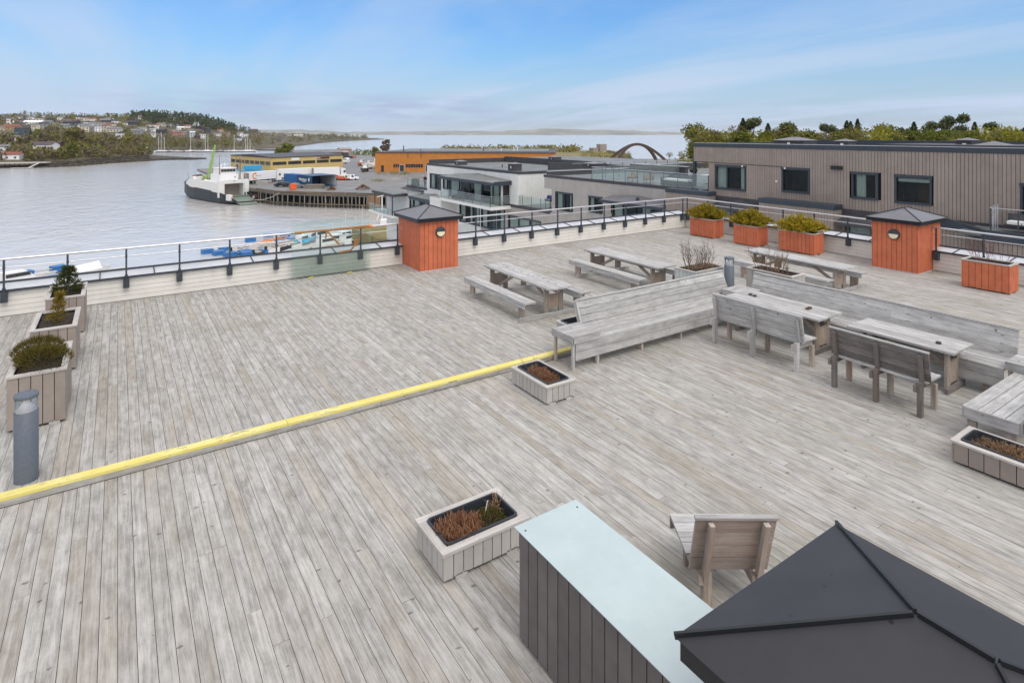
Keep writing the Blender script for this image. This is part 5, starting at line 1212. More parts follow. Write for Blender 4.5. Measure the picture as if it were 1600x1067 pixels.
M_TYRE = paint('black_rubber', (.018, .018, .018), .8, .2); M_WINB = paint('dark_window_glass', (.03, .035, .04), .08, .2, 3, 0, .8); M_HULL = paint('black_hull', (.018, .021, .026), .45, .2, .6, dirt=.4); M_GRND = paint('green_deck_paint', (.17, .215, .18), .6, .12, 1, dirt=.3); M_LIME = paint('lime_green_paint', (.27, .43, .10), .4, .08); M_REDB = paint('red_brown_metal', (.28, .07, .05), .6, .2, 2); M_DOCK = paint('pale_dock_boards', (.40, .39, .37), .8, .1, 3); M_RUST = paint('rust', (.20, .09, .04), .8, .3, 3); M_SLAT = wood('larch_slats', (.38, .26, .16), (.22, .14, .08), None, .4, 0, 0); M_ALGAE = paint('algae_stain', (.16, .15, .04), .9, .2, 2)
# timber quay
q = empty('timber_quay', (0, 0, 0), 0, 'old timber quay on rows of piles along the harbour yard', 'quay')
edge = [Vector((*p, 0)) for p in ((33.4, 184.0), (36.4, 172.8), (42.8, 164.2), (53.2, 153.2), (59.7, 146.9), (90.0, 118.0))]
mb = MB()
for a, b in zip(edge, edge[1:]):
    mb.beam(a + Vector((0, 0, Z_Q - .28)), b + Vector((0, 0, Z_Q - .28)), .5, .45); nsg = max(2, int((b - a).length / 3.2))
    for i_ in range(nsg): p_, q_ = a.lerp(b, (i_ + .04) / nsg), a.lerp(b, (i_ + .96) / nsg); h_ = rng.uniform(.02, .16); mb.beam(p_ + Vector((.1, .1, Z_Q + h_)), q_ + Vector((.1, .1, Z_Q + h_ + rng.uniform(-.05, .05))), .35, .22)
    mb.beam(a + Vector((-.1, -.2, -15.0)), b + Vector((-.1, -.2, -15.0)), .25, .3)
mb.build('edge_beam', wood('dark_quay_beam', (.17, .14, .105), (.06, .05, .04), (.2, .14, .06), .6, .5, .3), q)
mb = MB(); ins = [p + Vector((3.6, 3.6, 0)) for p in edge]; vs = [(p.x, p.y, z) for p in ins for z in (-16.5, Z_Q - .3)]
mb.add(vs, [(2 * i, 2 * i + 2, 2 * i + 3, 2 * i + 1) for i in range(len(ins) - 1)]); mb.build('shade_sheet', M_QDARK, q)  # near-black sheet standing in for the shade under the quay
mb = MB(); mb.add([(p.x, p.y, Z_Q - .02) for p in edge] + [(p.x, p.y, Z_Q - .02) for p in ins[::-1]], [tuple(range(12))]); mb.build('deck_sheet', M_YARD, q)
tot = 0
for (a, b), n_ in zip(zip(edge, edge[1:]), (5, 6, 12, 9, 8)):
    for i in range(n_):
        p = a.lerp(b, (i + .5 + rng.uniform(-.25, .25)) / n_) + Vector((.05, .05, 0)); 
        mb = MB(); lean = rng.uniform(-.15, .15); mb.tube((p.x + lean, p.y - lean, -17.2), (p.x, p.y, Z_Q - .5), .17, .15, 7); mb.build('pile', M_QWOOD, q)
        if rng.random() < .5: p2 = p + Vector((1.6, 1.6, 0)); mb = MB(); mb.tube((p2.x, p2.y, -17.2), (p2.x, p2.y, Z_Q - .5), .16, .15, 6); mb.build('pile', M_QWOOD, q)
for i, px in enumerate((437, 480, 513, 552, 521)):
    if i == 4: continue
    p = at(px, interp([(430, 302.5), (480, 305), (560, 307.5)], px), -12.9); mb = MB(); n = 18
    d = Vector((.72, -.69, 0)); nn = Vector((-.69, -.72, 0)); vs = []
    for k in range(n):
        a0 = 6.2832 * k / n
        for m_ in range(8):
            b0 = 6.2832 * m_ / 8; r_ = .62 + .2 * math.cos(b0); vs.append(p + nn * (.35 + .2 * math.sin(b0)) + d * r_ * math.cos(a0) + Vector((0, 0, r_ * math.sin(a0))))
    mb.add(vs, [(k * 8 + m_, k * 8 + (m_ + 1) % 8, ((k + 1) % n) * 8 + (m_ + 1) % 8, ((k + 1) % n) * 8 + m_) for k in range(n) for m_ in range(8)], 0, None, None, True)
    tag(mb.build('tyre_fender', M_TYRE), '%s black tyre fender from the left hung on the timber quay front' % ORD[i], 'tyre', 'tyre fenders on the quay')
def slat_screen(pa_, pb_, z0, z1, label):
    s_ = empty('slatted_screen', (0, 0, 0), 0, label, 'screen', 'slatted screens at the quay end'); mb = MB(); k = 22
    for i in range(k): p = pa_.lerp(pb_, i / (k - 1)); mb.box(p.x - .05, p.x + .05, p.y - .05, p.y + .05, z0, z1)
    mb.build('slats', M_SLAT, s_); mb = MB(); mb.beam(Vector((pa_.x, pa_.y, z1 - .1)), Vector((pb_.x, pb_.y, z1 - .1)), .14, .2); mb.beam(Vector((pa_.x, pa_.y, (z0 + z1) / 2)), Vector((pb_.x, pb_.y, (z0 + z1) / 2)), .14, .14); mb.build('rail', M_SLAT, s_)
    mb = MB()
    for i in range(k): p = pa_.lerp(pb_, i / (k - 1)); mb.box(p.x - .056, p.x + .056, p.y - .056, p.y + .056, z0 - .02, z0 + .9)
    mb.build('algae_foot', M_ALGAE, s_)
e5 = edge[3]; dr = (edge[5] - edge[4]).normalized()
slat_screen(at(577, 303.5, -12) + Vector((-.5, -.5, 0)), at(595.5, 304.5, -12) + Vector((-.5, -.5, 0)), -16.0, -12.3, 'tall larch slatted screen at the right end of the timber quay')
slat_screen(at(611, 305, -12) + Vector((-.5, -.5, 0)), at(623, 306, -12) + Vector((-.5, -.5, 0)), -15.0, -12.3, 'shorter larch slatted screen below the white block canopy')
# heaps on the quay edge
for i, (px, py, s_, lb) in enumerate(((518, 297, .8, 'low brown weed heap on the quay edge, the left one'), (567, 296, 1.3, 'larger brown weed heap on the quay edge, the right one'))):
    p = at(px, py, Z_Q); mb = MB()
    for _ in range(200): a0 = rng.uniform(0, 6.28); r_ = rng.random(); card(mb, (math.cos(a0) * r_ * s_ * 1.6, math.sin(a0) * r_ * s_, (1 - r_) * s_ * .9), rdir(0), rdir(), .5, .2)
    o = mb.build('weed_heap', M_DRY); o.location = p; tag(o, lb, 'heap', 'weed heaps')

# buildings of the yard
t = empty('yellow_warehouse', (0, 0, 0), 0, 'long low yellow warehouse with a ribbon of dark windows', 'building')
A, B, Cn = Vector((43.0, 296, 0)), Vector((52.0, 254.5, 0)), Vector((86.5, 270, 0)); D_ = A + (Cn - B); zt_ = -6.0
mb = MB(); mb.prism([(A.x, A.y), (B.x, B.y), (Cn.x, Cn.y), (D_.x, D_.y)], Z_Q, zt_); mb.build('wall', M_YELB, t)
mb = MB(); o_ = .35; mb.prism([(A.x - o_, A.y + o_), (B.x - .1, B.y - o_), (Cn.x + o_, Cn.y - .1), (D_.x + o_, D_.y + o_)], zt_ + .002, zt_ + .28); m1, m2 = A.lerp(B, .5), D_.lerp(Cn, .5)
mb.add([(A.x, A.y, zt_ + .29), (B.x, B.y, zt_ + .29), (Cn.x, Cn.y, zt_ + .29), (D_.x, D_.y, zt_ + .29), (m1.x, m1.y, zt_ + 1.2), (m2.x, m2.y, zt_ + 1.2)], [(1, 2, 5, 4), (3, 0, 4, 5), (0, 1, 4), (2, 3, 5)]); mb.build('roof', M_UPST, t)
def wall_windows(parent, P0, P1, spans, z0, z1, out_=.06, mull=2, name='window', mat=None):
    P0, P1 = Vector(P0), Vector(P1); d = (P1 - P0).normalized(); nn = Vector((d.y, -d.x, 0))
    for a, b in spans:
        w_ = empty(name); w_.parent = parent; pa_, pb_ = P0.lerp(P1, a), P0.lerp(P1, b)
        mb = MB(); ln = (pb_ - pa_).length; zm = Vector((0, 0, (z0 + z1) / 2)); 
        for k in range(mull + 1): p = pa_.lerp(pb_, k / mull); mb.beam(p + nn * out_ + Vector((0, 0, z0)), p + nn * out_ + Vector((0, 0, z1)), .09, .09)
        mb.beam(pa_ + nn * out_ + Vector((0, 0, z0)), pb_ + nn * out_ + Vector((0, 0, z0)), .09, .09); mb.beam(pa_ + nn * out_ + Vector((0, 0, z1)), pb_ + nn * out_ + Vector((0, 0, z1)), .09, .09)
        mb.build('frame', M_UPST if mat is None else mat, w_)
        mb = MB(); q0, q1 = pa_ + nn * (out_ - .03), pb_ + nn * (out_ - .03); mb.quad(q0 + Vector((0, 0, z0)), q1 + Vector((0, 0, z0)), q1 + Vector((0, 0, z1)), q0 + Vector((0, 0, z1))); mb.build('pane', M_WINB, w_)
wall_windows(t, A, B, [(.02 + .1225 * i, .118 + .1225 * i) for i in range(8)], -8.9, -7.6)
wall_windows(t, B, Cn, [(.02 + .196 * i, .19 + .196 * i) for i in range(5)], -8.9, -7.7, mull=5)
wall_windows(t, A, B, [(.14, .22)], Z_Q + .05, -9.6, mull=1, name='door', mat=M_WHITE2)
def signboard(parent, P0, P1, a, b, z0, z1, m, txt=None, tm=None):
    P0, P1 = Vector(P0), Vector(P1); d = (P1 - P0).normalized(); nn = Vector((d.y, -d.x, 0)); pa_, pb_ = P0.lerp(P1, a), P0.lerp(P1, b)
    mb = MB(); mb.beam(pa_ + nn * .1 + Vector((0, 0, (z0 + z1) / 2)), pb_ + nn * .1 + Vector((0, 0, (z0 + z1) / 2)), .1, z1 - z0); return mb.build('signboard', m, parent)
signboard(t, B, Cn, .255, .36, -7.35, -6.25, M_WHITE2); s_ = signboard(t, B, Cn, .60, .79, -7.2, -6.35, paint('maroon_sign', (.10, .02, .04), .5, .05))
mb = MB()
for a_ in (.60, .615, .63, .645): p = B.lerp(Cn, a_) + Vector((.41, -.91, 0)) * .16; mb.box(p.x - .25, p.x + .25, p.y - .02, p.y + .02, -6.95, -6.6)
mb.build('sign_mark', M_WHITE2, s_)
t = empty('grey_boat_shed', (0, 0, 0), 0, 'pale roofed grey shed standing behind the yellow warehouse', 'building')
mb = MB(); c = at(492, 247.5, Z_Q); mb.box(c.x - 14, c.x + 15, c.y - 8, c.y + 8, Z_Q, -8.2); mb.build('wall', M_TAUPE, t); mb = MB(); mb.add([(c.x - 15, c.y - 9, -8.19), (c.x + 16, c.y - 9, -8.19), (c.x + 16, c.y + 9, -8.19), (c.x - 15, c.y + 9, -8.19), (c.x - 15, c.y, -6.4), (c.x + 16, c.y, -6.4)], [(0, 1, 5, 4), (2, 3, 4, 5), (1, 2, 5), (3, 0, 4), (3, 2, 1, 0)]); mb.build('roof', M_ROOFM, t)
for i, (px, py, sx, sy, h, m, lb) in enumerate(((530, 247, 5, 4, 3.6, M_UPST, 'small dark shed right of the yellow warehouse'), (538, 243.5, 4, 4, 4.6, M_BROWNC, 'small brown shed behind the dark one by the yard road'))):
    t = empty('shed', (0, 0, 0), 0, lb, 'shed'); c = at(px, py, Z_Q); mb = MB(); mb.box(c.x - sx, c.x + sx, c.y - sy, c.y + sy, Z_Q, Z_Q + h); mb.build('wall', m, t); mb = MB(); zz = Z_Q + h
    mb.add([(c.x - sx - .4, c.y - sy - .4, zz), (c.x + sx + .4, c.y - sy - .4, zz), (c.x + sx + .4, c.y + sy + .4, zz), (c.x - sx - .4, c.y + sy + .4, zz), (c.x - sx - .4, c.y, zz + 1.3), (c.x + sx + .4, c.y, zz + 1.3)], [(0, 1, 5, 4), (2, 3, 4, 5), (1, 2, 5), (3, 0, 4), (3, 2, 1, 0)]); mb.build('roof', M_BROWNC, t)
# orange hall
t = empty('orange_hall', (0, 0, 0), 0, 'huge orange windowed hall behind the white block', 'building')
A, B = Vector((89.3, 236.5, 0)), Vector((148, 190, 0)); dd = (B - A).normalized(); nb = Vector((-dd.y, dd.x, 0)); zt_ = -4.0; Cn, D_ = B + nb * 60, A + nb * 60
mb = MB(); mb.prism([(p.x, p.y) for p in (A, B, Cn, D_)], Z_Q, zt_); mb.build('wall', M_ORB, t)
mb = MB(); mb.prism([(p.x, p.y) for p in (A - dd * .3 - nb * .3, B + dd * .3 - nb * .3, Cn + dd * .3 + nb * .3, D_ - dd * .3 + nb * .3)], zt_ + .002, zt_ + .25); mb.build('roof', M_UPST, t)
mb = MB(); a_, b_ = A + dd * 3 + nb * 8, B - dd * 3 + nb * 8; mb.prism([(p.x, p.y) for p in (a_, b_, b_ + nb * 40, a_ + nb * 40)], zt_ + .251, zt_ + .55); mb.build('roof_deck', M_ROOFM, t)
wall_windows(t, A, B, [(.105 + .012 * i, .113 + .012 * i) for i in range(3)] + [(.175 + .014 * i, .186 + .014 * i) for i in range(7)] + [(.315 + .014 * i, .326 + .014 * i) for i in range(8)], -10.0, -8.7, mull=1)
wall_windows(t, A, B, [(.14, .165), (.285, .31)], Z_Q + .1, -9.0, mull=1, name='door', mat=M_WHITE2); wall_windows(t, A, B, [(.035, .05)], Z_Q + .1, -9.3, mull=1, name='door')
for i, (u, w_, h) in enumerate(((10, 8, 2.6), (17, 10, .9), (44, 12, 1.6), (52, 9, 1.6), (57, 14, 2.0), (58.5, 14, 2.0))):
    p = A + dd * u + nb * w_; mb = MB(); mb.tube((p.x, p.y, zt_ + .2), (p.x, p.y, zt_ + .2 + h), .22, n=7); mb.build('roof_pipe', M_WHITE if i > 2 else M_UPST, t)
mb = MB()
for u in (14, 19.5): p = A + dd * u - nb * .12; mb.box(p.x - .1, p.x + .1, p.y - .1, p.y + .1, -6.2, zt_)
mb.build('downpipe', M_RUST, t)
# text helper
def text_mesh(txt, size, mat, parent, M, name='lettering', bold=0.0):
    cu = bpy.data.curves.new(name, 'FONT'); cu.body = txt; cu.size = size; cu.extrude = .01; cu.offset = bold; cu.align_x = 'CENTER'; cu.align_y = 'CENTER'
    o = bpy.data.objects.new(name, cu); C_.link(o); bpy.context.view_layer.update()
    me = bpy.data.meshes.new_from_object(o.evaluated_get(bpy.context.evaluated_depsgraph_get())); bpy.data.objects.remove(o)
    me.name = name; me.materials.clear(); me.materials.append(mat); o = bpy.data.objects.new(name, me); C_.link(o); o.parent = parent; o.matrix_local = M
    return o
def frame_on(P0, P1, z, u, out_):
    """local frame: x along the wall seen from outside, y up, z outwards"""
    P0, P1 = Vector(P0), Vector(P1); d = (P1 - P0).normalized(); nn = Vector((d.y, -d.x, 0)); p = P0.lerp(P1, u) + nn * out_
    return Matrix(((d.x, 0, nn.x, p.x), (d.y, 0, nn.y, p.y), (0, 1, 0, z), (0, 0, 0, 1)))
# trucks and trailers
def wheels(parent, xs, w_, r=.5, name='wheel'):
    for x in xs:
        for sy in (-1, 1):
            mb = MB(); mb.tube((x, sy * (w_ - .28), r), (x, sy * w_, r), r, n=14); mb.tube((x, sy * w_, r), (x, sy * (w_ + .01), r), r * .55, n=12, mat=1); mb.build(name, [M_TYRE, M_STEEL], parent)
def trailer(p, rz, label, ln=13.0, cab=True, name='semi_trailer', group='white lorries and trailers on the quay', h=3.9):
    t = empty(name, p, rz, label, 'lorry' if cab else 'trailer', group)
    mb = MB(); mb.box(-ln / 2, ln / 2, -1.27, 1.27, 1.15, h); mb.build('box_body', M_WHITE2, t)
    mb = MB(); mb.box(-ln / 2 + .05, ln / 2 - .05, -1.0, 1.0, .85, 1.149); mb.box(-ln / 2 + 4, ln / 2 - 5, -1.2, 1.2, .45, .84); mb.build('chassis', M_BLACK, t)
    wheels(t, (-ln / 2 + 1.6, -ln / 2 + 2.9, -ln / 2 + 4.2), 1.2)
    mb = MB(); mb.box(-ln / 2 - .02, -ln / 2 - .001, -1.1, 1.1, 1.3, h - .15); mb.build('rear_door', M_TAUPE, t)
    if cab:
        x = ln / 2 + .5; mb = MB(); mb.hexa([(x, -1.22, .5), (x + 2.2, -1.22, .5), (x + 2.2, 1.22, .5), (x, 1.22, .5), (x, -1.2, 3.75), (x + 1.6, -1.2, 3.4), (x + 1.6, 1.2, 3.4), (x, 1.2, 3.75)]); mb.build('cab', M_WHITE2, t)
        mb = MB(); mb.hexa([(x + 1.98, -1.1, 1.9), (x + 2.03, -1.1, 1.9), (x + 2.03, 1.1, 1.9), (x + 1.98, 1.1, 1.9), (x + 1.74, -1.1, 2.8), (x + 1.80, -1.1, 2.8), (x + 1.80, 1.1, 2.8), (x + 1.74, 1.1, 2.8)]); mb.box(x + .9, x + 1.7, -1.235, -1.221, 1.9, 2.7); mb.box(x + .9, x + 1.7, 1.221, 1.235, 1.9, 2.7); mb.build('windscreen', M_WINB, t)
        wheels(t, (x + 1.3, x - 1.6), 1.2)
    return t
def ang_(a, b): return math.atan2((b - a).y, (b - a).x)
a0, b0 = at(391, 287.5, Z_Q), at(421, 284.5, Z_Q)
tr = trailer((a0 + b0) / 2, ang_(a0, b0), 'white trailer with a big orange C-shaped emblem, leftmost on the quay', 11.2, True, h=3.7)
mb = MB(); n = 26
for i in range(n):
    t0, t1 = R(48 + 264 * i / n), R(48 + 264 * (i + 1) / n); r0, r1 = .62, 1.12
    mb.quad((-3.3 + r0 * math.cos(t0), -1.285, 2.45 + r0 * math.sin(t0)), (-3.3 + r0 * math.cos(t1), -1.285, 2.45 + r0 * math.sin(t1)), (-3.3 + r1 * math.cos(t1), -1.285, 2.45 + r1 * math.sin(t1)), (-3.3 + r1 * math.cos(t0), -1.285, 2.45 + r1 * math.sin(t0)))
mb.build('emblem', M_STRAP, tr); mb = MB(); mb.box(-3.1, -1.9, -1.286, -1.272, 2.38, 2.56); mb.box(-1.5, -.8, -1.286, -1.272, 2.4, 2.54); mb.build('emblem_line', M_TAUPE, tr)
a0, b0 = at(431, 283, Z_Q), at(487, 279, Z_Q); trailer((a0 + b0) / 2, ang_(a0, b0), 'plain white trailer in the middle, partly behind the blue containers', 13.4, False)
a0, b0 = at(494, 279.5, Z_Q), at(524, 278.2, Z_Q); trailer((a0 + b0) / 2, ang_(a0, b0), 'white articulated lorry with its cab facing right beside the parked cars', 9.2, True)
# containers
def container(P0, P1, dp, z1, m, label, open_end=False, name='shipping_container'):
    P0, P1 = Vector(P0), Vector(P1); d = (P1 - P0); ln = d.length; t = empty(name, P0, math.atan2(d.y, d.x), label, 'container', 'blue containers on the quay'); h = z1 - P0.z
    mb = MB(); mb.box(0, ln, 0, .05, .15, h); mb.box(0, ln, dp - .05, dp, .15, h); mb.box(0, ln, .051, dp - .051, .15, .22); mb.box(0, ln, .051, dp - .051, h - .05, h); mb.box(0, .05, .051, dp - .051, .221, h - .051)
    if not open_end: mb.box(ln - .05, ln, .051, dp - .051, .221, h - .051)
    k = int(ln / .28)
    for i in range(k): x = (i + .5) * ln / k; mb.box(x - .07, x + .07, -.035, -.001, .3, h - .12)
    mb.build('shell', m, t); mb = MB()
    for x in (.09, ln - .09):
        for y in (-.04, dp - .06): mb.box(x - .09, x + .09, y, y + .1, 0, h + .01)
    mb.box(0.18, ln - .18, -.045, -.001, .15, .29); mb.box(.18, ln - .18, -.045, -.001, h - .11, h + .005); mb.build('corner_frame', m, t)
    if open_end:
        mb = MB(); mb.box(.06, ln - .06, dp - .07, dp - .06, .23, h - .06); mb.build('lining', M_WHITE, t)
    return t, ln, h
c1, ln, h = container(at(463.5, 290.5, Z_Q), at(487.5, 293.5, Z_Q), 8.0, -8.55, M_CONTB, 'big dark blue container with white lettering and an open end', True)
text_mesh('Nutrimar', 1.25, M_WHITE2, c1, Matrix(((1, 0, 0, ln * .42), (0, 0, -1, -.05), (0, 1, 0, h * .62), (0, 0, 0, 1))), bold=.03)
mb = MB(); mb.hexa([(ln * .77, -.06, h * .5), (ln * .84, -.06, h * .5), (ln * .84, -.045, h * .5), (ln * .77, -.045, h * .5), (ln * .79, -.06, h * .8), (ln * .86, -.06, h * .8), (ln * .86, -.045, h * .8), (ln * .79, -.045, h * .8)]); mb.build('logo', M_WHITE2, c1)
mb = MB(); mb.box(ln * .38, ln * .60, -.055, -.045, h * .42, h * .46); mb.build('small_lettering', M_WHITE2, c1)
container(at(443.5, 285.2, Z_Q), at(463, 287.2, Z_Q), 3.0, -9.1, M_CONT2, 'low bright blue container left of the big lettered one')
t = empty('cyan_shelter', (0, 0, 0), 0, 'cyan tarpaulin-roofed shelter by the yellow warehouse', 'shelter'); a0, b0 = at(371, 279.5, Z_Q), at(411, 277.5, Z_Q); mb = MB(); mb.beam(a0 + Vector((0, 0, 2.9)), b0 + Vector((0, 0, 2.6)), 5, .25); mb.build('roof', M_CYAN, t); mb = MB(); mb.beam(a0.lerp(b0, .22) + Vector((.5, 1, 3.75)), a0.lerp(b0, .86) + Vector((.5, 1, 3.75)), 3, 1.4); mb.build('cover', M_CONT2 if False else M_CYAN, t); mb = MB(); mb.beam(a0 + Vector((0, 0, 1.4)), b0 + Vector((0, 0, 1.3)), 4.4, 2.7); mb.build('wall', M_WHITE, t)
# cars
def car(p, rz, label, m, van=False, k=1.0):
    t = empty('parked_car', p, rz, label, 'car', 'cars parked in the harbour yard'); L2, W2 = 2.15, .88
    prof = [(-L2, .35), (L2, .35), (L2, .72), (L2 - .25, .86), (1.0, .95), (.45, 1.42), (-1.25, 1.46), (-1.95, .98), (-L2, .9)] if not van else [(-L2, .35), (L2, .35), (L2, .8), (L2 - .3, 1.0), (1.35, 1.1), (.8, 1.75), (-L2 + .1, 1.8), (-L2, 1.0)]
    n = len(prof); mb = MB(); vs = [(x, -W2 * (1 if z < 1 else .86), z) for x, z in prof] + [(x, W2 * (1 if z < 1 else .86), z) for x, z in prof]
    mb.add(vs, [tuple(range(n)), tuple(range(2 * n - 1, n - 1, -1))] + [((i + 1) % n, i, n + i, n + (i + 1) % n) for i in range(n)], 0); mb.build('body', m, t)
    mb = MB(); zt_ = 1.38 if not van else 1.65
    for sy in (-1, 1): mb.quad((-1.5 if not van else -.1, sy * (W2 * .93 + .01), .98), (.85, sy * (W2 * .93 + .01), .98), (.40, sy * (W2 * .86 + .012), zt_), (-1.15 if not van else -.1, sy * (W2 * .86 + .012), zt_))
    mb.quad((.99, -.7, 1.0), (.99, .7, 1.0), (.53, .66, zt_), (.53, -.66, zt_)) if not van else mb.quad((1.34, -.7, 1.15), (1.34, .7, 1.15), (.86, .66, 1.68), (.86, -.66, 1.68)); mb.build('window', M_WINB, t)
    for x in (-1.35, 1.35):
        for sy in (-1, 1): mb = MB(); mb.tube((x, sy * (W2 - .2), .32), (x, sy * (W2 + .02), .32), .32, n=12); mb.build('wheel', M_TYRE, t)
    for sy in (-1, 1): mb = MB(); mb.box(L2 - .02, L2 + .015, sy * .6 - .14, sy * .6 + .14, .6, .74); mb.build('headlight', M_LENS, t)
M_CARB = paint('black_car_paint', (.02, .024, .03), .25, .05, 3, 0, .6); M_CARG = paint('grey_car_paint', (.20, .22, .24), .3, .05, 3, .3, .6); M_CARR = paint('red_orange_car_paint', (.55, .12, .05), .3, .05)
car(at(440, 291.5, Z_Q), .15, 'black estate car behind the orange crate, leftmost of the parked cars', M_CARB); car(at(451, 291.8, Z_Q), -.2, 'dark car between the black estate and the grey car', M_CARB); car(at(464, 293.8, Z_Q), -.35, 'grey car in front of the blue container', M_CARG)
car(at(528.5, 281.2, Z_Q), -.9, 'silver car at the lorry front, leftmost of the four together', M_WHITE, True); car(at(534.5, 281.7, Z_Q), -.8, 'orange-red car between the two white vans', M_CARR); car(at(541.5, 281.4, Z_Q), -.75, 'small white van beside the orange-red car', M_WHITE2, True); car(at(550.5, 281.2, Z_Q), -.6, 'white van, rightmost of the four together', M_WHITE2, True)
for i, (px, py, m, lb) in enumerate(((527, 258, M_CARG, 'grey car beside the right end of the yellow warehouse'), (541, 250.5, M_WHITE2, 'white car on the road behind the yellow warehouse'), (546, 247.5, M_CARB, 'dark car farthest along the yard road'), (552, 247.0, M_CARR, 'red car at the far end of the yard road'))): car(at(px, py, Z_Q), .8 + i, lb, m)
mb = MB(); p = at(458, 296.3, Z_Q); mb.box(p.x - .8, p.x + .8, p.y - .6, p.y + .6, Z_Q + .05, Z_Q + 1.7); mb.box(p.x - .85, p.x + .85, p.y - .65, p.y + .65, Z_Q + 1.3, Z_Q + 1.45); t = mb.build('orange_crate', paint('bright_orange_plastic', (.75, .13, .03), .5, .06)); tag(t, 'bright orange plastic crate at the quay edge', 'crate')
for i, (px, py, ln, lb) in enumerate(((492, 294.5, 5, 'grey timber stack right of the open container'), (412, 288.5, 4, 'pale low pallet stack beside the emblem trailer'))):
    p = at(px, py, Z_Q); t = empty('timber_stack', p, -.5, lb, 'stack'); mb = MB()
    for k in range(5):
        for j in range(5): mb.box(-ln / 2 + rng.uniform(-.3, .3), ln / 2 + rng.uniform(-.3, .3), -1 + j * .42, -.62 + j * .42, k * .24, k * .24 + .2)
    mb.build('timber', M_QWOOD if i == 0 else M_DOCK, t)
# laid up boats beside the orange hall
def hull_mesh(mb, ln, bw, fb, mat=0, draft=.35, deck=None, bow=.0, stern=.85, sheer=.25):
    """boat hull along +x, waterline at z = 0"""
    ns = 14; rows = []
    for i in range(ns + 1):
        u = i / ns; x = -ln / 2 + ln * u
        wv = bw / 2 * (stern + (1 - stern) * min(1, u / .35)) if u < .35 else bw / 2 * max(.02, 1 - ((u - .35) / .65) ** 2.4)
        z = fb + sheer * u * u; xs = x + (.12 * ln * (u ** 3))
        rows.append([(x, -wv * .72, -draft), (x + (xs - x) * .4, -wv * .93, .05), (xs, -wv, z), (xs, wv, z), (x + (xs - x) * .4, wv * .93, .05), (x, wv * .72, -draft)])
    vs = [p for r_ in rows for p in r_]; fs = []
    for i in range(ns):
        for j in (0, 1, 3, 4): fs.append((i * 6 + j, (i + 1) * 6 + j, (i + 1) * 6 + j + 1, i * 6 + j + 1))
    fs.append((5, 4, 3, 2, 1, 0)[::-1])
    mb.add(vs, fs, mat)
    dv = [r_[2] for r_ in rows] + [r_[3] for r_ in rows]; dv = [(p[0], p[1] * .97, p[2] - .06) for p in dv]
    mb.add(dv, [(i, i + 1, ns + 2 + i, ns + 1 + i)[::-1] for i in range(ns)], mat if deck is None else deck)
def motorboat(p, rz, ln, label, cabin=1, m=None, mast=0, cover=None, name='motorboat', group='boats at the marina', cat='boat'):
    m = m or M_WHITE2; t = empty(name, p, rz, label, cat, group); bw = ln * .34
    mb = MB(); hull_mesh(mb, ln, bw, .75 if ln > 5 else .5, 0, .3, 1); mb.build('hull', [m, M_DOCK], t)
    h0 = .75 if ln > 5 else .5
    if cabin:
        x0, x1 = -ln * .12, ln * .24; mb = MB(); mb.hexa([(x0, -bw * .34, h0 - .1), (x1 + ln * .08, -bw * .26, h0 - .02), (x1 + ln * .08, bw * .26, h0 - .02), (x0, bw * .34, h0 - .1), (x0 + .05, -bw * .28, h0 + 1.15), (x1 - ln * .06, -bw * .24, h0 + 1.1), (x1 - ln * .06, bw * .24, h0 + 1.1), (x0 + .05, bw * .28, h0 + 1.15)]); mb.build('cabin', M_WHITE2, t)
        mb = MB()
        for sy in (-1, 1): mb.hexa([(x0 + .25, sy * bw * .335, h0 + .5), (x1 - .05, sy * bw * .285, h0 + .5), (x1 - .05, sy * bw * .275, h0 + .5), (x0 + .25, sy * bw * .325, h0 + .5), (x0 + .25, sy * bw * .312, h0 + .95), (x1 - .30, sy * bw * .278, h0 + .95), (x1 - .30, sy * bw * .268, h0 + .95), (x0 + .25, sy * bw * .302, h0 + .95)])
        e = ln * .14; mb.hexa([(x1 + e * .22, -bw * .22, h0 + .45), (x1 + e * .26, -bw * .22, h0 + .45), (x1 + e * .26, bw * .22, h0 + .45), (x1 + e * .22, bw * .22, h0 + .45), (x1 - ln * .05, -bw * .2, h0 + 1.0), (x1 - ln * .045, -bw * .2, h0 + 1.0), (x1 - ln * .045, bw * .2, h0 + 1.0), (x1 - ln * .05, bw * .2, h0 + 1.0)]); mb.build('window', M_WINB, t)
    else:
        mb = MB()
        for x in (-ln * .22, 0.0): mb.box(x, x + .4, -bw * .3, bw * .3, h0 - .06, h0 + .12)
        mb.build('thwart', M_TAUPE, t)
        mb = MB(); mb.box(-ln / 2 - .3, -ln / 2 + .02, -.16, .16, h0 - .3, h0 + .45); mb.build('outboard', M_BLACK, t)
    if cover is not None:
        mb = MB(); mb.add([(-ln * .46, -bw * .45, h0), (ln * .3, -bw * .42, h0 + .05), (ln * .3, bw * .42, h0 + .05), (-ln * .46, bw * .45, h0), (-ln * .42, 0, h0 + .9), (ln * .28, 0, h0 + 1.1)], [(0, 1, 5, 4), (2, 3, 4, 5), (1, 2, 5), (3, 0, 4)]); mb.build('tarpaulin', cover, t)
    if mast:
        mb = MB(); mb.tube((0, 0, h0), (0, 0, h0 + mast), .05, .03, 6); mb.build('mast', M_WHITE2, t)
    return t
YARD = [(571, 265, 1.0, 8, M_UPST, 'dark hulled boat on the yard, in front of the other laid-up boats'), (586, 260.5, .4, 9, M_WHITE2, 'large white laid-up cruiser beside the orange hall'), (578, 257, .2, 8, M_WHITE2, 'white laid-up boat with red stripe behind the dark hulled one'), (589, 253, .5, 9, M_WHITE, 'white laid-up boat farthest back beside the orange hall'),
        (565, 256, .8, 6, M_CARR, 'small red-trimmed white boat at the yard road'), (536, 253.5, .1, 7, M_WHITE2, 'white laid-up boat beyond the yellow warehouse end')]
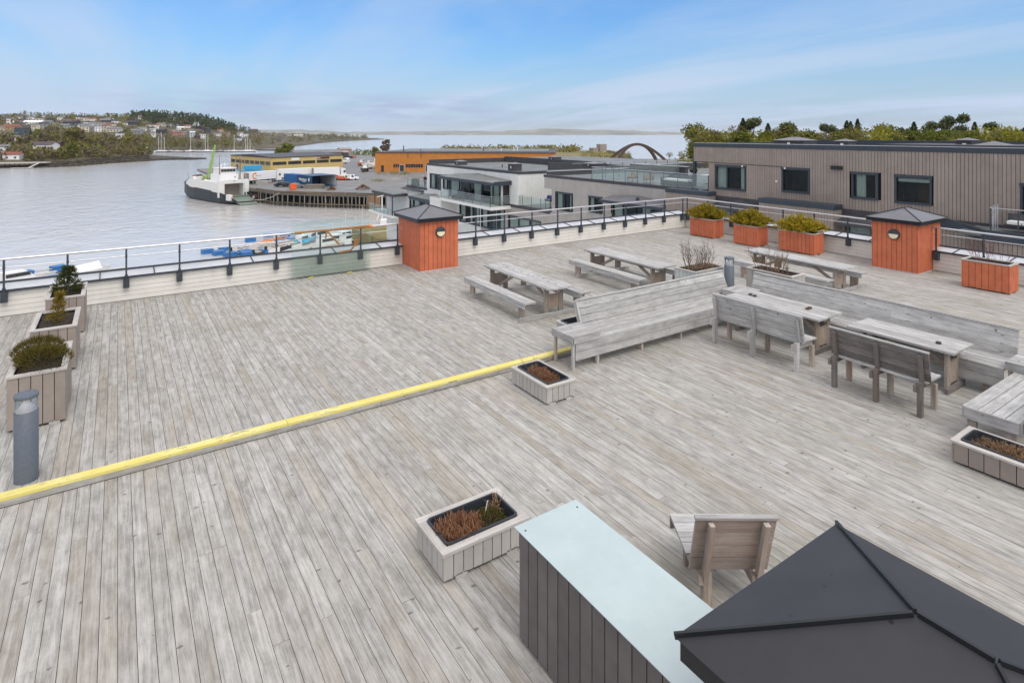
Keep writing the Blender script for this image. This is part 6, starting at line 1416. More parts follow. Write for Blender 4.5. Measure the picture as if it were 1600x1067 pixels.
for px, py, rz, ln, m, lb in YARD:
    p = at(px, py, Z_Q + .9); o = motorboat(p, rz, ln, lb, 1, m, group='boats laid up on the yard'); mb = MB()
    for x in (-ln * .3, ln * .2): mb.box(x - .1, x + .1, -1.0, 1.0, -.9, -.28)
    mb.build('cradle', M_RUST, o)
# marina: floating dock with booms on blue floats
def boom(p0, p1, label, floats):
    p0, p1 = Vector(p0), Vector(p1); t = empty('mooring_boom', p0, ang_(p0, p1), label, 'mooring boom', 'mooring booms of the marina'); ln = (p1 - p0).length
    mb = MB(); mb.box(0, ln, -.22, .22, .32, .42); mb.build('walkway', M_DOCK if rng.random() < .6 else M_UPST, t)
    for f in floats:
        mb = MB(); x = ln * f; mb.box(x - .85, x + .85, -.75, .75, -.35, .62); mb.build('float', M_BLUEF, t)
        mb = MB(); mb.box(x - .9, x + .9, -.8, .8, .621, .68); mb.build('float_lid', M_CONT2, t)
BO = [((322, 396), (404, 386.5), (.02, .34), 'mooring boom with two blue floats, farthest left of the middle group'), ((340, 398.5), (425, 387), (.02,), 'mooring boom second from left in the middle group, one blue float'), ((358, 401), (432, 388), (.02, .3), 'mooring boom beside the white inflatable boat, blue floats behind its stern'),
      ((384, 400), (446, 391), (.02, .5), 'mooring boom with two blue floats just above the parapet'), ((390, 377.5), (450, 372), (.02,), 'far mooring boom with one blue float, left of the rowing shell'), ((418, 372), (472, 368), (.02,), 'farthest mooring boom with a blue float behind the rowing shell'),
      ((437, 381), (490, 375), (.02,), 'mooring boom with a blue float near the glass pane'), ((444, 370), (500, 366), (.02,), 'short mooring boom with a small blue float seen through the railing post'), ((456, 378), (505, 372), (.02,), 'mooring boom ending behind the green glass pane'),
      ((93, 422), (10, 437), (.02,), 'mooring boom with a wide blue float on the left behind the planters'), ((118, 424), (60, 436), (.02,), 'mooring boom with a round blue float behind the yew bush'), ((142, 425.5), (90, 437), (.04,), 'mooring boom with a thin blue float right of the yew bush'), ((184, 430.5), (130, 440), (.02,), 'mooring boom with a blue float, rightmost of the left group'), ((40, 431), (-30, 443), (.02,), 'mooring boom with a blue float beside the white cruiser'), ((96, 437), (30, 449), (.05,), 'nearest mooring boom of the left group with a long blue float')]
for a_, b_, fl, lb in BO: boom(at(*a_, Z_SEA), at(*b_, Z_SEA), lb, fl)
t = empty('floating_dock', (0, 0, 0), 0, 'pale floating dock the mooring booms are fixed to', 'dock'); mb = MB()
for a_, b_ in (((396, 388), (640, 352)), ((12, 438), (-40, 446))): mb.beam(at(*a_, Z_SEA) + Vector((0, 0, .3)), at(*b_, Z_SEA) + Vector((0, 0, .3)), 1.8, .5)
mb.build('pontoon', M_DOCK, t); mb = MB(); mb.beam(at(300, 452, Z_SEA) + Vector((0, 0, .3)), at(460, 394, Z_SEA) + Vector((0, 0, .3)), 1.8, .5); mb.build('pontoon', M_DOCK, t)
MBT = [(383, 393.5, .5, 5.2, 0, M_WHITE, 0, None, 'white open inflatable boat between the blue floats'), (16, 447, .45, 8.5, 1, M_WHITE2, 0, None, 'white cabin cruiser at the far left behind the railing'), (138, 427.5, .5, 5.0, 0, M_WHITE, 0, M_WHITE2, 'white covered dinghy right of the yew bush'), (166, 430, .5, 4.6, 0, M_WHITE2, 0, None, 'small white boat with a dark outboard on the left'),
       (482, 379.5, .9, 8.5, 1, M_CARG, 0, M_CYAN, 'grey hulled motorboat with light blue cover behind the glass pane'), (505, 388, .3, 8.0, 1, M_WHITE2, 0, None, 'white cabin boat right behind the glass pane'), (520, 383, .4, 8.0, 1, M_WHITE2, 3.2, None, 'white cabin boat with a short mast behind the glass pane'), (497, 376, .3, 7.5, 1, M_WHITE, 0, None, 'white boat farthest behind the glass pane'),
       (540, 383, .5, 7.0, 1, M_WHITE, 5.5, None, 'white boat with thin mast beside the orange strap'), (556, 386, 1.2, 7.0, 1, M_WHITE2, 4.5, None, 'white wheelhouse boat seen between glass and housing'), (566, 379, .9, 7.0, 1, M_WHITE, 6.0, None, 'white boat with tall mast by the larch screen'), (590, 373, 1.0, 8.0, 0, M_WHITE, 0, M_CYAN, 'boat under a bright blue tarpaulin left of the orange housing'), (601, 357, 1.2, 9.0, 1, M_WHITE2, 0, None, 'white cruiser half hidden behind the orange housing')]
MBT += [(436, 391.5, .55, 5.4, 0, M_WHITE2, 0, None, 'white open dinghy nearest the parapet left of the glass pane'), (452, 388.5, .5, 5.2, 0, M_CARB, 0, None, 'black open dinghy beside the white one left of the glass pane'), (415, 395, .55, 4.8, 0, M_UPST, 0, None, 'dark grey open boat tied behind the blue floats'), (470, 384.5, .7, 6.0, 1, M_WHITE2, 0, None, 'small white cuddy boat at the left edge of the glass pane'), (535, 377, .4, 7.0, 1, M_WHITE2, 2.5, None, 'white cabin boat in the row beyond the glass pane'), (548, 391, .6, 6.5, 1, M_WHITE, 0, None, 'white cuddy boat under the orange strap end'), (578, 385, .8, 6.5, 1, M_WHITE2, 3.5, None, 'white fishing boat at the right edge of the glass pane'), (613, 368, 1.1, 8, 1, M_WHITE2, 4.0, None, 'white boat at the corner of the orange housing'), (512, 394, .3, 6.0, 0, M_REDB, 0, None, 'red brown open boat low behind the glass pane')]
for px, py, rz, ln, cb, m, ms, cv, lb in MBT: motorboat(at(px, py, Z_SEA), rz, ln, lb, cb, m, ms, cv)
mb = MB(); hull_mesh(mb, 8.0, .7, .25, 0, .1, sheer=.05); o = mb.build('rowing_shell', M_STRAP); o.location = at(424, 376.5, Z_SEA); o.rotation_euler = (0, 0, .65); tag(o, 'slim orange rowing shell among the mooring booms', 'rowing boat')
t = empty('dock_lift', at(597, 350, Z_SEA), .7, 'white mast-shaped dock crane left of the orange housing', 'dock crane'); mb = MB(); mb.tube((0, 0, 0), (0, 0, 6.2), .16, .12, 8); mb.build('mast', M_WHITE2, t); mb = MB(); mb.tube((-2.2, 0, 6.2), (2.6, 0, 6.3), .07, n=6); mb.tube((-2.4, 0, 1.2), (0, 0, 3.6), .07, n=6); mb.build('arm', M_WHITE2, t)

# ------------------------------------------------------------------ ferry
FB, FS = Vector((30.3, 180.0, Z_SEA)), Vector((19.0, 222.0, Z_SEA)); fl = (FS - FB).length
fe = empty('car_ferry', FB, ang_(FB, FS), 'small white and black car ferry moored bow-on beside the quay', 'ferry'); fe.scale = (.86, .86, .86)
# local: +x aft, +y to the viewer's right of aft
mb = MB(); st = [(0, 2.9, .2, 1.0), (4, 3.9, -.2, 2.7), (9, 4.8, -.6, 3.6), (16, 5.2, -.6, 4.0), (30, 5.2, -.6, 4.4), (38, 4.6, -.3, 5.0), (fl, 3.4, .6, 5.6)]; vs = []
for x, hw, zb, zt_ in st: vs += [(x, -hw * .7, zb), (x, -hw, zb + .9), (x, -hw, zt_), (x, hw, zt_), (x, hw, zb + .9), (x, hw * .7, zb)]
n = len(st); fs = [(i * 6 + j, i * 6 + j + 1, (i + 1) * 6 + j + 1, (i + 1) * 6 + j) for i in range(n - 1) for j in (0, 1, 3, 4)] + [(5, 4, 3, 2, 1, 0), tuple(range(6 * (n - 1), 6 * n))]
mb.add(vs, fs, 0); mb.build('hull', M_HULL, fe)
mb = MB(); mb.hexa([(-1.8, -2.9, .05), (2.6, -2.9, .9), (2.6, 2.9, .9), (-1.8, 2.9, .05), (-1.8, -2.9, .35), (2.6, -2.9, 1.3), (2.6, 2.9, 1.3), (-1.8, 2.9, .35)]); mb.build('bow_ramp', M_GRND, fe)
mb = MB(); mb.hexa([(2.61, -3.6, 1.0), (8, -4.5, 1.5), (8, 4.5, 1.5), (2.61, 3.6, 1.0), (2.61, -3.6, 1.32), (8, -4.5, 1.9), (8, 4.5, 1.9), (2.61, 3.6, 1.32)]); mb.box(8.01, 36, -4.7, 4.7, 2.0, 2.3); mb.build('car_deck', M_GRND, fe)
mb = MB()
for sy in (-1, 1):
    mb.hexa([(9.5, sy * 5.0 - .12, 3.5), (34, sy * 5.1 - .12, 4.3), (34, sy * 5.1 + .12, 4.3), (9.5, sy * 5.0 + .12, 3.5), (9.5, sy * 5.0 - .12, 7.0), (34, sy * 5.1 - .12, 7.0), (34, sy * 5.1 + .12, 7.0), (9.5, sy * 5.0 + .12, 7.0)])
    mb.hexa([(34.01, sy * 5.1 - .12, 4.5), (39, sy * 4.4 - .12, 5.0), (39, sy * 4.4 + .12, 5.0), (34.01, sy * 5.1 + .12, 4.5), (34.01, sy * 5.1 - .12, 7.0), (38, sy * 4.6 - .12, 6.0), (38, sy * 4.6 + .12, 6.0), (34.01, sy * 5.1 + .12, 7.0)])
    mb.box(9.5, 22, sy * 3.3 - .1, sy * 3.3 + .1, 2.31, 6.4)
mb.box(9.4, 10.3, -5.12, -3.2, 3.4, 7.0) if False else None
mb.box(9.3, 10.6, -4.9, 4.9, 6.4, 7.6); mb.box(10.61, 26, -5.0, 5.0, 6.5, 6.9); mb.box(9.35, 10.4, 3.2, 5.1, 1.9, 6.39); mb.box(9.35, 9.6, -3.4, -3.1, 2.0, 6.39)
mb.build('side_wall', M_WHITE, fe)
mb = MB(); mb.box(12.6, 12.8, -3.2, 3.2, 2.31, 6.4); mb.build('deck_curtain', M_TAUPE, fe)
mb = MB(); mb.box(13.5, 21, -3.1, 3.1, 6.91, 9.3); mb.hexa([(14.4, -2.6, 9.301), (20, -2.6, 9.301), (20, 2.6, 9.301), (14.4, 2.6, 9.301), (14.0, -2.7, 11.3), (19.6, -2.6, 11.3), (19.6, 2.6, 11.3), (14.0, 2.7, 11.3)]); mb.box(13.7, 19.9, -2.9, 2.9, 11.301, 11.5); mb.build('wheelhouse', M_WHITE2, fe)
mb = MB()
for k in range(5): mb.box(14.0, 14.12, -2.4 + k * .98, -1.55 + k * .98, 10.2, 11.0)
for k in range(4): mb.box(14.8 + k * 1.25, 15.8 + k * 1.25, -2.72, -2.62, 10.2, 11.0)
mb.box(13.44, 13.5, -2.2, -1.9, 8.0, 8.5); mb.build('window', M_WINB, fe)
mb = MB(); mb.box(24.5, 27.5, -5.24, -5.225, 5.0, 5.25); mb.box(12.5, 15.5, -5.14, -5.13, 4.0, 6.2); mb.box(13.40, 13.49, -1.8, .6, 7.2, 7.35); mb.box(9.2, 9.29, -.15, .15, 7.1, 7.35); mb.build('name_board', M_UPST, fe)
for y, x in ((-3.6, 13.0), (2.9, 14.0)):
    mb = MB(); mb.tube((x, y, 6.9), (x, y, 16.0), .2, .12, 6); mb.build('mast', M_STRAW, fe); mb = MB(); mb.tube((x, y, 15.8), (x + 12, y, 7.2), .05, n=3); mb.tube((x, y, 15.8), (x - 3, y * 1.25, 7.2), .05, n=3); mb.build('stay', M_STEEL, fe)
mb = MB(); mb.tube((17, 0, 11.5), (17, 0, 13.2), .1, n=6); mb.beam((17, -1.2, 12.6), (17, 1.2, 12.6), .1, .25); mb.lathe((18, 1, 11.5), [(0, 0), (.5, .0), (.5, .6), (0, .9)], 10); mb.build('radar_mast', M_WHITE2, fe)
mb = MB()
for k in range(14): x = 22.5 + k * 1.1; mb.tube((x, -5.05, 7.6), (x, -5.05, 8.7), .04, n=4)
mb.beam((22, -5.05, 8.7), (37, -5.05, 8.0), .06, .06); mb.build('rail', M_WHITE2, fe)
mb = MB()
for k in range(26): x, y, z = rng.uniform(24, 38), rng.uniform(-4, 4), 6.5; s_ = rng.uniform(.3, 1.0); mb.box(x - s_, x + s_, y - s_, y + s_, z, z + rng.uniform(.5, 1.7), rng.choice((0, 0, 1, 2)))

for k in range(22): x, y = rng.uniform(24, 39), rng.uniform(-4.2, 4.2); mb.tube((x, y, 6.5), (x + rng.uniform(-.6, .6), y + rng.uniform(-.6, .6), 6.5 + rng.uniform(1, 3.4)), .06, n=4, mat=rng.choice((0, 1, 2)))
mb.lathe((33, -2.5, 6.5), [(0, 0), (1.1, .0), (1.1, 1.2), (.6, 1.7), (0, 1.8)], 12, mat=2); mb.box(25.5, 31, -4.9, -4.2, 7.0, 7.8, 1)
mb.build('deck_gear', [M_UPST, M_REDB, M_WHITE2], fe); mb = MB(); mb.box(23, 39, -4.4, 4.4, 6.2, 6.5); mb.build('upper_deck', M_UPST, fe)
mb = MB(); 
for y in (-4.6, 4.6):
    n = 16
    for k in range(n): a0, a1 = 6.2832 * k / n, 6.2832 * (k + 1) / n; mb.tube((1.8, y * .8 + .45 * math.cos(a0), 2.3 + .45 * math.sin(a0)), (1.8, y * .8 + .45 * math.cos(a1), 2.3 + .45 * math.sin(a1)), .1, n=5)
mb.build('ring_fender', M_REDB, fe); mb = MB(); mb.box(3.0, 5.5, 3.3, 4.4, 1.3, 3.2); mb.box(2.8, 3.4, -4.0, -3.5, 1.3, 2.3); mb.tube((9.3, -4.2, 2.2), (9.3, -3.6, 5.0), .2, n=6); mb.build('bollard_post', M_WHITE, fe)
mb = MB()
for k in range(9): x = 11 + k * 3.0; mb.box(x - .06, x + .06, -5.26 - .0 * k, -5.12, 3.6 + .035 * (x - 9.5), 6.9)
mb.box(9.3, 10.0, -4.85, -3.5, 3.2, 6.39); mb.build('wall_rib', M_WHITE, fe)
mb = MB()
for k in range(10): mb.box(.8 + k * .22, .95 + k * .22, -2.85 + .02 * k, -2.75, .6 + .1 * k, .7 + .1 * k)
mb.build('ramp_hinge', M_RUST, fe)
for k in range(3): mb = MB(); mb.tube((39.5 + k * 1.2, -4.6 + .3 * k, 5.2), (39.5 + k * 1.2, -4.9 + .3 * k, 5.2), 1.0, n=14); mb.build('tyre', M_TYRE, fe)
mb = MB(); cpts = [at(397, 313, -14.5), at(412, 312, -14.2), at(425, 308, -13.2), at(436, 302, Z_Q)]
for a_, b_ in zip(cpts, cpts[1:]): mb.tube(a_, b_, .09, n=5)
tag(mb.build('mooring_rope', M_DOCK), 'pale mooring rope from the ferry bow to the quay', 'rope')
# lime green mobile crane on the ferry's far side
p = FB.lerp(FS, .60) + Vector((0, 0, 5.6)); t = empty('mobile_crane', p, 0, 'lime green telescopic crane boom rising behind the ferry wheelhouse', 'crane')
mb = MB(); mb.box(-1.6, 1.6, -1.6, 1.6, 0, 1.5); mb.build('carrier', M_LIME, t); q1 = Vector((.2, .3, 1.4)); q2 = q1 + Vector((1.55, -1.05, 9.4))
mb = MB(); mb.beam(q1, q1.lerp(q2, .5), .7, .75); mb.beam(q1.lerp(q2, .48), q1.lerp(q2, .78), .55, .6); mb.beam(q1.lerp(q2, .76), q2, .42, .46); mb.build('boom', M_LIME, t)

# ------------------------------------------------------------------ arched bridge
t = empty('timber_arch', (0, 0, 0), 0, 'pair of crossing brown timber arches with thin hangers beyond the roofs', 'arch'); C0 = atd(995.5, 215); rt = Vector((C_Y, -S_Y, 0)); fw = Vector((S_Y, C_Y, 0))
for k, (off, lean) in enumerate(((-2.5, 4.5), (2.7, -4.5))):
    mb = MB(); n = 40; prev = None; m_ = M_BROWNC
    for i in range(n + 1):
        u = -1 + 2 * i / n; z = -12.5 + 12.6 * (1 - u * u); s_ = (1 - u * u); pt = C0 + rt * (u * 12.6 + off * (1 - s_)) + fw * (lean * (1 - s_)); pt = Vector((pt.x, pt.y, z))
        if prev is not None: mb.beam(prev, pt, .8, .95)
        prev = pt
    mb.build('arch_rib', M_RUST if False else paint('brown_glulam_%s' % 'ab'[k], (.085, .06, .045), .8, .15, 2), t)
mb = MB()
for i in range(5): u = -.6 + 1.2 * i / 4; q_ = C0 + rt * u * 12.6; mb.tube((q_.x, q_.y, -11.5), (q_.x, q_.y, -12.5 + 12.4 * (1 - u * u)), .02, n=4)
mb.build('hanger', M_STEEL, t)
a_, b_ = C0 - rt * 15, C0 + rt * 15; mb = MB(); mb.beam((a_.x, a_.y, -11.5), (b_.x, b_.y, -11.5), 3, .5); mb.build('bridge_deck', M_QWOOD, t)
mb = MB(); p = at(940, 236, -8.3); mb.box(p.x - 3, p.x + 3, p.y - 2, p.y + 2, -8.5, -3.5); mb.box(p.x - 10, p.x - 5, p.y - 2, p.y + 2, -8.5, -6); tag(mb.build('navigation_hut', M_TAUPE), 'small grey hut at the tip of the grassy point', 'hut')

# ================================================================== VEGETATION
def crown(name, kind, h, rad, n, leaf, seed):
    """returns crown mesh (leaf clumps through the whole volume) for a tree of height h"""
    r = random.Random(seed); mb = MB(); cl = []
    if kind == 'conifer':
        k = 0
        while k < n:
            t = r.random() ** .62; z = h * (.10 + .90 * t); tier = (t * 15) % 1.0; a_ = 0; rr = rad * (1 - t) ** .88 * r.uniform(.55, 1.1) * (1.15 - .6 * tier); a = r.uniform(0, 6.283); q = r.random() ** .4; rr *= .85 + .22 * math.sin(a * 5 + int(t * 15) * 2.1)
            p = Vector((math.cos(a) * rr * q, math.sin(a) * rr * q, z - .14 * rr * q)); d = Vector((math.cos(a), math.sin(a), r.uniform(-.35, .25)))
            card(mb, p, d + rv(r) * .35, rv(r), leaf * r.uniform(.7, 1.4) * (.35 + .65 * (1 - t)), leaf * r.uniform(.35, .6) * (.4 + .6 * (1 - t)), r.random() * .7 + .3 * (math.sin(a * 3 + z) * .5 + .5)); k += 1
    else:
        lob = []
        for i in range({'broad': 18, 'pine': 24, 'thin': 14, 'bush': 8}[kind]):
            if kind == 'pine': z = h * r.uniform(.42, .96); a = r.uniform(0, 6.28); q = r.random() ** .7 * rad * 1.15 * (1.4 - z / h); s_ = r.uniform(.20, .36) * rad
            elif kind == 'bush': z = h * r.uniform(.25, .7); a = r.uniform(0, 6.28); q = r.random() * rad * .7; s_ = r.uniform(.35, .55) * rad
            else: z = h * r.uniform(.32, .93); a = r.uniform(0, 6.28); q = r.random() ** .6 * rad * .72 * math.sqrt(max(.05, 1 - ((z / h - .55) / .48) ** 2)); s_ = r.uniform(.26, .46) * rad
            lob.append((Vector((math.cos(a) * q, math.sin(a) * q, z)), s_, r.random()))
        for i in range(n):
            c, s_, tone = r.choice(lob); d = rv(r); q = r.random() ** (.45 if kind != 'thin' else .9)
            p = c + Vector((d.x, d.y, d.z * .8)) * s_ * q * r.uniform(.8, 1.12)
            card(mb, p, rv(r), rv(r), leaf * r.uniform(.6, 1.4), leaf * r.uniform(.5, 1.0), min(1, tone * .55 + r.random() * .45))
    return mb, lob if kind != 'conifer' else []
def rv(r):
    while True:
        v = Vector((r.uniform(-1, 1), r.uniform(-1, 1), r.uniform(-1, 1)))
        if .05 < v.length <= 1: return v.normalized()
M_BARK = paint('tree_bark', (.09, .07, .055), .9, .3, 3)
F = {'con': foliage('spruce_green', (.022, .036, .018), (.075, .105, .042), None, .1), 'pin': foliage('pine_green', (.06, .08, .036), (.16, .185, .08), None, .1), 'yel': foliage('spring_yellow_green', (.14, .145, .016), (.33, .31, .04), (.40, .36, .07), .3), 'grn': foliage('spring_green', (.095, .115, .018), (.24, .25, .045), (.25, .25, .06), .25), 'brn': foliage('bare_brown_crown', (.10, .08, .05), (.21, .165, .10), (.2, .18, .06), .15), 'olv': foliage('olive_bud_crown', (.11, .105, .028), (.27, .235, .065), (.31, .26, .08), .2)}
def tree_proto(kind, fol, h, rad, n, leaf, seed):
    t = empty('tree'); mb, lob = crown('crown', kind, h, rad, n, leaf, seed); mb.build('crown', F[fol], t); r = random.Random(seed + 5)
    mb = MB(); p = Vector((0, 0, -1.0)); tr_ = h * .018 + .06
    for k in range(5): q = Vector((r.uniform(-.012, .012) * h, r.uniform(-.012, .012) * h, h * .9 * (k + 1) / 5)); mb.tube(p, q, tr_ * (1 - k * .18), tr_ * (1 - (k + 1) * .18), 6, caps=False); p = q
    for c, s_, _t in lob: b = Vector((0, 0, c.z * r.uniform(.55, .8))); mb.tube(b, c, tr_ * .35, tr_ * .1, 4, caps=False)
    if lob:
        for _ in range(46):
            c, s_, _t = r.choice(lob); e = c + rv(r) * s_ * 1.15; mb.tube(c, e, tr_ * .10, tr_ * .04, 3, caps=False)
    mb.build('trunk', M_BARK, t); return t
def kill(t):
    for ch in list(t.children): bpy.data.objects.remove(ch)
    bpy.data.objects.remove(t)
PR = {'con': [tree_proto('conifer', 'con', 20, 8.2, 7000, .62, 1), tree_proto('conifer', 'con', 20, 6.6, 6500, .6, 2)], 'pin': [tree_proto('pine', 'pin', 20, 3.9, 6400, .40, 3), tree_proto('pine', 'pin', 20, 3.6, 6000, .40, 4)],
      'yel': [tree_proto('broad', 'yel', 20, 5.2, 4600, .42, 5), tree_proto('thin', 'yel', 20, 4.2, 1900, .42, 6)], 'grn': [tree_proto('broad', 'grn', 20, 5.4, 4800, .42, 7), tree_proto('broad', 'grn', 20, 4.8, 4200, .42, 8)], 'brn': [tree_proto('thin', 'brn', 20, 4.9, 3800, .34, 9), tree_proto('thin', 'brn', 20, 4.4, 3400, .34, 10)], 'olv': [tree_proto('broad', 'olv', 20, 5.0, 4000, .36, 11)]}
ADJ = {'con': 'dark spiky spruce', 'pin': 'dark round-topped pine', 'yel': 'bright yellow-green birch', 'grn': 'fresh green broadleaf tree', 'brn': 'bare brown tree', 'olv': 'olive budding tree'}
# row of trees behind the grey-brown block: pixel column, top row, depth, kind
ROW = [(1075, 226, 150, 'grn'), (1062, 236, 165, 'olv'), (1083, 218, 140, 'con'), (1093, 200, 120, 'yel'), (1104, 207, 135, 'yel'), (1119, 212, 128, 'brn'), (1133, 205, 140, 'olv'), (1103, 212, 118, 'con'), (1147, 195, 120, 'yel'), (1161, 185, 112, 'con'), (1172, 184, 118, 'pin'), (1184, 203, 108, 'grn'), (1200, 193, 125, 'con'), (1213, 204, 115, 'olv'), (1231, 191, 105, 'pin'),
       (1247, 203, 130, 'brn'), (1262, 197, 118, 'yel'), (1278, 202, 112, 'brn'), (1296, 193, 125, 'pin'), (1308, 197, 110, 'grn'), (1323, 189, 128, 'con'), (1329, 190, 135, 'con'), (1340, 186, 120, 'con'), (1352, 203, 110, 'brn'), (1371, 193, 122, 'olv'), (1388, 194, 112, 'yel'), (1397, 196, 126, 'yel'), (1411, 195, 118, 'pin'), (1428, 191, 108, 'con'), (1437, 199, 104, 'brn'),
       (1455, 207, 116, 'grn'), (1463, 187, 122, 'pin'), (1478, 204, 100, 'grn'), (1490, 178, 114, 'pin'), (1497, 200, 98, 'grn'), (1511, 192, 120, 'pin'), (1523, 191, 112, 'con'), (1539, 204, 106, 'con'), (1550, 207, 96, 'brn'), (1561, 187, 116, 'pin'), (1572, 207, 94, 'yel'), (1587, 198, 112, 'pin'), (1600, 200, 104, 'con'), (1618, 204, 96, 'grn'), (1640, 198, 110, 'pin'), (1045, 238, 190, 'olv'), *[(1098 + 23 * i_, 191 + (i_ * 7) % 10 + i_ * .3, 92 + (i_ * 13) % 17, ('grn', 'olv', 'grn', 'yel', 'olv', 'brn')[(i_ * 5 + i_ // 4) % 6]) for i_ in range(24)], *[(1090 + 21 * i_, 196 + (i_ * 5) % 12 + i_ * .25, 78 + (i_ * 11) % 13, ('olv', 'yel', 'grn', 'olv', 'grn')[(i_ * 3 + i_ // 5) % 5]) for i_ in range(27)], (1150, 222, 96, 'grn'), (1235, 222, 92, 'olv'), (1310, 221, 92, 'brn'), (1400, 222, 88, 'olv'), (1530, 226, 84, 'grn'), (1190, 219, 90, 'grn'), (1275, 222, 95, 'brn'), (1355, 222, 90, 'grn'), (1445, 224, 86, 'grn')]
ROW.sort(key=lambda q: q[0])
seen = {}
for i, (px, py, d, kd) in enumerate(ROW):
    pr_ = PR[kd][i % len(PR[kd])]; o = dup(pr_); zt_ = CAM_H + (209 - py) * d / 922; p = atd(px, d, Z_Q - .3); hh = zt_ - p.z
    o.location = p; s_ = hh / 20; wd = s_ * rng.uniform(.85, 1.1) if kd not in ('con',) else s_ * rng.uniform(.8, 1.0); o.scale = (wd, wd, s_); o.rotation_euler = (0, 0, rng.uniform(0, 6.28))
    k = seen.get(kd, 0); seen[kd] = k + 1
    tag(o, '%s behind the grey-brown block, %s of that kind from the left' % (ADJ[kd], ordn(k)), 'tree', 'trees behind the grey-brown block')
    o.name = {'con': 'spruce_tree', 'pin': 'pine_tree', 'yel': 'birch_tree', 'grn': 'broadleaf_tree', 'brn': 'bare_tree', 'olv': 'broadleaf_tree'}[kd]
# far shore: houses
HM = {'white': M_WHITE2, 'grey': paint('grey_house', (.28, .29, .30), .7, .08), 'brown': paint('brown_house', (.12, .075, .05), .7, .1), 'dark': paint('dark_house', (.05, .052, .06), .7, .1), 'tan': paint('tan_house', (.50, .33, .17), .7, .1), 'pink': paint('pink_house', (.50, .30, .25), .7, .08), 'blue': paint('slate_blue_house', (.06, .09, .14), .7, .1), 'green': paint('pale_green_house', (.33, .40, .36), .7, .08), 'cream': paint('cream_house', (.58, .53, .42), .7, .06), 'light blue': paint('light_blue_house', (.45, .55, .58), .7, .06)}
RM = {'dark': paint('dark_tiles', (.035, .035, .042), .7, .15), 'grey': paint('grey_tiles', (.17, .17, .18), .7, .15), 'red': paint('red_tiles', (.22, .07, .045), .75, .15), 'purple': paint('purple_brown_tiles', (.085, .06, .065), .75, .12), 'white': M_WHITE2}
def house(px, py, wc, rc, wpx, rot, st=1, n_=0):
    p, d = hill_at(px, py); sc = d / 922; ln = max(6, wpx * sc); dp = min(9, ln * .62); h = 3.2 * st + .5
    t = empty('house', (p.x, p.y, p.z - .6), -R(YAW) + rot)
    mb = MB(); mb.box(-ln / 2, ln / 2, -dp / 2, dp / 2, -1.5, h); mb.add([(-ln / 2, -dp / 2, h), (-ln / 2, dp / 2, h), (-ln / 2, 0, h + dp * .22)], [(0, 2, 1)]); mb.add([(ln / 2, -dp / 2, h), (ln / 2, dp / 2, h), (ln / 2, 0, h + dp * .22)], [(0, 1, 2)]); mb.build('wall', HM[wc], t)
    mb = MB(); e = .5; rz = dp * .22
    for sy in (-1, 1): mb.hexa([(-ln / 2 - e, sy * (dp / 2 + e), h - .22), (ln / 2 + e, sy * (dp / 2 + e), h - .22), (ln / 2 + e, 0, h + rz + .02), (-ln / 2 - e, 0, h + rz + .02), (-ln / 2 - e, sy * (dp / 2 + e), h + .02), (ln / 2 + e, sy * (dp / 2 + e), h + .02), (ln / 2 + e, 0, h + rz + .28), (-ln / 2 - e, 0, h + rz + .28)][:: 1])
    rf = mb.build('roof', RM[rc], t); mb = MB(); mb.box(ln * .15, ln * .15 + .8, -.4, .4, h + rz * .8, h + rz + 1.2); mb.build('chimney', RM['grey'], rf)
    k = max(2, int(ln / 3)); 
    for s in range(st):
        for i in range(k):
            x = -ln / 2 + (i + .5) * ln / k; mb = MB(); mb.box(x - .6, x + .6, -dp / 2 - .06, -dp / 2 - .01, 1.0 + s * 2.9, 2.2 + s * 2.9); mb.build('window', M_WINB, t)
    return t
